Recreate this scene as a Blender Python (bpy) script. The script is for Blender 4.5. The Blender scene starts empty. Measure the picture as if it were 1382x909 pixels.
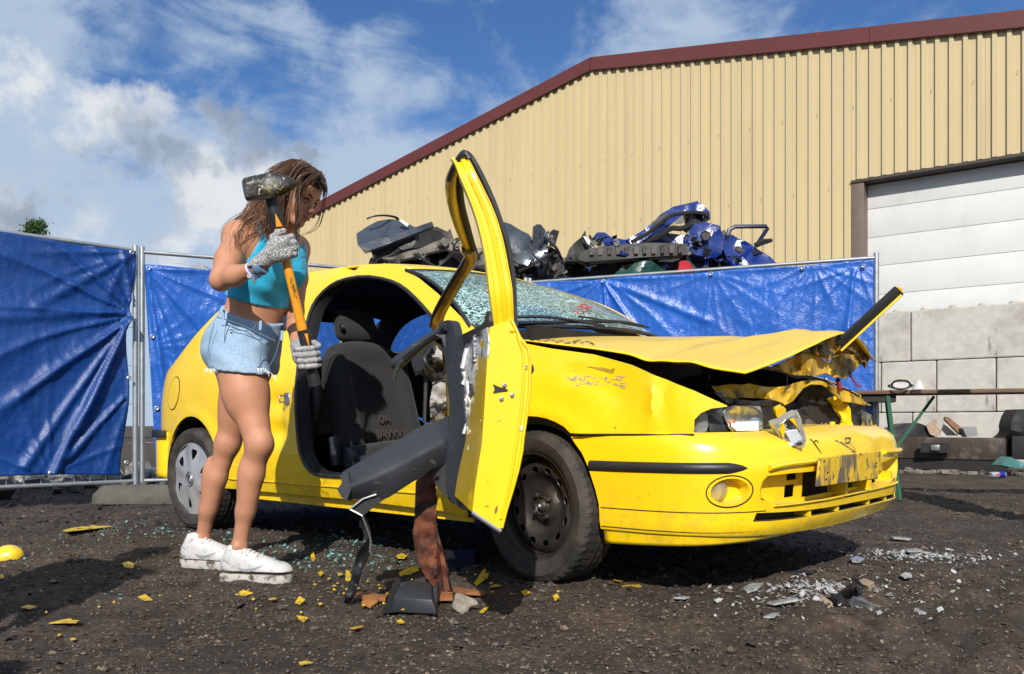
import bpy, bmesh, math, random
import numpy as np
from mathutils import Vector, Matrix, noise
from mathutils.geometry import delaunay_2d_cdt
R = math.radians
random.seed(7)
scene = bpy.context.scene
col = scene.collection
# ---------------------------------------------------------------- camera
F, HZ, CX, CH = 1141.0, 574.0, 691.0, 0.584
cam = bpy.data.cameras.new('camera'); camo = bpy.data.objects.new('camera', cam); col.objects.link(camo)
cam.sensor_width = 36; cam.lens = F/1382*36; cam.shift_y = 119.5/1382; cam.clip_start = .05; cam.clip_end = 3000
camo.location = (0, 0, CH); camo.rotation_euler = (R(90), 0, 0)
scene.camera = camo
scene.view_settings.view_transform = 'Standard'; scene.view_settings.look = 'None'
scene.view_settings.exposure = 0.12; scene.view_settings.gamma = 1
# ---------------------------------------------------------------- world: Nishita sky with clouds over it
SUN_EL = R(33); LAZ = Vector((.04, .999, 0)).normalized()      # LAZ: the way the light travels over the ground
world = bpy.data.worlds.new('World'); scene.world = world; world.use_nodes = True
wt = world.node_tree; wt.nodes.clear()
def wn(t, **k):
    n = wt.nodes.new(t)
    for a, b in k.items(): setattr(n, a, b)
    return n
def wmath(op, a, b=None, c=None, clamp=False):
    n = wn('ShaderNodeMath', operation=op); n.use_clamp = clamp
    for i, v in enumerate((a, b, c)):
        if v is None: continue
        if isinstance(v, (int, float)): n.inputs[i].default_value = v
        else: wt.links.new(v, n.inputs[i])
    return n.outputs[0]
sky = wn('ShaderNodeTexSky', sky_type='NISHITA'); sky.sun_disc = False
sky.sun_elevation = SUN_EL; sky.sun_rotation = R(187.5); sky.dust_density = .4; sky.ozone_density = 4.0; sky.air_density = .9
tc = wn('ShaderNodeTexCoord'); D = tc.outputs['Generated']
def wnoise(scale, detail, rough, mscale=(1, 1, 1), rot=(0, 0, 0), dist=0, loc=(0, 0, 0)):
    mp = wn('ShaderNodeMapping'); mp.inputs['Scale'].default_value = mscale; mp.inputs['Rotation'].default_value = rot
    mp.inputs['Location'].default_value = loc
    wt.links.new(D, mp.inputs[0])
    n = wn('ShaderNodeTexNoise'); n.inputs['Scale'].default_value = scale; n.inputs['Detail'].default_value = detail
    n.inputs['Roughness'].default_value = rough; n.inputs['Distortion'].default_value = dist
    wt.links.new(mp.outputs[0], n.inputs[0]); return n.outputs['Fac']
def wramp(v, a, b, smooth=True):
    m = wn('ShaderNodeMapRange'); m.interpolation_type = 'SMOOTHSTEP' if smooth else 'LINEAR'
    m.inputs['From Min'].default_value = a; m.inputs['From Max'].default_value = b
    wt.links.new(v, m.inputs['Value']); return m.outputs[0]
dn_ = wn('ShaderNodeTexNoise'); dn_.inputs['Scale'].default_value = 9; dn_.inputs['Detail'].default_value = 7; dn_.inputs['Roughness'].default_value = .6; wt.links.new(D, dn_.inputs[0])
ds_ = wn('ShaderNodeVectorMath', operation='SUBTRACT'); ds_.inputs[1].default_value = (.5, .5, .5); wt.links.new(dn_.outputs['Color'], ds_.inputs[0])
dk_ = wn('ShaderNodeVectorMath', operation='SCALE'); dk_.inputs['Scale'].default_value = .20; wt.links.new(ds_.outputs[0], dk_.inputs[0])
da_ = wn('ShaderNodeVectorMath', operation='ADD'); wt.links.new(D, da_.inputs[0]); wt.links.new(dk_.outputs[0], da_.inputs[1]); DB = da_.outputs[0]
def blob(px, py, rad):            # soft spot on the sky sphere, 1 in the middle, 0 at rad
    d = Vector(((px-CX)/F, 1, (HZ-py)/F)).normalized()
    n = wn('ShaderNodeVectorMath', operation='DISTANCE'); n.inputs[1].default_value = d
    wt.links.new(DB, n.inputs[0])
    return wmath('SUBTRACT', 1.0, wmath('DIVIDE', n.outputs['Value'], rad))
def wmax(vs):
    o = vs[0]
    for v in vs[1:]: o = wmath('MAXIMUM', o, v)
    return o
wis = wnoise(2.6, 8, .62, (1, 1, 2.4), (R(8), R(-32), 0), .6, (.3, .1, .2))
wis2 = wnoise(9, 6, .6, (1, 1, 2.0), (0, R(-35), 0), .8)
# the blue gaps of the photograph lower the wisps there, the low sky raises them
gaps = wmax([blob(230, 60, .17), blob(330, 95, .14), blob(590, 50, .17), blob(480, 30, .12), blob(640, 90, .14), blob(720, 30, .12), blob(1250, -40, .2)])
gaps = wmath('MAXIMUM', gaps, 0.0)
sep = wn('ShaderNodeSeparateXYZ'); wt.links.new(D, sep.inputs[0])
low = wramp(sep.outputs['Z'], .50, .06)
wv = wmath('ADD', wmath('ADD', wis, wmath('MULTIPLY', wmath('SUBTRACT', wis2, .5), .6)), wmath('MULTIPLY', low, .22))
wv = wmath('SUBTRACT', wv, wmath('MULTIPLY', gaps, .42))
wisp = wmath('MULTIPLY', wramp(wv, .20, .56), .88)
# cumulus heaps near the horizon, grey below and white above
cn = wnoise(7, 9, .58, (1, 1, 1.3), (0, 0, 0), .25, (1.7, .2, .5))
cb = wmax([blob(130, 175, .085), blob(185, 195, .085), blob(100, 200, .06), blob(225, 205, .06), blob(295, 165, .065), blob(350, 200, .06), blob(400, 210, .04),
           blob(290, 270, .10), blob(230, 330, .12), blob(60, 270, .10), blob(120, 330, .12), blob(370, 260, .07), blob(-160, 260, .15), blob(-60, 120, .08), blob(1500, 200, .15)])
cum = wramp(wmath('ADD', cb, wmath('MULTIPLY', wmath('SUBTRACT', cn, .5), 2.2)), .30, .80)
shade_lo = wmax([blob(180, 222, .075), blob(120, 222, .05), blob(235, 215, .05), blob(300, 158, .06), blob(345, 185, .06), blob(405, 205, .045), blob(70, 285, .08), blob(200, 275, .07), blob(-120, 300, .15)])
shade = wramp(wmath('ADD', shade_lo, wmath('MULTIPLY', wmath('SUBTRACT', cn, .5), 1.1)), .0, .8)
mixc = wn('ShaderNodeMix', data_type='RGBA'); mixc.inputs[6].default_value = (9.2, 9.5, 9.8, 1); mixc.inputs[7].default_value = (3.6, 4.4, 5.5, 1)
wt.links.new(shade, mixc.inputs[0])
tint = wn('ShaderNodeMix', data_type='RGBA', blend_type='MULTIPLY'); tint.inputs[0].default_value = 1; tint.inputs[7].default_value = (.78, 1.07, 1.34, 1)
wt.links.new(sky.outputs[0], tint.inputs[6])
m1 = wn('ShaderNodeMix', data_type='RGBA'); m1.inputs[7].default_value = (5.6, 6.9, 8.5, 1)
wt.links.new(wisp, m1.inputs[0]); wt.links.new(tint.outputs[2], m1.inputs[6])
m2 = wn('ShaderNodeMix', data_type='RGBA'); wt.links.new(wmath('MULTIPLY', cum, .93), m2.inputs[0]); wt.links.new(m1.outputs[2], m2.inputs[6]); wt.links.new(mixc.outputs[2], m2.inputs[7])
bg = wn('ShaderNodeBackground'); bg.inputs[1].default_value = .08
wt.links.new(m2.outputs[2], bg.inputs[0]); wo = wn('ShaderNodeOutputWorld'); wt.links.new(bg.outputs[0], wo.inputs[0])
# ---------------------------------------------------------------- sun
sl = bpy.data.lights.new('sun', 'SUN'); sl.energy = 4.9; sl.angle = R(.5); sl.color = (1, .94, .85)
so = bpy.data.objects.new('sun', sl); col.objects.link(so)
ld = Vector((LAZ.x*math.cos(SUN_EL), LAZ.y*math.cos(SUN_EL), -math.sin(SUN_EL)))
so.rotation_euler = ld.to_track_quat('-Z', 'Y').to_euler(); so.location = (-2, -6, 8)

# ================================================================ helpers
def at(px, py, Y): return Vector(((px-CX)/F*Y, Y, CH+(HZ-py)/F*Y))
def gr(px, py):                                   # the ground point seen at a pixel
    Y = F*CH/(py-HZ); return Vector(((px-CX)/F*Y, Y, 0))
def tag(o, label=None, cat=None, group=None, kind=None):
    if label: o['label'] = label
    if cat: o['category'] = cat
    if group: o['group'] = group
    if kind: o['kind'] = kind
    return o
def empty(name, loc=(0, 0, 0), rz=0, parent=None):
    o = bpy.data.objects.new(name, None); col.objects.link(o); o.location = loc; o.rotation_euler = (0, 0, rz); o.empty_display_size = .2
    if parent: o.parent = parent
    return o
def link(name, me, parent=None, mat=None):
    if mat is not None and not me.materials:
        for m in (mat if isinstance(mat, (list, tuple)) else [mat]): me.materials.append(m)
    o = bpy.data.objects.new(name, me); col.objects.link(o)
    if parent: o.parent = parent
    return o
class MB:
    def __init__(s): s.v = []; s.f = []; s.m = []; s.sm = []
    def add(s, vs, fs, mi=0, smooth=False):
        b = len(s.v); s.v += [tuple(v) for v in vs]
        for f in fs: s.f.append(tuple(i+b for i in f)); s.m.append(mi); s.sm.append(smooth)
        return s
    def box(s, c, h, M=None, mi=0):
        M = M or Matrix.Identity(3); c = Vector(c)
        vs = [c + M @ Vector((x*h[0], y*h[1], z*h[2])) for x in (-1, 1) for y in (-1, 1) for z in (-1, 1)]
        return s.add(vs, [(0, 1, 3, 2), (4, 6, 7, 5), (0, 4, 5, 1), (2, 3, 7, 6), (0, 2, 6, 4), (1, 5, 7, 3)], mi)
    def bar(s, a, b, w, h, up=(0, 0, 1), mi=0):
        a, b = Vector(a), Vector(b); d = (b-a); L = d.length; d.normalize(); u = Vector(up); sd = d.cross(u)
        if sd.length < 1e-4: sd = d.cross(Vector((1, 0, 0)))
        sd.normalize(); u = sd.cross(d)
        M = Matrix((d, sd, u)).transposed(); return s.box((a+b)/2, (L/2, w/2, h/2), M, mi)
    def tube(s, pts, r, seg=10, mi=0, closed=False, cap=True, squash=None, smooth=True):
        pts = [Vector(p) for p in pts]; n = len(pts)
        rr = r if isinstance(r, (list, tuple)) else [r]*n
        T = []
        for i in range(n):
            a = pts[(i-1) % n] if (closed or i > 0) else pts[i]; b = pts[(i+1) % n] if (closed or i < n-1) else pts[i]
            t = b-a; T.append(t.normalized() if t.length > 1e-9 else Vector((0, 0, 1)))
        N = T[0].orthogonal().normalized() if squash is None else (Vector(squash[0])-T[0]*Vector(squash[0]).dot(T[0])).normalized()
        vs = []
        for i in range(n):
            N = (N - T[i]*N.dot(T[i])); N = N.normalized() if N.length > 1e-6 else T[i].orthogonal().normalized()
            B = T[i].cross(N); k = 1 if squash is None else squash[1]
            for j in range(seg):
                a = 2*math.pi*j/seg; vs.append(pts[i] + N*(math.cos(a)*rr[i]*k) + B*(math.sin(a)*rr[i]))
        fs = []; m = n if closed else n-1
        for i in range(m):
            for j in range(seg):
                a = i*seg+j; b = i*seg+(j+1) % seg; c = ((i+1) % n)*seg+(j+1) % seg; d = ((i+1) % n)*seg+j
                fs.append((a, b, c, d))
        s.add(vs, fs, mi, smooth)
        if cap and not closed:
            b = len(s.v)-len(vs)
            s.f.append(tuple(b+j for j in reversed(range(seg)))); s.m.append(mi); s.sm.append(False)
            s.f.append(tuple(b+(n-1)*seg+j for j in range(seg))); s.m.append(mi); s.sm.append(False)
        return s
    def loft(s, rings, mi=0, cap=True, smooth=True, closed=True):
        k = len(rings[0]); vs = [p for r in rings for p in r]; fs = []
        for i in range(len(rings)-1):
            for j in range(k if closed else k-1):
                fs.append((i*k+j, i*k+(j+1) % k, (i+1)*k+(j+1) % k, (i+1)*k+j))
        s.add(vs, fs, mi, smooth)
        if cap and closed:
            b = len(s.v)-len(vs)
            s.f.append(tuple(b+j for j in reversed(range(k)))); s.m.append(mi); s.sm.append(False)
            s.f.append(tuple(b+(len(rings)-1)*k+j for j in range(k))); s.m.append(mi); s.sm.append(False)
        return s
    def lathe(s, c, prof, seg=32, axis='Y', mi=0, M=None, smooth=True):      # prof: (radius, along axis)
        c = Vector(c); M = M or Matrix.Identity(3); vs = []
        for (r, a) in prof:
            for j in range(seg):
                t = 2*math.pi*j/seg; x, z = r*math.cos(t), r*math.sin(t)
                p = Vector((x, a, z)) if axis == 'Y' else (Vector((x, z, a)) if axis == 'Z' else Vector((a, x, z)))
                vs.append(c + M @ p)
        fs = []
        for i in range(len(prof)-1):
            for j in range(seg): fs.append((i*seg+j, i*seg+(j+1) % seg, (i+1)*seg+(j+1) % seg, (i+1)*seg+j))
        return s.add(vs, fs, mi, smooth)
    def mesh(s, name, sharp=None, bevel=None, merge=True):
        me = bpy.data.meshes.new(name); me.from_pydata(s.v, [], s.f)
        me.polygons.foreach_set('material_index', s.m); me.polygons.foreach_set('use_smooth', s.sm)
        if bevel or merge:
            bm = bmesh.new(); bm.from_mesh(me)
            if merge: bmesh.ops.remove_doubles(bm, verts=bm.verts, dist=1e-5)
            bmesh.ops.recalc_face_normals(bm, faces=bm.faces)
            if bevel:
                es = [e for e in bm.edges if len(e.link_faces) == 2 and e.calc_face_angle(0) > R(35)]
                bmesh.ops.bevel(bm, geom=es, offset=bevel, segments=2 if bevel > .004 else 1, affect='EDGES', profile=.6)
            bm.to_mesh(me); bm.free()
        if sharp: me.set_sharp_from_angle(angle=R(sharp))
        me.update(); return me
    def build(s, name, mat, parent=None, sharp=40, bevel=None, merge=True):
        return link(name, s.mesh(name, sharp, bevel, merge), parent, mat)
def spline(pts, n):                                # Catmull-Rom through pts
    P = [Vector(p) for p in pts]; P = [P[0]*2-P[1]]+P+[P[-1]*2-P[-2]]; out = []
    m = len(P)-3
    for i in range(n+1):
        t = i/n*m; k = min(int(t), m-1); t -= k; a, b, c, d = P[k:k+4]
        out.append(.5*((2*b)+(c-a)*t+(2*a-5*b+4*c-d)*t*t+(3*b-a-3*c+d)*t*t*t))
    return out
def rnd(a, b): return random.uniform(a, b)
def resample(poly, step):
    out = []
    n = len(poly)
    for i in range(n):
        a = Vector(poly[i]); b = Vector(poly[(i+1) % n]); L = (b-a).length; k = max(1, int(round(L/step)))
        for j in range(k): out.append(a+(b-a)*j/k)
    return out
def roundpoly(poly, it=1):                         # Chaikin corner cutting
    for _ in range(it):
        q = []
        n = len(poly)
        for i in range(n):
            a = Vector(poly[i]); b = Vector(poly[(i+1) % n]); q += [a*.75+b*.25, a*.25+b*.75]
        poly = q
    return poly
def inside(p, poly):
    x, y = p[0], p[1]; c = False; n = len(poly); j = n-1
    for i in range(n):
        xi, yi = poly[i][0], poly[i][1]; xj, yj = poly[j][0], poly[j][1]
        if (yi > y) != (yj > y) and x < (xj-xi)*(y-yi)/(yj-yi)+xi: c = not c
        j = i
    return c
def panel(name, outline, mapf, mat, parent=None, holes=(), step=.04, thick=.004, sharp=38, smooth=True, jitter=0, flip=False, mi_back=0, merge=False, ext=None):
    """Sheet cut from a 2D outline with holes, laid on the surface mapf(a, b) -> Vector, with real thickness."""
    o = resample(outline, step); hs = [resample(h, step) for h in holes]
    V = [Vector((p[0], p[1])) for p in o]; E_ = [(i, (i+1) % len(o)) for i in range(len(o))]
    for h in hs:
        b = len(V); V += [Vector((p[0], p[1])) for p in h]; E_ += [(b+i, b+(i+1) % len(h)) for i in range(len(h))]
    xs = [p[0] for p in o]; ys = [p[1] for p in o]; rs = random.Random(5)
    edge = V[:]; ea = np.array([(p.x, p.y) for p in edge])
    y = min(ys)+step*.5; row = 0
    while y < max(ys):
        x = min(xs)+step*(.5 if row % 2 else .25)
        while x < max(xs):
            q = (x+rs.uniform(-1, 1)*jitter*step, y+rs.uniform(-1, 1)*jitter*step)
            if inside(q, o) and not any(inside(q, h) for h in hs):
                if np.min((ea[:, 0]-q[0])**2+(ea[:, 1]-q[1])**2) > (step*.42)**2: V.append(Vector(q))
            x += step
        y += step*.9; row += 1
    r = delaunay_2d_cdt(V, E_, [], 0, 1e-7)
    pv = r[0]; fs = []
    for f in r[2]:
        c = (pv[f[0]]+pv[f[1]]+pv[f[2]])/3
        if inside(c, o) and not any(inside(c, h) for h in hs): fs.append(tuple(f))
    P = [Vector(mapf(p.x, p.y)) for p in pv]
    if flip: fs = [tuple(reversed(f)) for f in fs]
    nrm = [Vector((0, 0, 0)) for _ in P]; ed = {}
    for f in fs:
        n = (P[f[1]]-P[f[0]]).cross(P[f[2]]-P[f[0]])
        for i in f: nrm[i] += n
        for i in range(3):
            a, b = f[i], f[(i+1) % 3]; ed[(a, b)] = 1
    n0 = len(P); back = [P[i]-nrm[i].normalized()*thick if nrm[i].length > 0 else P[i] for i in range(n0)]
    if ext is not None: back = [p+Vector(ext) for p in P]
    F_ = list(fs)+[(f[0]+n0, f[2]+n0, f[1]+n0) for f in fs]; mi = [0]*len(fs)+[mi_back]*len(fs); 
    for (a, b) in ed:
        if (b, a) not in ed: F_.append((a, a+n0, b+n0, b)); mi.append(0)
    me = bpy.data.meshes.new(name); me.from_pydata([tuple(p) for p in P+back], [], F_)
    me.polygons.foreach_set('material_index', mi); me.polygons.foreach_set('use_smooth', [smooth]*len(F_))
    used = set(i for f in F_ for i in f)
    if len(used) < 2*n0:
        bm = bmesh.new(); bm.from_mesh(me); bmesh.ops.delete(bm, geom=[v for v in bm.verts if not v.link_faces], context='VERTS'); bm.to_mesh(me); bm.free()
    if sharp: me.set_sharp_from_angle(angle=R(sharp))
    me.update()
    return link(name, me, parent, mat)
def gridsheet(name, nu, nv, fn, mat, parent=None, thick=0, sharp=None, wrap=False):
    P = [Vector(fn(i/nu, j/nv)) for j in range(nv+1) for i in range(nu+1)]
    fs = [(j*(nu+1)+i, j*(nu+1)+i+1, (j+1)*(nu+1)+i+1, (j+1)*(nu+1)+i) for j in range(nv) for i in range(nu)]
    if thick:
        nr = [Vector((0, 0, 0)) for _ in P]
        for f in fs:
            n = (P[f[1]]-P[f[0]]).cross(P[f[3]]-P[f[0]])
            for i in f: nr[i] += n
        n0 = len(P); P += [P[i]-nr[i].normalized()*thick for i in range(n0)]
        fs += [(a+n0, d+n0, c+n0, b+n0) for a, b, c, d in fs[:]]
        W_ = nu+1
        for i in range(nu):
            fs += [(i+1, i, i+n0, i+1+n0), (nv*W_+i, nv*W_+i+1, nv*W_+i+1+n0, nv*W_+i+n0)]
        for j in range(nv):
            fs += [(j*W_, (j+1)*W_, (j+1)*W_+n0, j*W_+n0), ((j+1)*W_+nu, j*W_+nu, j*W_+nu+n0, (j+1)*W_+nu+n0)]
    me = bpy.data.meshes.new(name); me.from_pydata([tuple(p) for p in P], [], fs)
    me.polygons.foreach_set('use_smooth', [True]*len(fs))
    if sharp: me.set_sharp_from_angle(angle=R(sharp))
    me.update(); return link(name, me, parent, mat)
def fbm(p, o=4): return noise.fractal(p, 1.0, 2.1, o)
# ---------------------------------------------------------------- implicit surfaces (bodies, gloves, shoes, cushions)
class Sdf:
    def __init__(s, lo, hi, h):
        s.lo = np.array(lo, float); s.h = h; s.n = np.ceil((np.array(hi)-s.lo)/h).astype(int)+1
        s.d = np.full(s.n, .5, np.float32); s.ax = [s.lo[i]+h*np.arange(s.n[i]) for i in range(3)]
    def sub(s, lo, hi):
        a = np.maximum(0, np.floor((np.array(lo)-s.lo)/s.h).astype(int)); b = np.minimum(s.n, np.ceil((np.array(hi)-s.lo)/s.h).astype(int)+1)
        sl_ = tuple(slice(int(a[i]), int(max(a[i], b[i]))) for i in range(3))
        X = s.ax[0][sl_[0]][:, None, None]; Y = s.ax[1][sl_[1]][None, :, None]; Z = s.ax[2][sl_[2]][None, None, :]
        return sl_, X, Y, Z
    def put(s, sl_, v, k, op):
        d = s.d[sl_]
        if op == 'sub': v = -v; h = np.maximum(k-np.abs(d-v), 0)/k if k else 0; s.d[sl_] = np.maximum(d, v)+h*h*k/4
        else: h = np.maximum(k-np.abs(d-v), 0)/k if k else 0; s.d[sl_] = np.minimum(d, v)-h*h*k/4
    def cone(s, a, b, ra, rb, k=.02, op='add'):
        a = np.array(a, float); b = np.array(b, float); m = max(ra, rb)+k+.03
        sl_, X, Y, Z = s.sub(np.minimum(a, b)-m, np.maximum(a, b)+m)
        ab = b-a; L2 = ab@ab+1e-12
        t = np.clip(((X-a[0])*ab[0]+(Y-a[1])*ab[1]+(Z-a[2])*ab[2])/L2, 0, 1)
        v = np.sqrt((X-a[0]-t*ab[0])**2+(Y-a[1]-t*ab[1])**2+(Z-a[2]-t*ab[2])**2)-(ra+(rb-ra)*t)
        s.put(sl_, v, k, op); return s
    def chain(s, pts, rs, k=.02):
        for i in range(len(pts)-1): s.cone(pts[i], pts[i+1], rs[i], rs[i+1], k)
        return s
    def ell(s, c, r, M=None, k=.02, op='add'):
        c = np.array(c, float); m = max(r)+k+.03; sl_, X, Y, Z = s.sub(c-m, c+m)
        M = np.array(M) if M is not None else np.eye(3)           # columns = local axes
        q = [((X-c[0])*M[0, i]+(Y-c[1])*M[1, i]+(Z-c[2])*M[2, i])/r[i] for i in range(3)]
        g = np.sqrt(q[0]**2+q[1]**2+q[2]**2)+1e-9
        w = np.sqrt((q[0]/r[0])**2+(q[1]/r[1])**2+(q[2]/r[2])**2)+1e-9
        s.put(sl_, g*(g-1)/w, k, op); return s
    def rbox(s, c, hf, rad, M=None, k=.01, op='add'):
        c = np.array(c, float); m = float(np.linalg.norm(hf))+k+.03; sl_, X, Y, Z = s.sub(c-m, c+m)
        M = np.array(M) if M is not None else np.eye(3)
        q = [np.abs((X-c[0])*M[0, i]+(Y-c[1])*M[1, i]+(Z-c[2])*M[2, i])-hf[i]+rad for i in range(3)]
        v = np.sqrt(np.maximum(q[0], 0)**2+np.maximum(q[1], 0)**2+np.maximum(q[2], 0)**2)+np.minimum(np.maximum(np.maximum(q[0], q[1]), q[2]), 0)-rad
        s.put(sl_, v, k, op); return s
    def mesh(s, name, field=None):
        Fd = s.d if field is None else field
        Fd = Fd.copy(); Fd[0] = Fd[-1] = .1; Fd[:, 0] = Fd[:, -1] = .1; Fd[:, :, 0] = Fd[:, :, -1] = .1
        S = Fd < 0; c = np.zeros(np.array(S.shape)-1, np.int8)
        for i in (0, 1):
            for j in (0, 1):
                for k in (0, 1): c += S[i:S.shape[0]-1+i, j:S.shape[1]-1+j, k:S.shape[2]-1+k]
        act = np.argwhere((c > 0) & (c < 8)); idx = np.full(c.shape, -1, np.int32); idx[tuple(act.T)] = np.arange(len(act))
        P = np.zeros((len(act), 3)); W_ = np.zeros(len(act))
        for ax in range(3):
            o1, o2 = [a for a in range(3) if a != ax]
            for i in (0, 1):
                for j in (0, 1):
                    a = act.copy(); a[:, o1] += i; a[:, o2] += j; b = a.copy(); b[:, ax] += 1
                    fa = Fd[tuple(a.T)]; fb = Fd[tuple(b.T)]; mk = (fa < 0) != (fb < 0)
                    t = np.where(mk, fa/np.where(mk, fa-fb, 1), 0)
                    q = a.astype(float); q[:, ax] += t; P += q*mk[:, None]; W_ += mk
        P = s.lo+P/W_[:, None]*s.h
        Q = []
        for ax in range(3):
            o1, o2 = [(1, 2), (2, 0), (0, 1)][ax]
            a = S[tuple(slice(None, -1) if i == ax else slice(None) for i in range(3))]; b = S[tuple(slice(1, None) if i == ax else slice(None) for i in range(3))]
            e = np.argwhere(a != b); e = e[(e[:, o1] > 0) & (e[:, o2] > 0) & (e[:, o1] < c.shape[o1]) & (e[:, o2] < c.shape[o2])]
            s0 = S[tuple(e.T)]; v = []
            for (i, j) in ((0, 0), (1, 0), (1, 1), (0, 1)):
                q = e.copy(); q[:, o1] -= i; q[:, o2] -= j; v.append(idx[tuple(q.T)])
            q = np.stack(v, 1); q[~s0] = q[~s0][:, ::-1]; Q.append(q)
        Q = np.concatenate(Q); Q = Q[(Q >= 0).all(1)]
        me = bpy.data.meshes.new(name)
        me.vertices.add(len(P)); me.vertices.foreach_set('co', P.astype(np.float32).ravel())
        me.loops.add(len(Q)*4); me.loops.foreach_set('vertex_index', Q.astype(np.int32).ravel())
        me.polygons.add(len(Q)); me.polygons.foreach_set('loop_start', np.arange(len(Q), dtype=np.int32)*4)
        me.polygons.foreach_set('use_smooth', np.ones(len(Q), bool)); me.update(calc_edges=True); me.validate()
        return me
    def build(s, name, mat, parent=None, field=None): return link(name, s.mesh(name, field), parent, mat)
    def XYZ(s): return s.ax[0][:, None, None], s.ax[1][None, :, None], s.ax[2][None, None, :]

# ---------------------------------------------------------------- materials
def mat(name, c, rough=.5, metal=0, var=0, vs=6, c2=None, c2s=4, c2lo=.5, c2hi=.6, bump=0, bs=60, bd=.01, coat=0, spec=None, detail=6, rvar=0, sheen=0, stretch=None, bstretch=None, trans=0, alpha=None):
    m = bpy.data.materials.new(name); m.use_nodes = True; nt = m.node_tree; b = nt.nodes['Principled BSDF']; L = nt.links.new
    b.inputs['Base Color'].default_value = (*c, 1); b.inputs['Roughness'].default_value = rough; b.inputs['Metallic'].default_value = metal
    if coat: b.inputs['Coat Weight'].default_value = coat; b.inputs['Coat Roughness'].default_value = .06
    if spec is not None: b.inputs['Specular IOR Level'].default_value = spec
    if sheen: b.inputs['Sheen Weight'].default_value = sheen
    if trans: b.inputs['Transmission Weight'].default_value = trans
    if alpha is not None: b.inputs['Alpha'].default_value = alpha
    t = nt.nodes.new('ShaderNodeTexCoord'); co = t.outputs['Object']
    def mp(st):
        if not st: return co
        q = nt.nodes.new('ShaderNodeMapping'); q.inputs['Scale'].default_value = st; L(co, q.inputs[0]); return q.outputs[0]
    def nz(scale, det=detail, st=None):
        n = nt.nodes.new('ShaderNodeTexNoise'); n.inputs['Scale'].default_value = scale; n.inputs['Detail'].default_value = det; n.inputs['Roughness'].default_value = .6
        L(mp(st), n.inputs[0]); return n.outputs['Fac']
    cs = None
    def rgb(x):
        r = nt.nodes.new('ShaderNodeRGB'); r.outputs[0].default_value = (*x, 1); return r.outputs[0]
    if c2:
        mr = nt.nodes.new('ShaderNodeMapRange'); mr.inputs['From Min'].default_value = c2lo; mr.inputs['From Max'].default_value = c2hi
        L(nz(c2s, 8, stretch), mr.inputs['Value']); mx = nt.nodes.new('ShaderNodeMix'); mx.data_type = 'RGBA'
        L(mr.outputs[0], mx.inputs[0]); L(rgb(c), mx.inputs[6]); L(rgb(c2), mx.inputs[7]); cs = mx.outputs[2]
    if var:
        mr = nt.nodes.new('ShaderNodeMapRange'); mr.inputs['To Min'].default_value = 1-var; mr.inputs['To Max'].default_value = 1+var
        mr.inputs['From Min'].default_value = .3; mr.inputs['From Max'].default_value = .7
        L(nz(vs, st=stretch), mr.inputs['Value']); mx = nt.nodes.new('ShaderNodeMix'); mx.data_type = 'RGBA'; mx.blend_type = 'MULTIPLY'; mx.inputs[0].default_value = 1
        L(cs or rgb(c), mx.inputs[6]); L(mr.outputs[0], mx.inputs[7]); cs = mx.outputs[2]
    if cs: L(cs, b.inputs['Base Color'])
    if rvar:
        mr = nt.nodes.new('ShaderNodeMapRange'); mr.inputs['To Min'].default_value = max(.02, rough-rvar); mr.inputs['To Max'].default_value = rough+rvar
        mr.inputs['From Min'].default_value = .3; mr.inputs['From Max'].default_value = .7
        L(nz(vs*1.7), mr.inputs['Value']); L(mr.outputs[0], b.inputs['Roughness'])
    if bump:
        bp = nt.nodes.new('ShaderNodeBump'); bp.inputs['Strength'].default_value = bump; bp.inputs['Distance'].default_value = bd
        L(nz(bs, 5, bstretch), bp.inputs['Height']); L(bp.outputs[0], b.inputs['Normal'])
    return m
def hx(s):
    s = s.lstrip('#'); v = [int(s[i:i+2], 16)/255 for i in (0, 2, 4)]
    return tuple(((x+.055)/1.055)**2.4 if x > .04045 else x/12.92 for x in v)
M = {}
M['yellow'] = mat('yellow_paint', (.88, .585, .008), .32, var=.05, vs=2.2, coat=.55, rvar=.1, bump=.04, bs=9, bd=.02)
# fine dust and specks of dirt on the paint
def specks(m, scale, lo, hi, c, amt=1.0, stretch=(1, 1, 1)):
    nt = m.node_tree; b = nt.nodes['Principled BSDF']; L = nt.links.new
    t = nt.nodes.new('ShaderNodeTexCoord'); mp = nt.nodes.new('ShaderNodeMapping'); mp.inputs['Scale'].default_value = stretch; L(t.outputs['Object'], mp.inputs[0])
    n = nt.nodes.new('ShaderNodeTexNoise'); n.inputs['Scale'].default_value = scale; n.inputs['Detail'].default_value = 4; L(mp.outputs[0], n.inputs[0])
    r = nt.nodes.new('ShaderNodeMapRange'); r.inputs['From Min'].default_value = lo; r.inputs['From Max'].default_value = hi; r.inputs['To Max'].default_value = amt; L(n.outputs['Fac'], r.inputs['Value'])
    mx = nt.nodes.new('ShaderNodeMix'); mx.data_type = 'RGBA'; mx.inputs[7].default_value = (*c, 1); L(r.outputs[0], mx.inputs[0])
    src = b.inputs['Base Color'].links
    if src: L(src[0].from_socket, mx.inputs[6])
    else: mx.inputs[6].default_value = b.inputs['Base Color'].default_value
    L(mx.outputs[2], b.inputs['Base Color']); return m
specks(M['yellow'], 45, .69, .75, (.12, .08, .02), .7)
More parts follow.
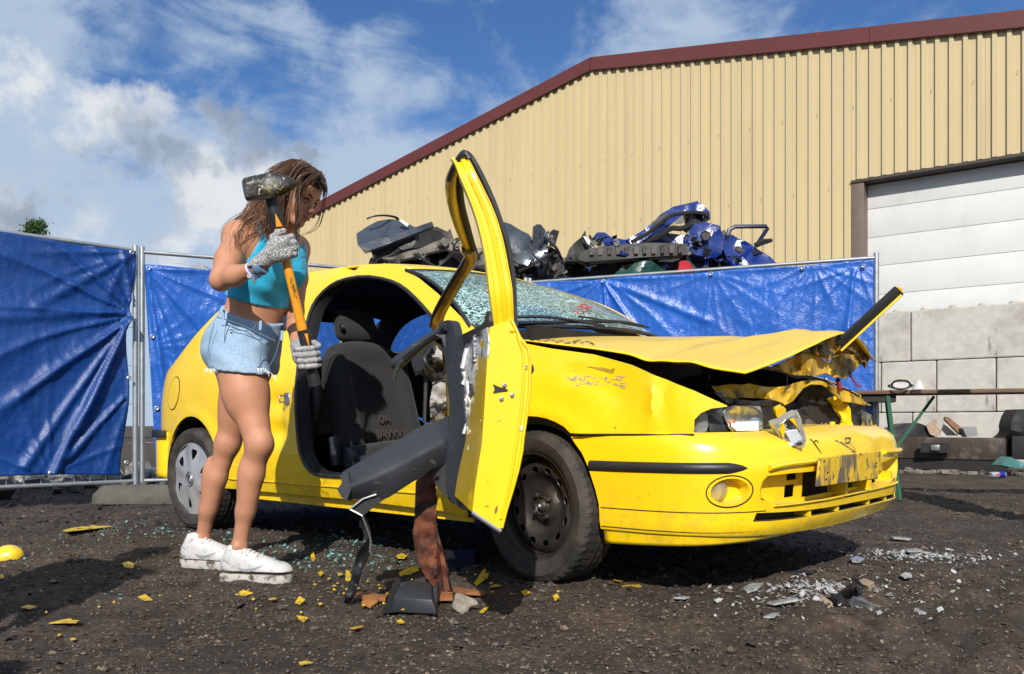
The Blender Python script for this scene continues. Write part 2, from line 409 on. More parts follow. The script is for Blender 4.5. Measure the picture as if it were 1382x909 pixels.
def road_dirt(m):                                 # mud thrown up on the lowest parts, dust settled on what faces up
    nt = m.node_tree; b = nt.nodes['Principled BSDF']; L = nt.links.new; t = nt.nodes.new('ShaderNodeTexCoord'); s = nt.nodes.new('ShaderNodeSeparateXYZ'); L(t.outputs['Object'], s.inputs[0])
    n = nt.nodes.new('ShaderNodeTexNoise'); n.inputs['Scale'].default_value = 16; n.inputs['Detail'].default_value = 8; n.inputs['Roughness'].default_value = .7; L(t.outputs['Object'], n.inputs[0])
    def mr(v, a, b_, c=0, d=1):
        r = nt.nodes.new('ShaderNodeMapRange'); r.inputs[1].default_value = a; r.inputs[2].default_value = b_; r.inputs[3].default_value = c; r.inputs[4].default_value = d; L(v, r.inputs[0]); return r.outputs[0]
    def mt(op, a, c):
        q = nt.nodes.new('ShaderNodeMath'); q.operation = op
        for i, v in enumerate((a, c)):
            if isinstance(v, (int, float)): q.inputs[i].default_value = v
            else: L(v, q.inputs[i])
        return q.outputs[0]
    mud = mt('MULTIPLY', mr(s.outputs['Z'], .42, .17), mr(n.outputs['Fac'], .46, .66, 0, .42))
    g = nt.nodes.new('ShaderNodeNewGeometry'); sn = nt.nodes.new('ShaderNodeSeparateXYZ'); L(g.outputs['Normal'], sn.inputs[0]); dust = mt('MULTIPLY', mr(sn.outputs['Z'], .6, .98), mr(n.outputs['Fac'], .3, .7, .15, .5))
    src = b.inputs['Base Color'].links[0].from_socket
    for fac, c in ((dust, (.42, .34, .20)), (mud, (.11, .08, .045))):
        mx = nt.nodes.new('ShaderNodeMix'); mx.data_type = 'RGBA'; mx.inputs[7].default_value = (*c, 1); L(fac, mx.inputs[0]); L(src, mx.inputs[6]); src = mx.outputs[2]
    L(src, b.inputs['Base Color']); ro = mt('ADD', mt('MULTIPLY', mt('MAXIMUM', dust, mud), .5), .30); L(ro, b.inputs['Roughness'])
    L(mt('SUBTRACT', .55, mt('MULTIPLY', mt('MAXIMUM', dust, mud), .9)), b.inputs['Coat Weight'])
road_dirt(M['yellow'])
M['yellow_dull'] = mat('dull_brown_yellow', (.55, .33, .03), .5, c2=(.08, .05, .02), c2s=5, c2lo=.5, c2hi=.62, var=.2)  # duller, browner yellow than the outer paint, with dark blotches
M['black_plastic'] = mat('black_plastic', (.018, .018, .02), .45, var=.3, vs=8, bump=.1, bs=120)
M['trim_grey'] = mat('grey_trim_plastic', (.028, .032, .039), .42, var=.15, vs=5, bump=.25, bs=260, bd=.003, rvar=.08)
specks(M['trim_grey'], 14, .64, .72, (.2, .19, .17), .35, (1, 1, 4))
M['trim_black'] = mat('black_trim', (.012, .013, .015), .5, bump=.2, bs=200, bd=.003)
M['dark'] = mat('dark_void_metal', (.012, .011, .010), .7, var=.4, vs=9, bump=.3, bs=30)
M['rubber'] = mat('tyre_rubber', (.020, .019, .018), .75, c2=(.075, .06, .045), c2s=9, c2lo=.42, c2hi=.75, bump=.25, bs=90, bd=.004)
M['steel_rim'] = mat('dirty_steel_rim', (.024, .022, .021), .5, metal=.3, c2=(.058, .046, .038), c2s=8, c2lo=.45, c2hi=.7, bump=.15, bs=60)
M['hubcap'] = mat('silver_hubcap', (.42, .43, .45), .35, metal=.4, var=.12, vs=8)
M['chrome'] = mat('reflector_chrome', (.75, .76, .78), .12, metal=1, bump=.2, bs=25)
M['lens'] = mat('clear_lens', (.75, .78, .8), .06, trans=.85, bump=.3, bs=90)
M['metal'] = mat('bare_metal', (.35, .35, .36), .38, metal=.8, var=.2)
M['galv'] = mat('galvanised_tube', (.42, .44, .46), .42, metal=.75, var=.18, vs=14, bump=.05, bs=40)
M['rust'] = mat('rusted_steel', (.15, .042, .017), .85, c2=(.028, .013, .009), c2s=11, c2lo=.44, c2hi=.58, bump=.5, bs=45, bd=.006, var=.25)
M['rustlight'] = mat('rust_flake', (.26, .10, .035), .85, var=.3, vs=20, bump=.4, bs=60)
M['seat'] = mat('charcoal_seat_fabric', (.020, .0195, .020), .95, var=.25, vs=60, bump=.35, bs=350, bd=.002, sheen=.1)
M['seat_side'] = mat('black_seat_fabric', (.011, .011, .012), .95, bump=.3, bs=300, bd=.002, sheen=.2)
M['white_film'] = mat('torn_white_door_film', (.62, .62, .64), .5, c2=(.16, .15, .15), c2s=9, c2lo=.52, c2hi=.62, bump=.6, bs=14, bd=.02)
M['headliner'] = mat('dark_headliner', (.03, .03, .032), .95, bump=.2, bs=200)
M['skin'] = mat('skin', (.45, .212, .125), .6, var=.13, vs=9, bump=.14, bs=180, bd=.002)
M['skin'].node_tree.nodes['Principled BSDF'].inputs['Subsurface Weight'].default_value = .06
M['skin'].node_tree.nodes['Principled BSDF'].inputs['Subsurface Radius'].default_value = (.012, .004, .002)
M['tank'] = mat('turquoise_knit', (.012, .37, .60), .8, var=.08, vs=30, bump=.25, bs=300, bd=.002, sheen=.2)
M['denim'] = mat('light_blue_denim', (.25, .37, .51), .9, c2=(.38, .50, .62), c2s=3, c2lo=.35, c2hi=.75, var=.2, vs=150, bump=.6, bs=300, bd=.002)
M['denim_thread'] = mat('frayed_white_thread', (.7, .74, .78), .9)
M['glove'] = mat('grey_knit_glove', (.17, .17, .175), .95, c2=(.50, .50, .50), c2s=190, c2lo=.48, c2hi=.56, bump=.6, bs=260, bd=.003)
M['glove_palm'] = mat('pale_rubber_palm', (.27, .27, .275), .6, c2=(.42, .42, .42), c2s=60, bump=.3, bs=120, bd=.002)
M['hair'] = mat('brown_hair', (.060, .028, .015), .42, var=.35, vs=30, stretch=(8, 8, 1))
M['hair_light'] = mat('light_brown_hair', (.17, .082, .038), .45, var=.25, vs=30)  # lighter brown for loose and outer strands
M['hair_dark'] = mat('dark_brown_hair', (.04, .018, .010), .45, var=.25, vs=30)
M['shoe'] = mat('white_shoe_leather', (.52, .52, .52), .5, c2=(.28, .26, .24), c2s=30, c2lo=.52, c2hi=.70, bump=.1, bs=80)
M['sole'] = mat('dirty_white_sole', (.46, .44, .41), .6, c2=(.08, .06, .045), c2s=34, c2lo=.50, c2hi=.64)
M['shoe_grey'] = mat('silver_shoe_patch', (.36, .37, .39), .35, metal=.3)
M['white'] = mat('white_cloth', (.75, .75, .76), .7)
M['lip'] = mat('lip', (.42, .13, .10), .4)
M['eye'] = mat('eye_white', (.34, .30, .28), .2)
M['iris'] = mat('eye_dark', (.03, .02, .015), .2)
M['brow'] = mat('brow', (.09, .045, .025), .8)
# ================================================================ ground
soil = mat('oily_dirt', (.037, .026, .018), .92, c2=(.080, .056, .038), c2s=2.2, c2lo=.44, c2hi=.66, var=.5, vs=34, bump=1.0, bs=55, bd=.02, detail=9)
specks(soil, 90, .62, .70, (.30, .25, .19), .8); specks(soil, 5.5, .54, .66, (.022, .015, .011), .8); specks(soil, 24, .60, .68, (.02, .014, .010), .6)
def gz(x, y):                                   # height of the trodden ground
    p = Vector((x, y, 0)); a = min(1, max(0, (y-1.2)/.6)) if y < 2 else 1
    z = .022*noise.noise(p*.8) + .012*noise.noise(p*3.1+Vector((4, 1, 0))) + .011*noise.noise(p*9.0) + .010*noise.noise(p*20) + .010*abs(noise.noise(p*43)) + .005*noise.noise(p*90)
    # half buried cobbles come through on the right in front
    m = max(0, min(1, (x-.25-(y-2.2)*.35)/.5))*max(0, min(1, (3.6-y)/.8))
    m = max(m, .35*max(0, min(1, noise.noise(p*.6+Vector((9, 3, 0)))*2)))
    if m > 0:
        r = math.floor(y/.115); fx = (x/.16+(.5 if r % 2 else 0)+.12*noise.noise(Vector((r, 3, 0)))) % 1-.5; fy = (y/.115) % 1-.5
        q = (fx*2)**2+(fy*2)**2
        cell = math.floor(x/.16+(.5 if r % 2 else 0)); hh = noise.noise(Vector((cell*1.7, r*2.3, 5)))
        z += m*max(0, 1-q)*.026*(1+hh*1.2)
    return z-.012
def axis(lo, hi, f0, f1, st, grow=1.22):
    v = []; x = f0
    while x < f1: v.append(x); x += st
    s = st; a = f0
    left = []
    while a > lo: s *= grow; a -= s; left.append(a)
    s = st; b = v[-1]; right = []
    while b < hi: s *= grow; b += s; right.append(b)
    return left[::-1]+v+right
gx = axis(-600, 600, -3.2, 4.2, .0155)
gy = axis(-600, 900, 1.55, 3.9, .0115, 1.0001)[0:0]
y = 1.55; ys = []
while y < 15: ys.append(y); y += .0045*y
s = .01; a = 1.55; lf = []
while a > -600: s *= 1.22; a -= s; lf.append(a)
s = .07; b = ys[-1]; rg = []
while b < 900: s *= 1.2; b += s; rg.append(b)
gy = lf[::-1]+ys+rg
nxg, nyg = len(gx), len(gy)
gv = [(x, y, gz(x, y) if (-8 < x < 9 and 0 < y < 16) else -.012) for y in gy for x in gx]
gf = [(j*nxg+i, j*nxg+i+1, (j+1)*nxg+i+1, (j+1)*nxg+i) for j in range(nyg-1) for i in range(nxg-1)]
me = bpy.data.meshes.new('ground'); me.from_pydata(gv, [], gf); me.polygons.foreach_set('use_smooth', [True]*len(gf)); me.update()
tag(link('ground', me, None, soil), kind='structure')
# ================================================================ the hall
DW = Vector((.809, -.588, 0)); NW = Vector((-.588, -.809, 0))         # along the wall (to the right), out of the wall (to the viewer)
W0 = Vector((5.88, 13.45, 0)); H0 = W0-NW*1.0
def hp(t, z, o=0): return H0+DW*t+NW*o+Vector((0, 0, z))
def t_at(px, B=H0): k = (px-CX)/F; return (k*B.y-B.x)/(DW.x-k*DW.y)
def z_at(px, py, B=H0): t = t_at(px, B); return CH+(HZ-py)/F*(B.y+DW.y*t)
TR = t_at(800); ZR = z_at(800, 79)
sR = (ZR-z_at(1382, 16))/(t_at(1382)-TR); sL = (ZR-z_at(435, 272))/(TR-t_at(435))
def zroof(t): return ZR-(sR*(t-TR) if t > TR else sL*(TR-t))
TL, TE = -18.6, 16.0
TD0 = t_at(1149); ZD = z_at(1165, 241); TD1 = TD0+5.2
clad = mat('cream_cladding', (.52, .425, .245), .45, var=.035, vs=1.2, bump=.03, bs=60, c2=(.46, .37, .21), c2s=.9, c2lo=.55, c2hi=.75, stretch=(3, 3, .25))
specks(clad, 30, .70, .76, (.25, .19, .10), .35)
maroon = mat('maroon_fascia', (.105, .022, .020), .5, var=.1, vs=1.5)
brown = mat('brown_frame', (.13, .095, .075), .55, var=.1)
hall = tag(empty('industrial_hall', hp(TR, 0)), 'large hall clad in cream ribbed sheet metal with maroon roof edge', 'hall')
def hpl(t, z, o=0): return hp(t, z, o)-hall.location
PITCH = .2045
def cl_sheet(t0, n, zb):
    mb = MB(); pr = []
    for k in range(n):
        t = t0+k*PITCH; pr += [(t, 0), (t+.090, 0), (t+.099, .044), (t+.160, .044), (t+.176, 0)]
    pr.append((t0+n*PITCH-.004, 0))
    top = [zroof(a)-.10 for a, o in pr]; bot = [zb]*len(pr)
    vs = [hpl(a, b, o) for (a, o), b in zip(pr, bot)]+[hpl(a, b, o) for (a, o), b in zip(pr, top)]
    k = len(pr); vs += [hpl(a, b, o-.003) for (a, o), b in zip(pr, bot)]+[hpl(a, b, o-.003) for (a, o), b in zip(pr, top)]
    fs = [(i, i+1, k+i+1, k+i) for i in range(k-1)]+[(2*k+i+1, 2*k+i, 3*k+i, 3*k+i+1) for i in range(k-1)]+[(i+1, i, 2*k+i, 2*k+i+1) for i in range(k-1)]
    mb.add(vs, fs); o = mb.build('cladding_sheet', clad, hall, sharp=None, merge=False)
    # laps: every other sheet sits a little proud
    o.location = NW*(.004 if int(round(t0*10)) % 2 else 0)
t = TD0; scr = MB()
k5 = PITCH*5
n_l = int((TD0-TL)/k5)+1
for i in range(n_l): cl_sheet(TD0-(i+1)*k5, 5, 0.0)
i = 0; t = TD0
while t < TE-.5:
    cl_sheet(t, 5, ZD if t < TD1-.1 else 0.0); t += k5
for r_ in (3.4, 4.75, 6.1):
    for i in range(-90, 40):
        t = TD0+i*PITCH+.195
        if t < TL or r_+.12*(i % 2) > zroof(t)-.5 or (TD0-.1 < t < TD1 and r_ < ZD+.1): continue
        if (i*7+int(r_*3)) % 3 == 0: scr.box(hpl(t-.15, r_, .037), (.007, .004, .007), Matrix.Rotation(R(-36), 3, 'Z'))
tag(scr.build('screws', mat('screw', (.2, .15, .09), .5, .5), hall), kind='stuff')
# structure behind: rear body of the hall and its two roof slopes
mb = MB(); pts = [(TL+.02, 0), (TE, 0), (TE, zroof(TE)-.14), (TR, ZR-.14), (TL+.02, zroof(TL)-.14)]
DPH = 26
tdo = [(TL+.02, 0), (TD0+.1, 0), (TD0+.1, ZD), (TD1, ZD), (TD1, 0), (TE, 0), (TE, zroof(TE)-.14), (TR, ZR-.14), (TL+.02, zroof(TL)-.14)]
mb.add([hpl(a, b, -.02) for a, b in tdo]+[hpl(a, b, -.4) for a, b in tdo], [tuple(range(9)), tuple(range(17, 8, -1))]+[(i, (i+1) % 9, 9+(i+1) % 9, 9+i) for i in range(9)])
mb.add([hpl(TL+.02, 0, -.4), hpl(TL+.02, 0, -DPH), hpl(TL+.02, zroof(TL)-.14, -DPH), hpl(TL+.02, zroof(TL)-.14, -.4)], [(0, 1, 2, 3)])
mb.add([hpl(a, b, -DPH) for a, b in pts], [(0, 1, 2, 3, 4)])
mb.add([hpl(TE, 0, -.4), hpl(TE, 0, -DPH), hpl(TE, zroof(TE)-.14, -DPH), hpl(TE, zroof(TE)-.14, -.4)], [(0, 1, 2, 3)])
mb.build('wall_core', clad, hall, merge=False)
for (a, b) in ((TL-.15, TR), (TR, TE+.15)):
    mb = MB(); za, zb = zroof(a), zroof(b)
    mb.add([hpl(a, za-.06, .05), hpl(b, zb-.06, .05), hpl(b, zb-.06, -DPH), hpl(a, za-.06, -DPH), hpl(a, za-.13, .05), hpl(b, zb-.13, .05), hpl(b, zb-.13, -DPH), hpl(a, za-.13, -DPH)],
           [(0, 1, 2, 3), (7, 6, 5, 4), (0, 4, 5, 1), (1, 5, 6, 2), (2, 6, 7, 3), (3, 7, 4, 0)])
    mb.build('roof_slope', maroon, hall)
    N = 4
    for q in range(N):                           # fascia in lengths with laps
        t0 = a+(b-a)*q/N; t1 = a+(b-a)*(q+1)/N-.008; z0, z1 = zroof(t0), zroof(t1); of = .10+.003*(q % 2)
        mb = MB(); sec = [(.0, of-.11), (.0, of), (-.265, of), (-.275, of-.03)]
        mb.add([hpl(t0, z0+s_, o_) for s_, o_ in sec]+[hpl(t1, z1+s_, o_) for s_, o_ in sec], [(0, 1, 5, 4), (1, 2, 6, 5), (2, 3, 7, 6), (0, 4, 7, 3), (0, 3, 2, 1), (4, 5, 6, 7)])
        mb.build('fascia', maroon, hall, sharp=None)
# roller door with its brown jamb and header
door = tag(empty('roller_door', hp(TD0, 0)), 'big grey white sectional roller door in the hall behind the block wall', 'garage door')
dl = lambda t, z, o: hp(t, z, o)-door.location
mb = MB(); RZ = Matrix((DW, NW, Vector((0, 0, 1)))).transposed()
JW = t_at(1166)-TD0
mb.box(dl(TD0+JW/2, ZD/2-.02, -.12), (JW/2, .14, ZD/2-.02), RZ); mb.build('door_jamb', brown, door, bevel=.006)
mb = MB(); mb.box(dl(TD1-.15, ZD/2-.02, -.12), (.13, .14, ZD/2-.02), RZ); mb.build('door_jamb', brown, door, bevel=.006)
mb = MB(); mb.box(dl((TD0+TD1)/2, ZD-.03, -.11), ((TD1-TD0)/2, .155, .022), RZ); mb.build('door_header', mat('dark_header', (.05, .04, .035), .6), door)
dmat = mat('off_white_door_panel', (.60, .61, .60), .5, var=.04, vs=3, bump=.12, bs=25, bstretch=(.3, .3, 4), c2=(.50, .50, .48), c2s=1.2, c2lo=.55, c2hi=.75)
zt = ZD-.06; i = 0
while zt > .1:
    zb = max(.05, zt-(.50 if i else .42)); mb = MB()
    mb.box(dl((TD0+JW+TD1-.28)/2, (zt+zb)/2, -.27), ((TD1-.28-TD0-JW)/2, .02, (zt-zb)/2-.003), RZ); mb.build('door_panel', dmat, door, bevel=.006); zt = zb; i += 1
# ================================================================ wall of big stacking blocks in front of the hall
conc = mat('cast_concrete', (.46, .44, .40), .85, c2=(.33, .31, .28), c2s=1.6, c2lo=.5, c2hi=.68, var=.1, vs=9, bump=.35, bs=40, bd=.006)
specks(conc, 7, .66, .72, (.12, .10, .08), .55, (1, 1, .35)); specks(conc, 40, .66, .72, (.2, .19, .17), .6)
bw = tag(empty('block_wall', W0), 'wall of big pale concrete stacking blocks standing before the hall door', 'block wall')
bmesh_cache = {}
def block_mesh(L, H, D_, stud):
    k = (round(L, 2), stud)
    if k in bmesh_cache: return bmesh_cache[k]
    mb = MB(); mb.box((0, 0, H/2), (L/2-.007, D_/2, H/2-.006), RZ)
    me = mb.mesh('concrete_block', bevel=.022)
    if stud:
        m2 = MB(); n = int(round(L/.4))
        for q in range(n):
            for d_ in (-.2, .2):
                c = DW*(-L/2+.2+q*.4)+NW*d_+Vector((0, 0, H-.008)); r1, r2 = .12, .075
                m2.loft([[c+DW*(r*math.cos(a))+NW*(r*math.sin(a))+Vector((0, 0, h)) for a in [R(22.5+45*j) for j in range(8)]] for r, h in ((r1, 0), (r2, .055))])
        bm = bmesh.new(); bm.from_mesh(me); t_ = m2.mesh('t'); bm.from_mesh(t_); bm.to_mesh(me); bm.free()
    me.materials.append(conc); bmesh_cache[k] = me; return me
def block(t, L, row, stud=False):
    o = bpy.data.objects.new('concrete_block', block_mesh(L, .8, .78, stud)); col.objects.link(o); o.parent = bw
    o.location = DW*(t+L/2)+NW*(-.39+rnd(-.008, .008))+Vector((0, 0, .8*row-.01))
for i in range(-11, 4): block(.425+1.6*i, 1.6, 2, True)
for i in range(-20, 7): block(.0+.8*i-.01, .8, 1)
for i in range(-11, 4): block(.45+1.6*i, 1.6, 0)
# ================================================================ site fences
def fence(A, B, label, z1=1.95, z0=.15, cat='fence', extra=0):
    A, B = Vector(A), Vector(B); e = empty('mesh_fence', A); d = (B-A); L = d.length; d.normalize(); up = Vector((0, 0, 1))
    tag(e, label, cat, None)
    for q in (0, L): 
        mb = MB(); mb.tube([d*q+up*.06, d*q+up*(z1+.04)], .021, 14); mb.build('fence_post', M['galv'], e)
    for z in (z0, z1):
        mb = MB(); mb.tube([up*z, d*L+up*z], .016, 10); mb.build('fence_rail', M['galv'], e)
    mb = MB(); n = int(L/.11)
    for i in range(1, n): mb.tube([d*(L*i/n)+up*z0, d*(L*i/n)+up*z1], .0025, 4, cap=False)
    for z in (.45, .75, 1.05, 1.35, 1.65, 1.88): mb.tube([up*z, d*L+up*z], .0025, 4, cap=False)
    tag(mb.build('wire_mesh', M['galv'], e), kind='stuff')
    return e
PA = Vector((-2.94, 6.6, 0)); dLf = Vector((-.712, -.702, 0)); PB = Vector((.13, 8.05, 0)); PC = Vector((2.965, 6.88, 0))
fence(PA+dLf*3.45, PA, 'mesh fence panel at left, hidden by the dark blue tarp up to its top rail')
fence(PA+Vector((.03, .05, 0)), PB, 'mesh fence panel behind the girl and the car roof')
fence(PB+Vector((.04, .02, 0)), PC, 'mesh fence panel ending at the tall post by the roller door')
PD = PA+dLf*3.5
fence(PD+dLf*.05+Vector((-3.3, -.6, 0)), PD+dLf*.02, 'mesh fence panel outside the left edge of the picture')
# concrete foot
def foot(c, ang, label):
    mb = MB(); Mx = Matrix.Rotation(ang, 3, 'Z'); rings = []
    for (h, l, w) in ((0, .36, .12), (.07, .355, .115), (.135, .30, .075), (.14, .28, .065)):
        rings.append([Vector(c)+Mx @ Vector((x*l, y*w, h-.01)) for x, y in ((-1, -.6), (-.85, -1), (.85, -1), (1, -.6), (1, .6), (.85, 1), (-.85, 1), (-1, .6))])
    mb.loft(rings, smooth=False)
    for q in (-.14, 0, .14): mb.tube([Vector(c)+Mx @ Vector((q, 0, .12)), Vector(c)+Mx @ Vector((q, 0, .15))], .028, 12)
    return tag(mb.build('concrete_weight', mat('old_concrete', (.085, .08, .07), .9, var=.3, bump=.6, bs=40, bd=.006), None, bevel=.008), label, 'fence foot')
foot((PA.x+.12, PA.y-.12, 0), R(6), 'dark concrete fence foot on the ground behind the rear wheel')
foot((PC.x-.55, PC.y+.2, 0), R(-20), 'concrete fence foot under the post near the roller door')
foot((PB.x, PB.y, 0), R(20), 'concrete fence foot under the post hidden behind the yellow car')
# tarps with real folds
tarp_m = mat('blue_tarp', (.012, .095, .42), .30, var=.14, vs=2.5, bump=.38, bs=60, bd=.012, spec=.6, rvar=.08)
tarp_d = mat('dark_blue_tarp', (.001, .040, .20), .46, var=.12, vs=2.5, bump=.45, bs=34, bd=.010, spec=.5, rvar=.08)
grom_m = M['galv']
def seg_d(p, a, b):
    ax, ay = a; bx, by = b; dx, dy = bx-ax, by-ay; t = max(0, min(1, ((p[0]-ax)*dx+(p[1]-ay)*dy)/(dx*dx+dy*dy))); return math.hypot(p[0]-ax-t*dx, p[1]-ay-t*dy), t
def tarp(name, A, d, n, s0, s1, zt, zb, mt, label, fans, ridges, groms, nu=240, nv=120, seed=0, amp=1.0, sideL=None, sideR=None, grp=None):
    A = Vector(A); root = A+d*s0
    def fn(u, v):
        s = s0+(s1-s0)*u; 
        zlo, zhi = zb(s), zt(s); z = zlo+(zhi-zlo)*v
        if sideL: s += sideL(z)*(1-u)**6
        if sideR: s += sideR(z)*u**6
        p = Vector((s*1.0, z*1.0, seed)); o = .030
        o += amp*(.016*noise.noise(p*1.3)+.010*noise.noise(Vector((s*3.1, z*2.3, seed+3)))+.0045*noise.noise(Vector((s*9, z*7, seed)))+.0035*noise.noise(Vector((s*24, z*13, seed)))+.0022*noise.noise(Vector((s*48, z*40, seed))))
        for (fs, fz, rad, k, h, ph) in fans:
            r = math.hypot(s-fs, z-fz); a = math.atan2(z-fz, s-fs)
            w = math.sin(a*k+ph+1.5*noise.noise(Vector((a*2, r, seed))))
            o += h*min(1, r/.12)*math.exp(-(r/rad)**1.5)*(1-abs(w))**2.0*1.6
        for (a_, b_, h, w) in ridges:
            q, t = seg_d((s, z), a_, b_); o += h*math.exp(-(q/(w*(.5+t)))**2)
        # edge hem sags between grommets
        return A+d*s+n*o+Vector((0, 0, z))-root
    o = gridsheet(name, nu, nv, fn, mt, None, thick=.0015); o.location = root
    for (gs, gzz) in groms:
        mb = MB(); c = A+d*gs+n*.062+Vector((0, 0, gzz))-root; q = Matrix((d, n, Vector((0, 0, 1)))).transposed()
        mb.lathe(c, [(.016, -.004), (.018, 0), (.012, .004), (.007, .002), (.007, -.004)], 12, 'Y', M=q); mb.build('grommet', grom_m, o)
    tag(o, label, 'tarp', grp); return o
nL = Vector((.702, -.712, 0)); nA = Vector((PB-PA).normalized()).cross(Vector((0, 0, 1))); nB = Vector((PC-PB).normalized()).cross(Vector((0, 0, 1)))
dA = (PB-PA).normalized(); dB = (PC-PB).normalized()
if nA.y > 0: nA = -nA
if nB.y > 0: nB = -nB
# left: s runs from the post towards the viewer
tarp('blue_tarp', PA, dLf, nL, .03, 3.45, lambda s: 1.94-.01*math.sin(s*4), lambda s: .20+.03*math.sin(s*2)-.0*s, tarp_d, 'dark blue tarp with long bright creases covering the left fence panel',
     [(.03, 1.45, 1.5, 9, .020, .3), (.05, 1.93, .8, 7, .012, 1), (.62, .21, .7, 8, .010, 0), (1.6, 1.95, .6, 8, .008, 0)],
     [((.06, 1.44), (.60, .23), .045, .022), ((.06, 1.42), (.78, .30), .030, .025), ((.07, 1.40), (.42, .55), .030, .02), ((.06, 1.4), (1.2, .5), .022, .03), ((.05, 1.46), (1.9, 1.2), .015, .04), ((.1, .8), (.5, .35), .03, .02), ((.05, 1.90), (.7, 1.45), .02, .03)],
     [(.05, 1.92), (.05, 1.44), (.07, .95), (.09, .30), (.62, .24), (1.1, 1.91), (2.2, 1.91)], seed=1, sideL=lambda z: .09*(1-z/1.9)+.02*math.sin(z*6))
LA = (PB-PA).length; LB = (PC-PB).length
tarp('blue_tarp', PA, dA, nA, .06, LA-.02, lambda s: 1.84+.004*math.sin(s*9) if s < 1.7 else 1.84+(s-1.7)*.055, lambda s: .22, tarp_m, 'bright blue tarp on the fence between the left post and the yellow car',
     [(.08, 1.82, 1.2, 9, .012, .5), (.1, 1.2, .5, 8, .005, 0), (1.3, 1.86, .6, 8, .006, 0)],
     [((.08, 1.8), (.5, .4), .022, .03), ((.08, 1.8), (.9, .9), .022, .03), ((.08, 1.8), (.28, .3), .018, .02)],
     [(.09, 1.81), (.12, 1.28), (.15, .72), (.17, .28), (1.2, 1.82), (2.4, 1.86)], seed=2, sideL=lambda z: .10*(1-z/1.84))
tarp('blue_tarp', PB, dB, nB, -.02, LB-.02, lambda s: 1.925+.006*math.sin(s*7), lambda s: .18, tarp_m, 'sunlit blue tarp stretched on the fence behind the bonnet, below the crushed cars',
     [(.78, 1.93, 1.0, 9, .010, .5), (1.75, 1.92, .6, 9, .004, 0), (2.6, 1.93, .7, 8, .006, 0), (0, 1.9, .6, 8, .005, .4), (2.93, 1.9, .6, 8, .007, .2)],
     [((.78, 1.9), (1.25, 1.2), .02, .02), ((.78, 1.9), (.85, 1.1), .022, .02), ((.78, 1.9), (1.7, 1.5), .012, .02), ((2.9, 1.85), (2.75, .4), .02, .03)],
     [(.1, 1.90), (.78, 1.90), (1.75, 1.90), (2.5, 1.90), (2.97, 1.88), (2.98, 1.25), (2.98, .6)], seed=5, nu=260)
# ================================================================ bench at the right with goggles
bt0 = at(1137, 529, 6.72); bt1 = at(1440, 520, 6.15); bz = .845
be = tag(empty('work_bench', (bt0.x, bt0.y, 0)), 'long narrow brown bench with green folding legs in front of the block wall', 'bench')
bdir = Vector((bt1.x-bt0.x, bt1.y-bt0.y, 0)).normalized(); bn = Vector((-bdir.y, bdir.x, 0)); Lb = 2.2
mb = MB(); mb.bar(bn*.22+Vector((0, 0, bz)), bdir*Lb+bn*.22+Vector((0, 0, bz)), .46, .03); mb.build('bench_top', mat('worn_brown_wood', (.13, .075, .045), .7, var=.3, vs=6, stretch=(1, 1, 6)), be, bevel=.005)
green = mat('dark_green_paint', (.012, .09, .045), .5, var=.2)
for k, s in enumerate((.33, 1.9)):
    for y in (.03, .40):
        mb = MB(); mb.bar(bdir*s+bn*y+Vector((0, 0, bz-.02)), bdir*(s+.09*(1 if k else 1))+bn*y+Vector((0, 0, .0)), .035, .03, up=bdir); mb.build('bench_leg', green, be, bevel=.004)
    mb = MB(); mb.bar(bdir*s+bn*.03+Vector((0, 0, .38)), bdir*s+bn*.40+Vector((0, 0, .38)), .025, .025); mb.build('leg_crossbar', green, be)
    mb = MB(); e2 = .34*(1 if not k else -1); mb.bar(bdir*(s+.05)+bn*.2+Vector((0, 0, .38)), bdir*(s+e2)+bn*.2+Vector((0, 0, bz-.03)), .022, .022); mb.build('leg_brace', green, be)
mb = MB(); mb.box(bdir*.25+bn*.2+Vector((0, 0, bz-.045)), (.14, .18, .028), Matrix((bdir, bn, Vector((0, 0, 1)))).transposed()); mb.build('leg_bracket', M['dark'], be)
g0 = at(1216, 520, 6.5); g0.z = bz+.015
gg = tag(empty('safety_goggles', g0), 'black rimmed safety goggles lying on the bench', 'goggles')
mb = MB(); pts = []
for j in range(20):
    a = 2*math.pi*j/20; pts.append(bdir*(.068*math.cos(a)*(1-.08*math.cos(a*2)))+bn*(.02*math.cos(a)**2)+Vector((0, 0, .038+.034*math.sin(a))))
mb.tube(pts, .008, 8, closed=True); mb.build('goggle_frame', M['black_plastic'], gg)
mb = MB(); mb.add(pts, [tuple(range(20))]); mb.build('goggle_lens', mat('smoky_clear_plastic', (.7, .72, .74), .1, alpha=.45), gg)
mb = MB(); mb.tube(spline([bdir*-.07+bn*.02+Vector((0, 0, .04)), bdir*-.085+bn*.06+Vector((0, 0, .03)), bn*.12+Vector((0, 0, .008)), bdir*.08+bn*.06+Vector((0, 0, .03)), bdir*.07+bn*.02+Vector((0, 0, .04))], 20), .006, 6); mb.build('goggle_strap', M['black_plastic'], gg)
g1 = at(1240, 520, 6.45); g1.z = bz+.015
mb = MB(); mb.lathe(g1, [(.0, .075), (.012, .07), (.03, .045), (.045, .004), (.047, 0), (.043, .003), (.028, .043), (.0, .068)], 14, 'Z'); tag(mb.build('plastic_cup', mat('clear_plastic', (.75, .75, .73), .15, alpha=.5), None), 'crumpled clear plastic cup on the bench beside the goggles', 'cup')
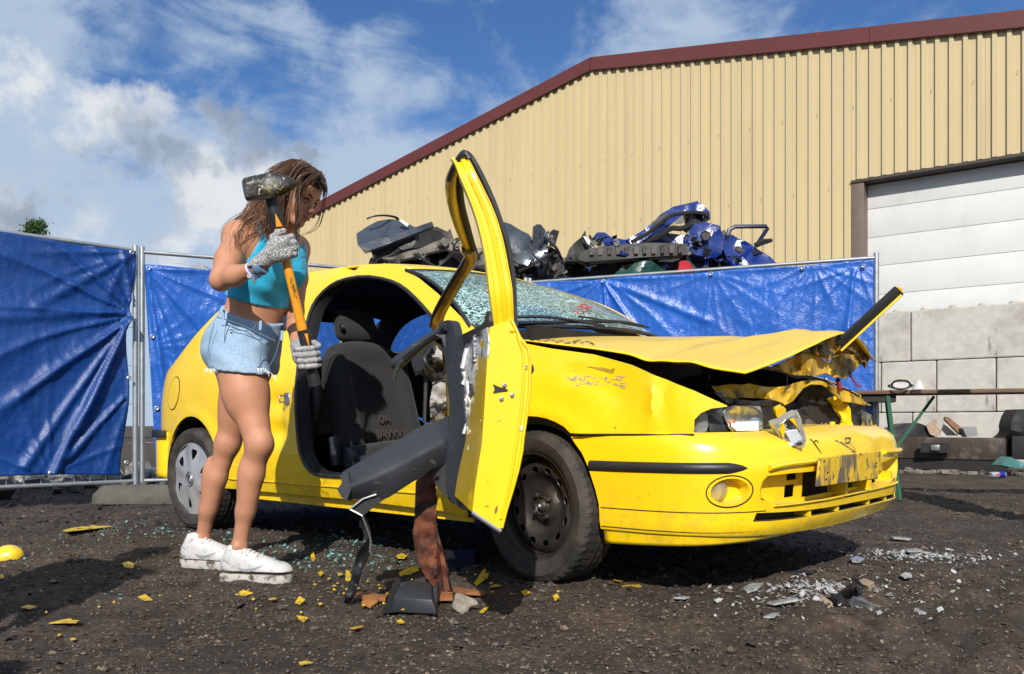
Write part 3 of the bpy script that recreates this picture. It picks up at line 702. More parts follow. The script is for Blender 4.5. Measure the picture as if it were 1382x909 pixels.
# ================================================================ scrap in front of the block wall at the right
def ring_tube(name, pts, r, mt, lab, cat, n=24): 
    mb = MB(); mb.tube(spline(pts, n), r, 8); return tag(mb.build(name, mt, None), lab, cat)
Yb = 10.6
b0, b1 = at(1185, 592, Yb+.5), at(1359, 590, Yb-.4); b0.z = b1.z = .30
be = tag(empty('rusty_beam', (b0+b1)/2-Vector((0, 0, .30))), 'long dark rusty hollow beam lying before the block wall', 'steel beam'); c0 = be.location.copy()
beam_m = mat('dark_rusty_beam', (.040, .028, .022), .6, c2=(.16, .12, .10), c2s=4, c2lo=.52, c2hi=.7, bump=.4, bs=30, var=.3)
mb = MB(); mb.bar(b0-c0, b1-c0, .24, .27); mb.build('beam_body', beam_m, be, bevel=.02)
mb = MB(); mb.bar(b0-c0-Vector((0, 0, .205)), b1-c0-Vector((0, 0, .205)), .20, .13); mb.build('beam_under_shade', M['dark'], be)  # dark box added as the shade under the beam
mb = MB(); bb = at(1262, 592, Yb-.12); bb.z = .31; mb.box(bb-c0, (.16, .03, .06), Matrix.Rotation(R(-30), 3, 'Z')); mb.build('beam_slot', M['dark'], be)
mb = MB(); mb.box(bb-c0+Vector((-.02, -.04, 0)), (.05, .02, .035), Matrix.Rotation(R(-30), 3, 'Z')); mb.build('light_clip', M['metal'], be, bevel=.01)
mb = MB(); b2 = b1+Vector((.25, -.1, .02)); mb.box(b2-c0, (.22, .16, .14), Matrix.Rotation(R(-30), 3, 'Z')); mb.build('beam_end_plate', M['dark'], be, bevel=.02)
# tall dark scrap at the right edge
s_ = [(1358, 618), (1361, 600), (1364, 592), (1370, 580), (1376, 562), (1386, 554), (1420, 552), (1440, 618)]
def scrap(name, px, Y, depth, mt, label, cat, crum=.03, step=.06, seed=1, parent=None, tilt=0, origin=None):
    """A crumpled solid piece: an outline standing at distance Y with real depth."""
    pts = [at(a, b, Y) for a, b in px]; P2 = [(p.x, p.z) for p in pts]
    org = Vector((sum(p[0] for p in P2)/len(P2), Y, min(p[1] for p in P2))) if parent is None else Vector((0, 0, 0))
    def mp(a, b):
        q = Vector((a, b, seed*3.7))
        return Vector((a+crum*.5*noise.noise(q*4), Y+tilt*(b-P2[0][1])+crum*2.2*noise.noise(q*1.7)+crum*1.0*noise.noise(q*5)+crum*.9*abs(noise.noise(q*3+Vector((7, 0, 0)))), b+crum*.4*noise.noise(q*3)))-org
    o = panel(name, P2, mp, mt, parent, step=step, sharp=32, jitter=.5, ext=(0, depth, 0))
    o.location = org
    if label: tag(o, label, cat)
    return o
scrap('scrap_heap', s_, 10.0, .25, M['dark'], 'dark crumpled scrap part at the right edge beside the rusty beam', 'scrap', .16)
scrap('plastic_fender_liner', [(1199, 590), (1203, 578), (1220, 571), (1238, 570), (1252, 575), (1266, 588), (1262, 592)], 10.95, .25, M['black_plastic'], 'black curved wheel arch liner behind the rusty beam', 'scrap', .03)
card = mat('weathered_cardboard', (.36, .27, .19), .9, var=.2)
scrap('cardboard_piece', [(1250, 574), (1262, 565), (1266, 568), (1264, 574), (1272, 580), (1266, 590), (1256, 586)], 10.9, .02, card, 'torn tan cardboard piece leaning behind the beam', 'cardboard', .02)
scrap('cardboard_piece', [(1277, 562), (1280, 562), (1309, 586), (1306, 589), (1296, 586), (1276, 566)], 10.8, .05, mat('old_wood_strip', (.22, .12, .07), .8, var=.3), 'slanting brown wooden strip behind the beam', 'wood', .01)
scrap('paper_piece', [(1270, 588), (1276, 570), (1284, 572), (1294, 588)], 10.95, .02, mat('pale_board', (.5, .46, .4), .8, var=.1), 'pale board between cardboard and slanting strip', 'board', .02)
scrap('headlamp_shell', [(1300, 578), (1303, 576), (1318, 576), (1320, 588), (1306, 590)], 10.7, .12, M['hubcap'], 'small grey lamp shell on top of the rusty beam', 'lamp shell', .02)
scrap('plastic_sheet', [(1354, 628), (1358, 621), (1366, 616), (1378, 620), (1392, 624), (1394, 630), (1372, 631)], 9.6, .2, mat('teal_film', (.05, .17, .16), .35, bump=.8, bs=12, bd=.03), 'crumpled teal plastic film on the ground at the right', 'plastic film', .06)
# drink can
cc = gr(1347, 646); cc.z = .045
can = tag(empty('drink_can', cc), 'blue and silver drink can lying on the ground near the block wall', 'can')
prof = [(.0, -.086), (.024, -.086), (.033, -.078), (.033, .070), (.026, .082), (.022, .086), (0, .084)]
mb = MB(); q = Matrix.Rotation(R(-86), 3, 'Z'); mb.lathe((0, 0, 0), prof, 20, 'Y', M=q); mb.build('can_body', mat('can_silver', (.55, .57, .62), .25, metal=.6), can)
cb_ = mat('can_blue', (.01, .03, .35), .25, metal=.4); cr_ = mat('can_red', (.5, .02, .03), .3)
mb = MB(); mb.lathe((0, 0, 0), [(.0336, -.0), (.0336, .066)], 20, 'Y', M=q); mb.build('can_label', cb_, can)
mb = MB(); mb.box(q @ Vector((0, -.012, .0))+Vector((0, -.033, .004)), (.02, .0012, .009)); mb.build('can_mark', cr_, can)
# small debris line under the beam: bits nobody could count
mb = MB(); rs = random.Random(3)
for i in range(420):
    x = rs.uniform(4.2, 7.2); y = 11.2-(x-4.2)*.55+rs.gauss(0, .25); r = rs.uniform(.012, .05)
    mb.box((x, y, gz(x, y)+r*.3), (r, r*rs.uniform(.4, 1), r*.5), Matrix.Rotation(rs.uniform(0, 6), 3, 'Z') @ Matrix.Rotation(rs.uniform(-.5, .5), 3, 'X'))
tag(mb.build('rubble', mat('pale_rubble', (.22, .2, .18), .9, c2=(.05, .04, .035), c2s=3, c2lo=.4, c2hi=.6), None), kind='stuff')
mb = MB()
for i in range(500):
    x = rs.uniform(-5.5, -1.5); y = 8.6+(x+3)*.3+rs.gauss(0, .5); r = rs.uniform(.02, .11)
    mb.box((x, y, r*.6), (r, r*rs.uniform(.4, 1), r*rs.uniform(.3, .9)), Matrix.Rotation(rs.uniform(0, 6), 3, 'Z') @ Matrix.Rotation(rs.uniform(-.9, .9), 3, 'X'))
tag(mb.build('scrap_bits', mat('grey_scrap', (.10, .10, .10), .7, c2=(.4, .38, .35), c2s=3, c2lo=.5, c2hi=.6), None), kind='stuff')
# ================================================================ tree top far left
tb = at(47, 300, 34); tr = tag(empty('tree', (tb.x, tb.y, 0)), 'lone green tree whose top shows above the left blue tarp', 'tree')
mb = MB(); H = tb.z
mb.tube([(0, 0, 0), (.05, 0, H*.5), (0, 0, H-.3)], [.22, .13, .03], 10)
rs = random.Random(11); cl = []
for i in range(46):
    z = rs.uniform(.28, .99)*H; a = rs.uniform(0, 6.28); L = (1-z/H)*2.3+.25; e = Vector((math.cos(a)*L*.8, math.sin(a)*L*.8, z+L*.25))
    mb.tube([(0, 0, z-.2), e], [.03, .01], 5); cl.append((e, L*.3+.12)); cl.append((e*.6+Vector((0, 0, z*.4)), L*.3+.12))
mb.build('trunk', mat('bark', (.07, .05, .035), .9), tr)
mb = MB()
for (c, r) in cl+[(Vector((0, 0, H-.1)), .22), (Vector((.3, 0, H-.32)), .22), (Vector((-.3, .1, H-.4)), .24)]:
    for j in range(int(90+r*160)):
        p = c+Vector((rs.gauss(0, r*.55), rs.gauss(0, r*.55), rs.gauss(0, r*.45))); q = Vector((rs.uniform(-1, 1), rs.uniform(-1, 1), rs.uniform(-.6, 1))).normalized(); s2 = q.orthogonal().normalized(); l = rs.uniform(.035, .075)
        mb.add([p-q*l, p+s2*l*.45, p+q*l, p-s2*l*.45], [(0, 1, 2, 3)])
tag(mb.build('crown', mat('leaves', (.045, .095, .025), .6, var=.4, vs=3), tr, merge=False), kind='stuff')
# far shed roof seen above the fence behind the girl
sh = at(266, 358, 30); e = tag(empty('distant_shed', (sh.x, sh.y, 0)), 'low grey shed roof peeping over the fence behind the girl', 'shed')
mb = MB(); mb.box((0, 2, sh.z/2-.1), (.42, 2, sh.z/2-.1)); mb.build('shed_wall', conc, e)
mb = MB(); zt_ = sh.z-.2
mb.add([(-.5, -.1, zt_), (.5, -.1, zt_), (.12, -.1, zt_+.28), (-.5, 4, zt_), (.5, 4, zt_), (.12, 4, zt_+.28)], [(0, 1, 2), (5, 4, 3), (0, 3, 4, 1), (1, 4, 5, 2), (2, 5, 3, 0)]); mb.build('shed_roof', mat('grey_tin', (.25, .26, .27), .6), e)
# ================================================================ the yellow car
CARM = Matrix.Translation((.639, 3.823, 0)) @ Matrix.Rotation(R(-40.3), 4, 'Z') @ Matrix.Translation((0, -.85, 0)) @ Matrix.Rotation(R(.9), 4, 'X') @ Matrix.Translation((0, .85, 0))
CINV = CARM.inverted()
car = bpy.data.objects.new('hatchback_car', None); col.objects.link(car); car.matrix_world = CARM
tag(car, 'battered yellow three door hatchback with open crushed door, lifted bonnet and cracked windscreen', 'car')
def itp(t, v):
    if v <= t[0][0]: return t[0][1]
    for (a, b), (c, d) in zip(t, t[1:]):
        if v <= c:
            q = (v-a)/(c-a); return b+(d-b)*q
    return t[-1][1]
def sitp(t, v):                                   # smooth interpolation through a table
    if v <= t[0][0]: return t[0][1]
    if v >= t[-1][0]: return t[-1][1]
    for i in range(len(t)-1):
        if v <= t[i+1][0]:
            x0, y0 = t[i]; x1, y1 = t[i+1]; h = x1-x0; q = (v-x0)/h
            m0 = (y1-y0)/h if i == 0 else (y1-t[i-1][1])/(x1-t[i-1][0]); m1 = (y1-y0)/h if i+2 >= len(t) else (t[i+2][1]-y0)/(t[i+2][0]-x0)
            return (2*q**3-3*q*q+1)*y0+(q**3-2*q*q+q)*h*m0+(-2*q**3+3*q*q)*y1+(q**3-q*q)*h*m1
PROF = [(0, .80), (.2, .832), (.3, .860), (.42, .868), (.54, .870), (.7, .866), (.80, .852), (.88, .832), (.92, .812), (1.0, .765), (1.15, .692), (1.33, .602), (1.40, .545), (1.45, .5)]
WID = [(-3.2, .70), (-3.12, .80), (-3.0, .865), (-2.8, .915), (-2.5, .955), (-2.2, .985), (-1.5, 1), (.1, 1), (.4, .985), (.63, .93), (.8, .83)]
def S_(x, z): return sitp(PROF, z)*sitp(WID, x)
def side(a, b):                                   # near (right hand) side of the body
    y = -S_(a, b)
    rr = math.hypot(a, b-.29); y -= .012*math.exp(-((rr-.345)/.03)**2)*(b > .3) if a > -.5 else .0
    if a < -1.9: rr = math.hypot(a+2.51, b-.285); y -= .012*math.exp(-((rr-.365)/.035)**2)
    # dents
    y += .030*math.exp(-((a-.36)/.10)**2-((b-.70)/.10)**2)+.012*math.exp(-((a-.18)/.05)**2-((b-.77)/.03)**2)
    y += .020*math.exp(-((a-.52)/.035)**2-((b-.68)/.09)**2)*math.sin(a*60)
    y += .022*math.exp(-((a+1.62)/.07)**2-((b-.62)/.16)**2)*(1+.6*math.sin(b*38))
    y += .016*(abs(noise.noise(Vector((a*11, b*5, 7))))-.15)*math.exp(-((a+1.62)/.11)**2)*max(0, min(1, (.95-b)*4))+.010*abs(noise.noise(Vector((a*9+b*6, b*9, 2))))*math.exp(-((a-.32)/.2)**2-((b-.74)/.12)**2)
    y += .010*noise.noise(Vector((a*5, b*5, 1)))*math.exp(-((a+1.7)/.35)**2)
    y += .006*noise.noise(Vector((a*7, b*7, 4)))*max(0, min(1, (a+.1)*4))
    zz = b
    d = math.exp(-((a+1.42)/.045)**2-((b-1.375)/.03)**2); zz -= .028*d; y += .02*d
    return Vector((a, y, zz))
def far(a, b): return Vector((a, S_(a, b), b))
def inv(mapf, px, py, g=(0, .7)):                 # where a sight line meets a body surface
    a, b = g
    def pr(a, b):
        w = CARM @ Vector(mapf(a, b)); return CX+F*w.x/w.y, HZ-F*(w.z-CH)/w.y
    for _ in range(14):
        x, y = pr(a, b); h = 1e-3; xa, ya = pr(a+h, b); xb, yb = pr(a, b+h)
        j = ((xa-x)/h, (xb-x)/h, (ya-y)/h, (yb-y)/h); det = j[0]*j[3]-j[1]*j[2]
        if abs(det) < 1e-6: break
        ex, ey = px-x, py-y; da = (ex*j[3]-j[1]*ey)/det; db = (j[0]*ey-ex*j[2])/det
        s = min(1, .5/max(abs(da), abs(db), 1e-9)); a += da*s; b += db*s
    return a, b
def smooth_side(a, b): return Vector((a, -S_(a, b), b))
def SI(pts): return [inv(smooth_side, x, y, (-.8 if x < 650 else .2, .8)) for x, y in pts]
def arc(cx, cz, r, a0, a1, n): return [(cx+r*math.cos(R(a0+(a1-a0)*i/n)), cz+r*math.sin(R(a0+(a1-a0)*i/n))) for i in range(n+1)]
Y_, DK = M['yellow'], M['headliner']
opening = SI([(411, 456), (416, 428), (425, 407), (443, 388), (460, 378), (492, 372), (524, 377), (545, 387), (566, 407), (584, 428)])+[(-.50, .955), (-.36, .86), (-.33, .7), (-.34, .5), (-.42, .385), (-.6, .366)]+SI([(460, 643), (429, 641), (416, 633), (407, 616), (402, 587), (401, 551), (402, 509), (406, 481)])
roofl = SI([(640, 442), (620, 425), (590, 395), (556, 367)])+[(-1.0, 1.335), (-1.12, 1.362), (-1.35, 1.388), (-1.68, 1.403), (-1.95, 1.395), (-2.2, 1.37), (-2.45, 1.325), (-2.62, 1.25), (-2.78, 1.14), (-2.92, 1.02), (-2.99, .965), (-3.06, .93)]
reararch = arc(-2.51, .285, .352, 180, 0, 22)
outer = [(-.24, .935)]+roofl+[(-3.125, .86), (-3.13, .7), (-3.13, .548), (-2.875, .548), (-2.868, .30)]+reararch[1:]+[(-2.155, .245), (-1.7, .245), (-1.1, .245), (-.5, .23), (-.345, .215)]+[(-.34, .33), (-.30, .44), (-.225, .53), (-.225, .8)]
# quarter window behind the door
qwin = SI([(405, 398), (410, 384), (425, 377), (436, 374.5), (420, 395), (412, 412)])
qwin = [(-1.70, 1.06), (-1.72, 1.17), (-1.76, 1.26), (-1.84, 1.315), (-2.1, 1.31), (-2.33, 1.25), (-2.50, 1.13), (-2.53, 1.06)]; qwin = roundpoly(qwin, 2)
panel('side_panel', outer, side, [Y_, DK], car, holes=[opening, qwin], step=.027, thick=.012, mi_back=1)
outf = [(-.24, .935)]+roofl+outer[len(roofl)+1:]
fwin = [(-.62, 1.0), (-1.08, 1.275), (-1.3, 1.315), (-1.52, 1.325), (-1.52, .93), (-.60, .93)]; fwin = roundpoly(fwin, 1)
panel('side_panel', outf, far, [Y_, DK], car, holes=[fwin, qwin], step=.05, thick=.012, flip=True, mi_back=1)
glass = mat('tinted_window_glass', (.10, .13, .13), .04, alpha=.22, spec=.8)
glass_d = mat('dark_window_glass', (.012, .016, .018), .05, alpha=.75, spec=.8)
def inset(poly, k):
    cx = sum(p[0] for p in poly)/len(poly); cy = sum(p[1] for p in poly)/len(poly); return [(cx+(p[0]-cx)*k, cy+(p[1]-cy)*k) for p in poly]
panel('window_glass', inset(qwin, 1.03), lambda a, b: far(a, b)+Vector((0, -.015, 0)), glass, car, step=.12, flip=True)
panel('window_glass', inset(fwin, 1.03), lambda a, b: far(a, b)+Vector((0, -.015, 0)), glass, car, step=.12, flip=True)
panel('window_glass', inset(qwin, 1.03), lambda a, b: side(a, b)+Vector((0, .008, 0)), glass_d, car, step=.12)
mb = MB(); mb.tube([side(*p)+Vector((0, -.002, 0)) for p in resample(qwin, .03)], .008, 6, closed=True); mb.build('window_seal', M['black_plastic'], car)
# door aperture: rubber seal, black reveal, sill plate
op = resample(roundpoly(opening, 1), .03)
mb = MB(); mb.tube([side(*p)+Vector((0, -.003, 0)) for p in op], .009, 8, closed=True); mb.build('door_seal', M['black_plastic'], car)
cxo = sum(p[0] for p in op)/len(op); czo = sum(p[1] for p in op)/len(op)
mb = MB(); rings = []
for (k, dy) in ((1.0, .0), (.994, .012), (.985, .03), (.975, .07)): rings.append([side(cxo+(p[0]-cxo)*k, czo+(p[1]-czo)*k)+Vector((0, dy, 0)) for p in op])
mb.loft(rings, cap=False); mb.build('door_aperture', mat('black_reveal', (.006, .006, .007), .6), car)
# striker, buckled lock pillar details
sx, sz = inv(smooth_side, 388, 538, (-1.6, .7)); c = side(sx, sz)
mb = MB(); mb.box(c+Vector((0, -.004, 0)), (.022, .005, .03)); mb.tube([c+Vector((-.012, -.005, .016)), c+Vector((-.012, -.04, .016)), c+Vector((-.012, -.04, -.016)), c+Vector((-.012, -.005, -.016))], .005, 8); mb.build('door_striker', M['metal'], car, bevel=.002)
# fuel flap
fx, fz = -2.80, .775
pl = [(fx+.085*math.cos(a)*(1.0), fz+.085*math.sin(a)*1.12) for a in [2*math.pi*i/28 for i in range(28)]]
panel('fuel_flap', pl, lambda a, b: side(a, b)+Vector((0, -.004, 0)), Y_, car, step=.03, thick=.003)
mb = MB(); mb.tube([side(*p)+Vector((0, -.001, 0)) for p in inset(pl, 1.03)], .003, 5, closed=True); mb.build('flap_gap', M['dark'], car)
# front fender
fend_top = SI([(713, 464), (744, 470), (801, 478), (849, 492), (898, 512), (937, 527), (981, 547)])
lamp = SI([(981, 548.5), (960, 551), (946, 557), (937.5, 566), (936, 586)])
seam = SI([(832, 586), (771, 584)])
farch = arc(0, .275, .345, 62, 178, 16)
fender = [(-.215, .925)]+fend_top+lamp+seam+farch+[(-.215, .45), (-.215, .7)]
def fnd(a, b):
    p = side(a, b); return p
hole = SI([(791, 494), (808, 495), (820, 498), (826, 496), (823, 504), (815, 502)])
panel('front_fender', fender, fnd, [Y_, M['dark']], car, step=.028, thick=.006, mi_back=1)
mb = MB(); o_ = panel('tear', hole, lambda a, b: side(a, b)+Vector((0, -.002, 0)), M['yellow_dull'], car, step=.03, thick=.001); o_.name = 'torn_crease'
# scratches on the fender, bare metal flakes
scr_m = mat('scraped_primer', (.30, .29, .30), .6, var=.4, vs=60); rs = random.Random(4)
mb = MB()
for i in range(80):
    x = 770+rs.random()*70; y = (509 if rs.random() < .5 else 517)+(x-770)*.03+rs.gauss(0, 2.4)
    if i > 62: x = 762+rs.random()*20; y = 508+rs.gauss(0, 3)
    a, b = inv(smooth_side, x, y, (.2, .75)); l = rs.uniform(.002, .011); w = rs.uniform(.0008, .0025)
    p = [side(a-l, b)+Vector((0, -.0015, 0)), side(a+l, b-l*.15)+Vector((0, -.0015, 0)), side(a+l*.7, b+w)+Vector((0, -.0015, 0)), side(a-l*.8, b+w*.7)+Vector((0, -.0015, 0))]; mb.add(p, [(0, 1, 2, 3)])
tag(mb.build('paint_scratches', scr_m, car, merge=False), kind='stuff')
fen_far = [(-.215, .925), (.0, .9), (.25, .85), (.5, .78), (.66, .70), (.655, .63), (.63, .552), (.2, .552)]+farch+[(-.215, .45)]
panel('front_fender', fen_far, far, [Y_, M['dark']], car, step=.05, thick=.006, flip=True, mi_back=1)
# panel gaps
def gap(fn, pts, r=.0028, name='panel_gap', m=None):
    mb = MB(); mb.tube([fn(*p)+Vector((0, -.0005 if fn is not far else .0005, 0)) for p in pts], r, 5); mb.build(name, m or M['dark'], car)
gap(side, resample([(-.218, .93), (-.218, .46)], .05)[:10]); gap(side, resample([(.2, .553), (.64, .553)], .04)[:12], .004)
# roof
ztop = lambda x: itp([(-2.62, 1.25), (-2.45, 1.325), (-2.2, 1.37), (-1.95, 1.395), (-1.68, 1.403), (-1.35, 1.388), (-1.12, 1.362), (-.95, 1.315)], x)
def roof(u, v):
    x = -2.5+1.55*u; xx = x+(.05*(1-(2*v-1)**2) if u > .8 else 0)*((u-.8)/.2 if u > .8 else 0); z0 = ztop(x); hw = S_(x, z0)-.004; y = (2*v-1)*hw
    return Vector((xx, y, z0+.035*(1-(2*v-1)**2)+.002))
gridsheet('roof', 24, 16, lambda u, v: roof(u, v), [Y_], car, thick=.010)
gridsheet('headliner', 24, 12, lambda u, v: roof(.02+u*.96, .03+v*.94)+Vector((0, 0, -.03)), M['headliner'], car, thick=.004)
# windscreen
bt = lambda v: Vector((-.395+.27*(1-(2*v-1)**2), (2*v-1)*.768, .985+.018*(1-(2*v-1)**2)))
tp = lambda v: Vector((-.945+.05*(1-(2*v-1)**2), (2*v-1)*.616, 1.305+.035*(1-(2*v-1)**2)))
def ws(u, v): p = bt(v).lerp(tp(v), u); q = 4*u*(1-u); sag = .03*math.exp(-((u-.5)/.22)**2-((v-.32)/.2)**2); return p+Vector((.03, 0, .05)).normalized()*(.045*q)-Vector((.5, 0, .85))*sag
wsm = bpy.data.materials.new('shattered_windscreen_glass'); wsm.use_nodes = True
nt = wsm.node_tree; L = nt.links.new; pb = nt.nodes['Principled BSDF']; t_ = nt.nodes.new('ShaderNodeTexCoord'); ob = t_.outputs['Object']
def N_(t, **k):
    n = nt.nodes.new(t)
    for a, b in k.items(): setattr(n, a, b)
    return n
def mth(op, a, b=None):
    n = N_('ShaderNodeMath', operation=op)
    for i, v in enumerate((a, b)):
        if v is None: continue
        if isinstance(v, (int, float)): n.inputs[i].default_value = v
        else: L(v, n.inputs[i])
    return n.outputs[0]
def rmp(v, a, b, c=0, d=1):
    n = N_('ShaderNodeMapRange'); n.inputs[1].default_value = a; n.inputs[2].default_value = b; n.inputs[3].default_value = c; n.inputs[4].default_value = d; L(v, n.inputs[0]); return n.outputs[0]
cr = None
for sc_, wd in ((9, .030), (24, .06), (60, .11)):
    nz_ = N_('ShaderNodeTexNoise'); nz_.inputs['Scale'].default_value = 6; L(ob, nz_.inputs[0])
    ad = N_('ShaderNodeVectorMath', operation='ADD'); sc2 = N_('ShaderNodeVectorMath', operation='SCALE'); sc2.inputs['Scale'].default_value = .08; L(nz_.outputs['Color'], sc2.inputs[0]); L(ob, ad.inputs[0]); L(sc2.outputs[0], ad.inputs[1])
    vo = N_('ShaderNodeTexVoronoi', feature='DISTANCE_TO_EDGE'); vo.inputs['Scale'].default_value = sc_; L(ad.outputs[0], vo.inputs['Vector'])
    e_ = rmp(vo.outputs['Distance'], wd, wd*.25)
    cr = e_ if cr is None else mth('MAXIMUM', cr, e_)
# impact stars: rays round three hits
for (hx_, hy_, hz_) in ((-.70, -.30, 1.19), (-.45, .10, 1.09), (-.5, -.5, 1.08)):
    sb = N_('ShaderNodeVectorMath', operation='SUBTRACT'); sb.inputs[1].default_value = (hx_, hy_, hz_); L(ob, sb.inputs[0]); sp = N_('ShaderNodeSeparateXYZ'); L(sb.outputs[0], sp.inputs[0])
    an = mth('ARCTAN2', sp.outputs['Y'], sp.outputs['X']); cb2 = N_('ShaderNodeCombineXYZ'); L(mth('MULTIPLY', an, 7.0), cb2.inputs[0]); ln = N_('ShaderNodeVectorMath', operation='LENGTH'); L(sb.outputs[0], ln.inputs[0]); L(mth('MULTIPLY', ln.outputs['Value'], 1.6), cb2.inputs[1])
    n2 = N_('ShaderNodeTexNoise'); n2.inputs['Scale'].default_value = 3.4; n2.inputs['Detail'].default_value = 3; L(cb2.outputs[0], n2.inputs[0])
    ray = mth('MULTIPLY', rmp(mth('ABSOLUTE', mth('SUBTRACT', n2.outputs['Fac'], .5)), .02, .0), rmp(ln.outputs['Value'], .65, .1)); cr = mth('MAXIMUM', cr, ray)
pt = N_('ShaderNodeTexNoise'); pt.inputs['Scale'].default_value = 3.2; pt.inputs['Detail'].default_value = 4; L(ob, pt.inputs[0])
dens = rmp(pt.outputs['Fac'], .38, .58, .55, 1.0)
cm = N_('ShaderNodeMix', data_type='RGBA'); cm.inputs[6].default_value = (.02, .075, .075, 1); cm.inputs[7].default_value = (.50, .74, .70, 1); L(mth('MULTIPLY', cr, dens), cm.inputs[0]); L(cm.outputs[2], pb.inputs['Base Color'])
L(rmp(mth('MULTIPLY', cr, dens), 0, 1, .58, .97), pb.inputs['Alpha']); pb.inputs['Roughness'].default_value = .12
bpn = N_('ShaderNodeBump'); bpn.inputs['Strength'].default_value = .8; bpn.inputs['Distance'].default_value = .004; L(cr, bpn.inputs['Height']); L(bpn.outputs[0], pb.inputs['Normal'])
gridsheet('windscreen', 26, 30, lambda u, v: ws(v, u), wsm, car)
mb = MB(); mb.tube([ws(0, i/24)+Vector((.005, 0, .004)) for i in range(23)], .010, 6); mb.tube([ws(1, i/24) for i in range(25)], .008, 6)
mb.tube([ws(i/16, 0)+Vector((0, -.003, .002)) for i in range(17)], .008, 6); mb.tube([ws(i/16, .99)+Vector((0, 0, .002)) for i in range(17)], .004, 6); mb.build('windscreen_seal', M['black_plastic'], car)
mb = MB(); mb.tube([ws(i/16, 1)+Vector((0, .006, .008)) for i in range(-1, 18)], .013, 8); mb.build('far_pillar', Y_, car)
# red scrawl on the glass
redp = mat('red_marker', (.62, .05, .06), .5)
mb = MB()
def wsp(px, py):
    a, b = inv(lambda a, b: ws(a, b), px, py, (.4, .6)); return ws(a, b)+Vector((.012, -.004, .014))
for st in ([(776, 420), (782, 417), (786, 421), (783, 424), (789, 425)], [(782, 416), (787, 414), (791, 418), (789, 421), (796, 419), (796, 417)], [(773, 423), (778, 427)]):
    mb.tube(spline([wsp(*p) for p in st], 10), .0035, 5)
mb.build('red_scrawl', redp, car)
# wipers and scuttle
mb = MB(); mb.tube(spline([ws(.0, .1)+Vector((.03, 0, .015)), ws(.03, .4)+Vector((.03, 0, .022)), ws(.05, .62)+Vector((.02, 0, .02))], 10), .008, 6)
mb.tube(spline([ws(.0, .35)+Vector((.05, 0, .01)), ws(.05, .2)+Vector((.03, 0, .02)), ws(.05, .10)+Vector((.02, 0, .02))], 8), .007, 6)
mb.tube([ws(.05, .30)+Vector((.02, 0, .03)), ws(.04, .66)+Vector((.02, 0, .022))], .005, 5); mb.build('wiper', M['black_plastic'], car)
gridsheet('scuttle', 20, 4, lambda u, v: bt(.02+.86*u)+Vector((.10*v, 0, -.03-.02*v)), M['trim_black'], car, thick=.004)
# bonnet, buckled upwards at the front
ZR_ = [(-.75, .925), (-.4, .965), (0, .985), (.4, .98), (.75, .945)]; ZM_ = [(-.75, .845), (-.55, .885), (-.3, .925), (0, .955), (.4, .965), (.75, .93)]
ZF_ = [(-.74, .752), (-.58, .782), (-.27, .858), (.03, .935), (.31, .955), (.454, .93), (.62, .885), (.745, .86)]
def hood(u, v):
    y = -.745+1.49*v; x0 = -.17-.12*(1-(y/.75)**2); x1 = .785+.03*(1-(y/.75)**2); x = x0+(x1-x0)*u
    a, b, c = sitp(ZR_, y), sitp(ZM_, y), sitp(ZF_, y)
    z = a*(1-u)*(1-2*u)+4*b*u*(1-u)+c*u*(2*u-1)
    z += .010*noise.noise(Vector((x*3, y*3, 2)))*u+.018*math.exp(-((u-.80)/.05)**2)*math.sin(y*5)-.012*math.exp(-((u-.62)/.05)**2)
    if u > .93: z -= .02*((u-.93)/.07)**2*max(0, math.sin((y+.1)*3))
    return Vector((x, y*(1-.02*u-(.15*u**3 if y > 0 else 0)), z))
gridsheet('bonnet', 44, 40, lambda u, v: hood(u, v), [Y_], car, thick=.004)
gridsheet('bonnet_underside', 26, 26, lambda u, v: hood(.03+u*.94, .03+v*.94)+Vector((0, 0, -.012-.018*math.sin(math.pi*u)*abs(math.sin(v*9)))), M['yellow_dull'], car, thick=.004)
mb = MB(); rs = random.Random(8)                    # black scribbled marks at the bonnet's near rear edge
for (x, y) in [(716, 461), (720, 459), (725, 460), (728, 462), (735, 461), (740, 459), (746, 460), (750, 463), (753, 462), (757, 461), (762, 464), (768, 463), (773, 462), (775, 464), (778, 461), (781, 460), (785, 463), (790, 462), (796, 464), (800, 466)]:
    a, b = inv(lambda a, b: hood(a, b), x, y-.5, (.2, .03)); l = rs.uniform(.007, .02)
    p = hood(a, b)+Vector((0, 0, .003)); d = Vector((l, rs.uniform(-.03, .03), 0)); q = hood(min(1, a+.012), max(0, b))+Vector((0, 0, .003))
    mb.bar(p, Vector((q.x, q.y+rs.uniform(-.02, .02), q.z)), rs.uniform(.006, .016), .002)
mb.build('scribble', M['black_plastic'], car)
def pY(tab): return lambda px, py: itp(tab, px)
def ppanel(name, out, Yf, mt, parent=car, step=5, thick=.006, crum=.0, seed=0, loc=CINV, holes=(), rnd_=0, sharp=35, smooth=True):
    """A piece given by its outline as seen from the street side, standing at its own distance, returned in car space."""
    if rnd_: out = roundpoly(out, rnd_)
    def mp(a, b):
        px, py = a, -b; Y = Yf(px, py)
        if crum: w = at(px, py, Y); Y += crum*(noise.noise(w*9+Vector((seed, 0, 0)))*1.4+noise.noise(w*24+Vector((seed, 0, 0))))
        return loc @ at(px, py, Y) if loc else at(px, py, Y)
    return panel(name, [(x, -y) for x, y in out], mp, mt, parent, holes=[[(x, -y) for x, y in h] for h in holes], step=step, thick=thick, sharp=sharp, smooth=smooth)
FY = pY([(900, 3.0), (985, 2.93), (1060, 3.12), (1110, 3.36), (1150, 3.6), (1190, 3.95)])
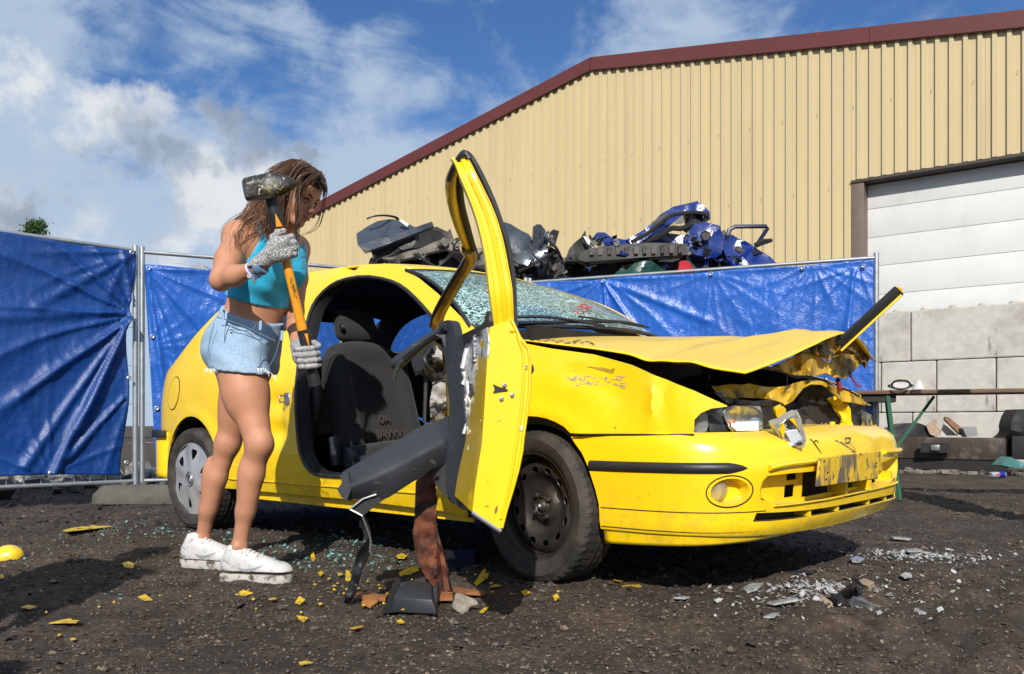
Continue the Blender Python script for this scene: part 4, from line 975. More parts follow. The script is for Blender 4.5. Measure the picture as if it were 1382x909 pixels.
ppanel('bonnet_frame', [(1040, 497), (1066, 485), (1085, 475), (1094, 471), (1104, 477), (1112, 486), (1120, 490), (1128, 481), (1140, 477), (1154, 479), (1164, 488), (1153, 500), (1141, 511), (1128, 508), (1114, 503), (1100, 507), (1075, 506), (1056, 500)], lambda x, y: FY(x, y)-.02, M['yellow_dull'], step=4, crum=.035, thick=.008)
ppanel('bonnet_edge', [(1083, 474), (1097, 463), (1112, 455), (1128, 449), (1142, 448), (1141, 453), (1120, 458), (1106, 466), (1096, 475)], lambda x, y: FY(x, y)-.05, mat('grey_bare_edge', (.12, .14, .17), .35, metal=.5), step=4, crum=.01)
ppanel('bonnet_edge', [(1138, 449), (1150, 452), (1166, 463), (1174, 474), (1173, 485), (1167, 497), (1162, 489), (1160, 481), (1152, 474), (1140, 470), (1130, 466)], lambda x, y: FY(x, y)-.04, mat('mottled_brown_edge', (.20, .12, .02), .5, c2=(.03, .022, .015), c2s=14, c2lo=.44, c2hi=.56), step=4, crum=.04, thick=.02, seed=3)  # brown edge with near-black blotches
ppanel('bonnet_frame', [(1098, 462), (1120, 456), (1134, 458), (1132, 470), (1124, 480), (1118, 489), (1110, 482), (1100, 474)], lambda x, y: FY(x, y)-.07, mat('scuffed_ochre_metal', (.42, .25, .03), .45, c2=(.05, .035, .02), c2s=12, c2lo=.5, c2hi=.6), step=3.5, crum=.045, thick=.008, seed=7)
ppanel('bonnet_lock', [(1110, 465), (1118, 466), (1122, 476), (1118, 482), (1112, 476)], lambda x, y: FY(x, y)-.11, M['black_plastic'], step=3, crum=.02, thick=.03)
mb = MB(); pts = [CINV @ at(1114+14*t+1.5*math.cos(t*44), 510+12*t, 3.42+.012*math.sin(t*44)) for t in [i/90 for i in range(91)]]; mb.tube(pts, .0026, 5); mb.build('coil_spring', M['metal'], car)
mb = MB(); mb.tube(spline([CINV @ at(*p) for p in ((1136, 503, 3.6), (1144, 502, 3.6), (1150, 510, 3.58), (1156, 519, 3.55), (1161, 521, 3.55))], 14), .009, 6, squash=((0, 0, 1), .5)); mb.tube(spline([CINV @ at(*p) for p in ((1131, 512, 3.55), (1133, 520, 3.52), (1135, 526, 3.5))], 8), .010, 6); mb.build('red_strap', mat('dark_red_hose', (.20, .02, .03), .5), car)
# the upturned grille strip
a_, b_ = CINV @ at(1133, 466, 3.32), CINV @ at(1214, 391, 3.22); upv = Vector((0, 0, 1))
mb = MB(); mb.bar(a_, b_, .032, .042, up=(.3, -.2, .9)); mb.build('bonnet_trim_strip', M['trim_black'], car, bevel=.006)
mb = MB(); off = Vector((.012, -.016, -.022)); mb.bar(a_+off, b_+off, .012, .008); mb.bar(b_-(b_-a_)*.01, b_+(b_-a_)*.015+Vector((0, 0, .004)), .014, .02, up=(.3, -.2, .9)); mb.build('strip_edge', Y_, car)
# front bumper: plan curve times height
PL = [Vector(p) for p in ((.155, -.8705, 0), (.285, -.869, 0), (.5, -.862, 0), (.655, -.825, 0), (.755, -.745, 0), (.825, -.60, 0), (.872, -.33, 0), (.89, 0, 0), (.885, .32, 0), (.868, .58, 0), (.815, .755, 0), (.70, .83, 0), (.5, .862, 0), (.285, .869, 0), (.155, .8705, 0))]
pc = spline(PL, 240); arcl = [0]
for i in range(1, len(pc)): arcl.append(arcl[-1]+(pc[i]-pc[i-1]).length)
SL = arcl[-1]
def plan(s):
    s = max(0, min(SL-1e-6, s)); lo, hi = 0, len(arcl)-1
    while hi-lo > 1:
        m = (lo+hi)//2
        if arcl[m] <= s: lo = m
        else: hi = m
    q = (s-arcl[lo])/(arcl[hi]-arcl[lo]); p = pc[lo].lerp(pc[hi], q); t = (pc[min(hi+1, len(pc)-1)]-pc[max(lo-1, 0)]).normalized(); return p, Vector((t.y, -t.x, 0))
BPR = [(.15, -.055), (.20, -.03), (.232, -.010), (.245, .004), (.26, .0), (.30, .002), (.36, .006), (.42, .010), (.455, .012), (.47, .004), (.50, .0), (.53, -.010), (.548, -.024), (.56, -.045), (.57, -.08)]
def bump(s, z, off=0):
    p, n = plan(s); w = min(1, max(0, (s-.38)/.35))*min(1, max(0, (SL-.38-s)/.35)); o = sitp(BPR, z)*(.35+.65*w)
    if z > .5: o -= .05*w*((z-.5)/.06)**2*.8
    o += .004*noise.noise(Vector((s*6, z*6, 3)))
    q = p+n*(o+off); q.z = z+(.015*max(0, 1-abs(s-SL/2)/.5)*(z-.2)/.35); return q
def BI(pts, g=None): 
    out = []
    for x, y in pts:
        s0 = .13+itp([(808, 0), (939, .38), (1000, .52), (1052, .67), (1104, .93), (1149, 1.25), (1190, 1.75)], x); out.append(inv(lambda a, b: bump(a, b), x, y, (s0, .4)))
    return out
fog = [(985+26*math.cos(a), 663+17.5*math.sin(a)-2*math.cos(a)) for a in [2*math.pi*i/26 for i in range(26)]]
fog = BI(fog)
H1 = BI([(1027, 674), (1025, 662), (1029, 649), (1036, 642), (1070, 638), (1104, 635), (1150, 631), (1180, 629)])+[(SL/2+.60, .435), (SL/2+.70, .405), (SL/2+.60, .325)]+BI([(1150, 670), (1106, 678), (1052, 682)])
H2 = BI([(1021, 692), (1050, 691), (1090, 688), (1125, 683), (1160, 676)])+[(SL/2+.58, .265), (SL/2+.56, .245)]+BI([(1133, 690), (1072, 700), (1040, 703), (1016, 704)])
bout = [(.150, .222), (.25, .222), (.5, .222), (.7, .215), (1.0, .205), (1.3, .20), (SL-1.1, .20), (SL-.7, .215), (SL-.15, .222), (SL-.145, .31), (SL-.115, .41), (SL-.07, .49), (SL-.02, .546), (SL-.6, .556), (SL/2, .56), (.6, .556), (.3, .549), (.022, .546), (.045, .52), (.074, .49), (.10, .45), (.117, .41), (.135, .36), (.147, .31)]
panel('front_bumper', bout, bump, [Y_, M['dark']], car, holes=[fog, H1, H2], step=.028, thick=.005, mi_back=1)
bumper = car.children[-1]
gridsheet('bumper_shelf', 60, 3, lambda u, v: bump(SL*(.12+.76*u), .558)*(1)+Vector((-.13*v, 0, .004*v)), Y_, bumper, thick=.004)
def recess(hole, depth, k, name='recess', m=Y_, back=True, slots=()):
    hp_ = resample(roundpoly(hole, 1), .02); cs = sum(p[0] for p in hp_)/len(hp_); cz = sum(p[1] for p in hp_)/len(hp_)
    mb = MB(); rings = [[bump(cs+(p[0]-cs)*kk, cz+(p[1]-cz)*kk, -d) for p in hp_] for kk, d in ((1.0, .002), (.985, .006), (1-(1-k)*.6, depth*.6), (k, depth))]
    mb.loft(rings, cap=False); mb.build(name, m, bumper)
    if back: panel('grille_back', [(cs+(p[0]-cs)*(k+.005), cz+(p[1]-cz)*(k+.005)) for p in hp_], lambda a, b: bump(a, b, -depth), m, bumper, holes=slots, step=.04, thick=.006)
    return hp_
hpf = recess(fog, .045, .86, 'fog_lamp_recess')
mb = MB(); mb.tube([bump(p[0], p[1], .001) for p in inset(hpf, 1.22)], .0022, 5, closed=True); mb.build('fog_lamp_gap', M['dark'], bumper)
fa, fb = BI([(967, 662)])[0]; c = bump(fa, fb, -.035); n_ = plan(fa)[1]; side_ = Vector((-n_.y, n_.x, 0))
q = Matrix((side_, n_, Vector((0, 0, 1)))).transposed()
mb = MB(); mb.lathe(c, [(0, .02), (.022, .018), (.036, .008), (.040, 0), (.042, -.02)], 22, 'Y', M=Matrix.Rotation(R(-20), 3, 'Z') @ q); mb.build('fog_lamp', M['lens'], bumper)
mb = MB(); mb.lathe(c-n_*.012, [(0, -.02), (.02, -.012), (.040, .012)], 22, 'Y', M=Matrix.Rotation(R(-20), 3, 'Z') @ q); mb.build('fog_reflector', M['chrome'], bumper)
def rect(a, b, c, d): return [(a, c), (b, c), (b, d), (a, d)]
s1 = [rect(SL/2-.49, SL/2-.42, .385, .435), rect(SL/2-.50, SL/2-.43, .325, .370), rect(SL/2-.38, SL/2+.44, .318, .43)]
recess(H1, .055, .93, 'grille_surround', slots=s1)
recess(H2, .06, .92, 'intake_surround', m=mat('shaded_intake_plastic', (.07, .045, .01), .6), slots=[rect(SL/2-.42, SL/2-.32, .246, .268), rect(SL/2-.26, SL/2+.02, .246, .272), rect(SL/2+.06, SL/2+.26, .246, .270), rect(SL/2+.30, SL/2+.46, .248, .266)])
gridsheet('bumper_cavity', 40, 4, lambda u, v: bump(SL*(.2+.6*u), .22+.3*v, -.10), M['dark'], bumper, thick=.004)
for s in (SL/2-.17, SL/2+.17, SL/2+.42, SL/2-.40):
    mb = MB(); p, n = plan(s); mb.box(bump(s, .262, -.036), (.028, .010, .022), Matrix((n, Vector((-n.y, n.x, 0)), Vector((0, 0, 1)))).transposed()); mb.build('intake_fin', Y_, bumper)
for s in (SL/2-.10, SL/2+.18, SL/2+.5):
    mb = MB(); p, n = plan(s); mb.box(bump(s, .335, -.042), (.035, .012, .03), Matrix((n, Vector((-n.y, n.x, 0)), Vector((0, 0, 1)))).transposed()); mb.build('grille_fin', Y_, bumper)
ss = [p[0] for p in BI([(1036, 640), (1104, 633)])]
mb = MB(); mb.tube([bump(s, .452-.012*abs(2*i/14-1)**3, .004) for i, s in enumerate([ss[0]+(SL/2-.24-ss[0])*i/14 for i in range(15)])], .013, 8, squash=((0, 0, 1), .75)); mb.build('grille_bar', Y_, bumper)
mb = MB(); mb.tube([bump(s, .452, .004) for s in [SL/2+.30+.36*i/12 for i in range(13)]], .013, 8, squash=((0, 0, 1), .75)); mb.build('grille_bar', Y_, bumper)
# lips of grille and intake, seam line, black rubbing strips
mb = MB(); mb.tube([bump(s, .312-.004*math.sin((s-.75)*2), .004) for s in [.79+(SL-1.58)*i/40 for i in range(41)]], .006, 8, squash=((0, 0, 1), .6)); mb.build('bumper_ridge', Y_, bumper)
mb = MB(); mb.tube([bump(s, .298, .0005) for s in [.155+.60*i/20 for i in range(21)]], .002, 5); mb.tube([bump(s, .232, .0005) for s in [.155+.60*i/20 for i in range(21)]], .002, 5); mb.build('bumper_seam', M['dark'], bumper)
def strip(s0, s1, z0, z1, fn, name, parent, m, tk=.010):
    def f2(u, v): 
        s = s0+(s1-s0)*u; w = min(1, (1-u)*9)**.6 if s1 < SL/2 else min(1, u*9)**.6; zc = (z0+z1)/2; return fn(s, zc+(z1-z0)*(v-.5)*w, tk*math.sin(math.pi*v)**.5*max(.2, w)+.001)
    return gridsheet(name, 34, 8, f2, m, parent)
s_end = BI([(1009, 633)])[0][0]
strip(.112, s_end, .425, .462, bump, 'rubbing_strip', bumper, M['black_plastic']); strip(SL-.112, SL-s_end, .425, .462, bump, 'rubbing_strip', bumper, M['black_plastic'])
gridsheet('lower_lip', 40, 4, lambda u, v: bump(.155+.95*u, .225-.055*v*(1-u*.75), -.012), Y_, bumper, thick=.004)
# number plate holder painted over
pm = mat('scraped_yellow_plate', (.62, .40, .02), .5, c2=(.13, .10, .075), c2s=5.5, c2lo=.49, c2hi=.56, var=.15, vs=20, stretch=(2.2, 2.2, .8), bump=.3, bs=60)
specks(pm, 40, .60, .66, (.06, .045, .04), .9)
p4 = [Vector(CINV @ at(*p)) for p in ((1101.5, 656.5, 2.90), (1184, 646, 3.26), (1188, 609, 3.28), (1105.5, 617, 2.92))]
pn = (p4[1]-p4[0]).cross(p4[3]-p4[0]).normalized()
if pn.x < 0: pn = -pn
mb = MB(); vs = [p+pn*.004 for p in p4]+[p-pn*.006 for p in p4]; mb.add(vs, [(0, 1, 2, 3), (7, 6, 5, 4), (0, 4, 5, 1), (1, 5, 6, 2), (2, 6, 7, 3), (3, 7, 4, 0)])
mb.build('number_plate', pm, bumper, bevel=.003)
ex, ey = p4[1]-p4[0], p4[3]-p4[0]; mb = MB()
for (u, v) in ((.06, .85), (.13, .45), (.12, .22), (.93, .62), (.95, .9)): mb.lathe(p4[0]+ex*u+ey*v+pn*.005, [(0, .003), (.004, .002), (.0045, 0)], 8, 'Y', M=Matrix((ex.normalized(), pn, ey.normalized())).transposed())
mb.build('plate_screws', M['dark'], bumper)
# laurel mark engraved in the bumper
mb = MB()
def leaf(px0, py0, px1, py1, w):
    a = BI([(px0, py0)])[0]; b = BI([(px1, py1)])[0]; A_, B_ = bump(*a, .0015), bump(*b, .0015); n = plan(a[0])[1]; d = (B_-A_); sd = d.cross(n).normalized()*w
    mb.add([A_, A_+d*.35+sd, B_, A_+d*.35-sd], [(0, 1, 2, 3)])
for i, (x, y) in enumerate([(1132, 596), (1136, 599), (1140, 602), (1144, 605), (1148, 608)]): leaf(x, y, x+7.5, y+2.2, .0035)
for i, (x, y) in enumerate([(1146, 595), (1149, 598), (1152, 601), (1154, 604), (1155, 607)]): leaf(x, y, x-2, y+5, .003)
leaf(1126, 593, 1133, 597, .003)
mb.build('laurel_mark', mat('dark_engraving', (.16, .12, .09), .6), bumper, merge=False)
mb = MB(); mb.tube([bump(*BI([p])[0], .002) for p in ((1140, 591), (1147, 590.5), (1146, 597), (1141, 597))], .003, 6, closed=True); mb.build('badge_mount', M['metal'], bumper)
mb = MB()
for st in ([(1093, 592), (1098, 597), (1103, 604), (1108, 612)], [(1098, 597), (1101, 594), (1104, 597)]): mb.tube(spline([bump(*BI([p])[0], .001) for p in st], 10), .0022, 5)
mb.build('bumper_crack', M['dark'], bumper)
# headlamps
hl = empty('headlamp', (0, 0, 0)); hl.parent = car
HYn = pY([(930, 2.83), (960, 2.83), (1000, 2.88), (1050, 3.06)])
ppanel('lamp_housing', [(936, 587), (936, 566), (946, 556), (960, 550), (985, 547), (1012, 547), (1040, 546), (1052, 556), (1052, 587)], lambda x, y: HYn(x, y)+.05, M['black_plastic'], hl, step=6, thick=.02, crum=.02)
ppanel('indicator_lens', [(937, 584), (937, 566), (944, 559), (951, 556), (955, 560), (956, 575), (953, 583)], lambda x, y: HYn(x, y)+.0+.0009*(x-946)**2*.1, M['lens'], hl, step=4, thick=.01)
ppanel('indicator_reflector', [(938, 584), (938, 566), (946, 558), (954, 560), (954, 582)], lambda x, y: HYn(x, y)+.03, mat('grey_ribbed', (.33, .30, .28), .25, metal=.6, bump=.9, bs=22, bstretch=(1, 1, 14), bd=.01), hl, step=4)
def bowl(px, py): u = (px-1003)/28; v = (py-566)/18; return HYn(px, py)+.01+.035*max(0, 1-u*u-v*v)
ppanel('reflector_bowl', [(975, 555), (984, 549), (1006, 547), (1026, 548), (1030, 562), (1029, 580), (1010, 582), (990, 581), (983, 574), (978, 564)], bowl, mat('reflector_bowl_silver', (.62, .64, .66), .16, metal=.92, bump=.3, bs=30), hl, step=3.2, crum=.01)
ppanel('bowl_glint', [(988, 569), (1024, 568), (1024, 581), (995, 581), (989, 576)], lambda x, y: HYn(x, y)+.012-.0012*(y-567), mat('painted_bowl_glint', (.86, .87, .88), .35, metal=.2), hl, step=6)  # pale plate painting the bright glint across the lower bowl
ppanel('lamp_black_cover', [(956, 560), (972, 556), (976, 566), (978, 582), (958, 582)], lambda x, y: HYn(x, y)+.01, M['black_plastic'], hl, step=5, crum=.01)
ppanel('lamp_trim', [(936, 584), (960, 582), (1000, 582.5), (1046, 580), (1046, 587), (936, 588)], lambda x, y: HYn(x, y)+.0, M['dark'], hl, step=5, crum=.012)
mb = MB(); c = CINV @ at(985, 569, 2.89); mb.lathe(c, [(0, .02), (.008, .018), (.009, 0)], 10, 'X'); mb.build('bulb', mat('orange_bulb', (.5, .16, .03), .3), hl)
hl2 = empty('headlamp', (0, 0, 0)); hl2.parent = car
FYh = lambda x, y: 3.72+(x-1145)*.0055
ppanel('lamp_housing', [(1146, 548), (1156, 541), (1166, 545), (1172, 560), (1176, 584), (1150, 585), (1148, 568)], lambda x, y: FYh(x, y)+.03, M['black_plastic'], hl2, step=4, thick=.03, crum=.03)
for i, (x, w) in enumerate(((1166, 8), (1173, 7), (1179, 5))):
    ppanel('lens_fragment', [(x-4, 552+i*4), (x+w*.5, 556+i*4), (x+w, 572+i*2), (x+w-1, 584), (x+1, 586), (x-2, 570)], lambda xx, yy, i=i: FYh(xx, yy)-.03*i+.0025*(yy-570), M['chrome'] if i != 1 else M['lens'], hl2, step=4, crum=.02, seed=i)
ppanel('lens_fragment', [(1160, 588), (1168, 583), (1180, 585), (1187, 577), (1187, 583), (1176, 588)], lambda x, y: 3.82, M['metal'], hl2, step=4, crum=.02)
ppanel('hanging_reflector', [(1045, 572.5), (1060, 565), (1075, 558.5), (1080, 568), (1088, 594), (1085, 604), (1075, 605), (1067, 606), (1058, 600), (1051, 588)], lambda x, y: 2.86+.0011*(y-558)-.0018*abs(x-1066)*.5, [mat('lamp_shell_edge', (.55, .55, .52), .3, metal=.5)], step=3.5, thick=.03, crum=.006)
ppanel('hanging_lens', [(1052, 573), (1062, 566), (1073, 564), (1081, 584), (1083, 600), (1070, 602), (1060, 596)], lambda x, y: 2.852+.0011*(y-558)-.004, M['chrome'], step=3, thick=.004, crum=.014, seed=4)
ppanel('hanging_lens_panel', [(1060, 583), (1076, 579), (1082, 592), (1082, 600), (1070, 601)], lambda x, y: 2.842+.0011*(y-558), mat('pale_lens', (.62, .68, .78), .15, bump=.4, bs=40), step=5)
for pts_ in ([(1052, 580), (1058, 571), (1060, 580), (1057, 592)], [(1066, 566), (1072, 565), (1080, 582), (1076, 576)]):
    ppanel('amber_flap', pts_, lambda x, y: 2.842+.0011*(y-558), M['yellow'], step=4)
mb = MB(); mb.tube(spline([CINV @ at(*p) for p in ((1036, 574, 3.0), (1043, 571, 2.93), (1052, 574, 2.86))], 6), .003, 5); mb.build('green_wire', mat('green_wire', (.02, .3, .18), .5), car)
# slam panel torn upwards, struts, radiator cavity, engine bits
ppanel('slam_panel', [(960, 521), (990, 519), (1012, 518), (1036, 522), (1060, 522), (1080, 515), (1092, 512), (1110, 514), (1129, 523), (1145, 528), (1162, 537), (1176, 547), (1165, 546), (1150, 543), (1136, 541), (1124, 529), (1110, 519), (1094, 518), (1084, 524), (1076, 534), (1070, 541), (1060, 546), (1050, 541), (1035, 538), (1003, 536), (975, 540)], lambda x, y: FY(x, y)+.02, mat('bent_slam_panel', (.62, .38, .02), .4, c2=(.10, .06, .02), c2s=9, c2lo=.52, c2hi=.64), step=4, crum=.035, thick=.006, seed=2)
ppanel('slam_panel_lip', [(962, 528), (975, 530), (990, 539), (1010, 541), (1045, 540), (1058, 547), (1040, 548), (1010, 546), (982, 545)], lambda x, y: FY(x, y)-.03, M['black_plastic'], step=4, crum=.04, thick=.01, seed=5)
ppanel('radiator_strut', [(1046, 549), (1054, 545), (1061, 552), (1060, 562), (1056, 567), (1048, 562)], lambda x, y: FY(x, y)-.0, Y_, step=3, crum=.03, thick=.01)
ppanel('radiator_strut', [(1132, 532), (1143, 542), (1148, 552), (1150, 585), (1136, 586), (1138, 566), (1132, 556), (1124, 545), (1118, 536)], lambda x, y: 3.62, Y_, step=3.5, crum=.04, thick=.012, seed=9)
ppanel('radiator_bracket', [(1121, 569), (1127, 569), (1127, 574), (1134, 574), (1134, 571), (1138, 571), (1138, 586), (1121, 586)], lambda x, y: 3.42, Y_, step=4, crum=.005, thick=.01)
ppanel('dark_backing', [(1050, 530), (1090, 515), (1125, 522), (1150, 545), (1150, 592), (1050, 592)], lambda x, y: FY(x, y)+.22, mat('dark_cavity', (.018, .014, .012), .8, bump=.5, bs=40), step=8, crum=.05, thick=.02)  # dark sheet stands in for the shade inside the front opening
ppanel('air_duct', [(1082, 568), (1092, 565), (1102, 572), (1110, 586), (1080, 588)], lambda x, y: FY(x, y)+.16, mat('grey_duct', (.11, .10, .10), .7), step=4, crum=.03, thick=.02)
for i, x in enumerate((1107, 1113, 1119)):
    ppanel('cooling_fin', [(x, 572-i), (x+3, 570), (x+4, 586), (x+1, 586)], lambda a, b: 3.5, mat('grey_fin', (.2, .17, .14), .7), step=4, crum=.02, thick=.006)
mb = MB(); rs = random.Random(21)
for i in range(26):
    c = Vector((rs.uniform(-.05, .6), rs.uniform(-.5, .55), rs.uniform(.42, .72))); mb.box(c, (rs.uniform(.04, .14), rs.uniform(.04, .12), rs.uniform(.03, .09)), Matrix.Rotation(rs.uniform(-.4, .4), 3, 'Z'))
for i in range(8): mb.tube(spline([(rs.uniform(0, .6), rs.uniform(-.5, .5), rs.uniform(.5, .78)) for _ in range(4)], 14), .014, 6)
mb.build('engine', mat('grimy_engine', (.02, .018, .016), .6, var=.5), car)
mb = MB(); mb.box((-.14, 0, .645), (.02, .70, .335)); mb.box((-.30, 0, .66), (.16, .74, .30)); mb.build('firewall', M['dark'], car)
# floor, wheel housings, sills, tail
mb = MB(); mb.box((-1.28, 0, .27), (1.05, .80, .03)); mb.box((-.1, 0, .30), (.2, .45, .03)); mb.box((.45, 0, .25), (.3, .60, .03)); mb.box((-2.75, 0, .32), (.34, .66, .03)); mb.build('floor_pan', M['dark'], car)
def liner(cx, yy, r, y1, name='wheel_arch_liner'):
    mb = MB(); rings = []
    for (y, k) in ((yy, 1.0), (yy*.97, .985), (y1, .97), (y1, .05)): rings.append([Vector((cx+r*k*math.cos(R(a)), y, .285+r*k*math.sin(R(a)))) for a in range(-12, 193, 12)])
    mb.loft(rings, cap=False, closed=False); mb.build(name, M['black_plastic'], car)
for cx in (0, -2.51):
    r = .345 if cx == 0 else .352
    for sg in (-1, 1): liner(cx, sg*(.857 if cx == 0 else .80), r, sg*.52)
gridsheet('arch_lip', 20, 3, lambda u, v: Vector((.345*math.cos(R(48+84*u))*(1-.09*v), -.862+.015*v, .275+.345*math.sin(R(48+84*u))*(1-.09*v))), M['trim_grey'], car, thick=.004)
def xr(y, z): return itp([(.25, -3.06), (.52, -3.10), (.56, -3.11), (.75, -3.125), (.93, -3.09), (1.0, -3.0), (1.15, -2.80), (1.30, -2.58), (1.36, -2.47)], z)-.02*(1-(y/.7)**2)+.06*max(0, abs(y)-.5)/.2
tgw = [(-.50, 1.0), (.50, 1.0), (.43, 1.27), (-.43, 1.27)]
panel('tailgate', [(-.64, .56), (.64, .56), (.66, .8), (.62, .95), (.56, 1.12), (.50, 1.30), (.44, 1.355), (-.44, 1.355), (-.50, 1.30), (-.56, 1.12), (-.62, .95), (-.66, .8)], lambda a, b: Vector((xr(a, b), a, b)), [Y_, DK], car, holes=[tgw], step=.07, thick=.012, flip=True, mi_back=1)
panel('rear_window', inset(tgw, 1.03), lambda a, b: Vector((xr(a, b)+.01, a, b)), glass, car, step=.15, flip=True)
for sg in (-1, 1):
    gridsheet('tail_corner', 8, 14, lambda u, v: Vector((xr(sg*.62, .56+.38*v)*(1-u)+(-3.125+.0)*u+.0, sg*(.62+(S_(-3.125, .56+.38*v)-.62)*u), .56+.38*v)), mat('tail_lamp_red', (.35, .012, .010), .15), car, thick=.006)
gridsheet('rear_bumper', 50, 10, lambda u, v: (lambda s, z: Vector((-2.87-.26*max(0, math.sin(math.pi*min(1, max(0, s))))**.24, -.785*math.cos(math.pi*s)*(1-.03*math.sin(math.pi*s)), z)))(u, .27+.275*v), Y_, car, thick=.006)
gridsheet('rear_strip', 50, 4, lambda u, v: Vector((-2.87-.275*max(0, math.sin(math.pi*u))**.24, -.800*math.cos(math.pi*u)*(1-.03*math.sin(math.pi*u)), .512+.045*v)), M['black_plastic'], car, thick=.012)
# sill fold and lower seam under the door
mb = MB(); mb.tube([side(x, .300)+Vector((0, -.001, 0)) for x in [-2.1+1.75*i/20 for i in range(21)]], .007, 6, squash=((0, 0, 1), .6)); mb.build('sill_fold', Y_, car)
mb = MB(); mb.bar((-2.1, -.80, .225), (-.36, -.80, .215), .012, .05); mb.build('sill_flange', Y_, car)
mb = MB(); mb.bar((-1.45, -.80, .350), (-.45, -.80, .360), .09, .012); mb.build('sill_plate', M['trim_black'], car)
# ---------------------------------------------------------------- wheels
def tyre_mesh(W=.175, Rr=.288, rim=.197, seg=300):
    prof = [(rim, -W*.40), (rim+.008, -W*.46), (rim+.03, -W*.52), (rim+.06, -W*.53), (Rr-.025, -W*.50), (Rr-.008, -W*.455), (Rr-.001, -W*.40), (Rr, -W*.33), (Rr+.001, -W*.30), (Rr+.001, -W*.26), (Rr+.002, -W*.13), (Rr+.002, -W*.10), (Rr+.002, -.03*W), (Rr+.002, .03*W)]
    prof = prof+[(r, -a) for r, a in reversed(prof)]
    vs = []; n = len(prof)
    for j in range(seg):
        t = 2*math.pi*j/seg
        for k, (r, a) in enumerate(prof):
            x = a/W; g = 0
            if abs(x) < .47 and r > Rr-.012:
                ph = (j+abs(x)*26) % 6
                if ph < 1.4 and abs(x) > .11: g = .0045
                if j % 2 and abs(x) > .09: g = max(g, .0016)
                if abs(abs(x)-.11) < .02 or abs(abs(x)-.28) < .025: g = .005
            elif r > Rr-.03 and j % 3 == 0: g = .0015
            if abs(a) < W*.6 and r > rim+.02: rr = r-g
            else: rr = r
            z = rr*math.sin(t)
            if z < -Rr+.012: z = -Rr+.012-(-Rr+.012-z)*.25                 # flattened where it stands
            vs.append((rr*math.cos(t), a*(1+.05*max(0, -math.sin(t))**6), z))
    fs = [(j*n+k, j*n+k+1, ((j+1) % seg)*n+k+1, ((j+1) % seg)*n+k) for j in range(seg) for k in range(n-1)]
    me = bpy.data.meshes.new('tyre'); me.from_pydata(vs, [], fs); me.polygons.foreach_set('use_smooth', [True]*len(fs)); me.set_sharp_from_angle(angle=R(30)); me.materials.append(M['rubber']); return me
TY = tyre_mesh()
def disc(name, rad, holes, depthf, m, parent, step=.02, thick=.004):
    return panel(name, [(rad*math.cos(a), rad*math.sin(a)) for a in [2*math.pi*i/48 for i in range(48)]], lambda a, b: Vector((a, depthf(math.hypot(a, b), math.atan2(b, a)), b)), m, parent, holes=holes, step=step, thick=thick)
def ellh(cr, ca, rx, ry, n=12):
    out = []
    for i in range(n):
        t = 2*math.pi*i/n; u, v = rx*math.cos(t), ry*math.sin(t); out.append(((cr+u)*math.cos(ca)-v*math.sin(ca), (cr+u)*math.sin(ca)+v*math.cos(ca)))
    return out
def wheel(x, y, z, steer, steel, sg=-1):
    w = empty('wheel', (x, y, z), steer+(0 if sg < 0 else math.pi), car)
    link('tyre', TY, w)
    mb = MB(); mb.lathe((0, 0, 0), [(.200, -.080), (.207, -.078), (.202, -.070), (.186, -.062), (.180, -.03), (.170, .05), (.20, .075)], 48, 'Y'); mb.build('rim', M['steel_rim'] if steel else M['hubcap'], w)
    mb = MB(); mb.lathe((0, 0, 0), [(0, .0), (.165, .0)], 30, 'Y'); mb.build('brake_disc', M['dark'], w)
    if steel:
        def dp(r, a): return sitp([(0, -.030), (.045, -.032), (.058, -.030), (.075, -.012), (.105, -.020), (.135, -.045), (.168, -.040), (.185, -.020)], r)
        disc('wheel_disc', .185, [ellh(.140, 2*math.pi*i/12+.2, .012, .018) for i in range(12)], dp, M['steel_rim'], w, .014)
        for i in range(4):
            mb = MB(); a = math.pi/2*i+.6; c = Vector((.047*math.cos(a), -.034, .047*math.sin(a))); mb.lathe(c, [(0, -.014), (.008, -.013), (.011, -.008), (.012, .004)], 8, 'Y')
            mb.build('wheel_bolt', M['steel_rim'], w)
        mb = MB(); mb.lathe((0, 0, 0), [(0, -.048), (.016, -.046), (.022, -.040), (.026, -.030)], 16, 'Y'); mb.lathe((0, 0, 0), [(.030, -.034), (.034, -.040), (.038, -.034)], 24, 'Y'); mb.build('hub', M['steel_rim'], w)
        mb = MB(); mb.lathe((0, 0, 0), [(0, -.056), (.006, -.055), (.010, -.050), (.011, -.044)], 6, 'Y', smooth=False); mb.build('hub_nut', M['metal'], w)
    else:
        def dp(r, a): return -.078+.020*max(0, 1-r/.06)**2*0-.016*math.cos(min(1, r/.19)*1.5)+.010*(r > .055)*abs(math.cos(a*3))**3*min(1, max(0, (r-.05)/.08))
        hs = []
        for i in range(6):
            a = 2*math.pi*i/6+.35
            hs.append([(r*math.cos(a+t), r*math.sin(a+t)) for r, t in ((.105, 0), (.125, .12), (.155, .17), (.168, .14), (.170, 0), (.168, -.14), (.155, -.17), (.125, -.12))])
        disc('wheel_cover', .203, hs, dp, M['hubcap'], w, .014)
        mb = MB(); mb.lathe((0, 0, 0), [(.036, -.098), (.040, -.100), (.044, -.097)], 32, 'Y'); mb.lathe((0, 0, 0), [(.024, -.099), (.027, -.1005), (.029, -.098)], 32, 'Y'); mb.build('cover_ring', M['metal'], w)
        mb = MB(); mb.tube([(.010, -.099, .018), (-.006, -.099, .014), (-.010, -.099, 0), (-.006, -.099, -.014), (.010, -.099, -.018)], .003, 5); mb.build('cover_mark', M['steel_rim'], w)
    return w
wheel(.0, -.765, .278, R(-9), True); wheel(-2.51, -.755, .282, 0, False)
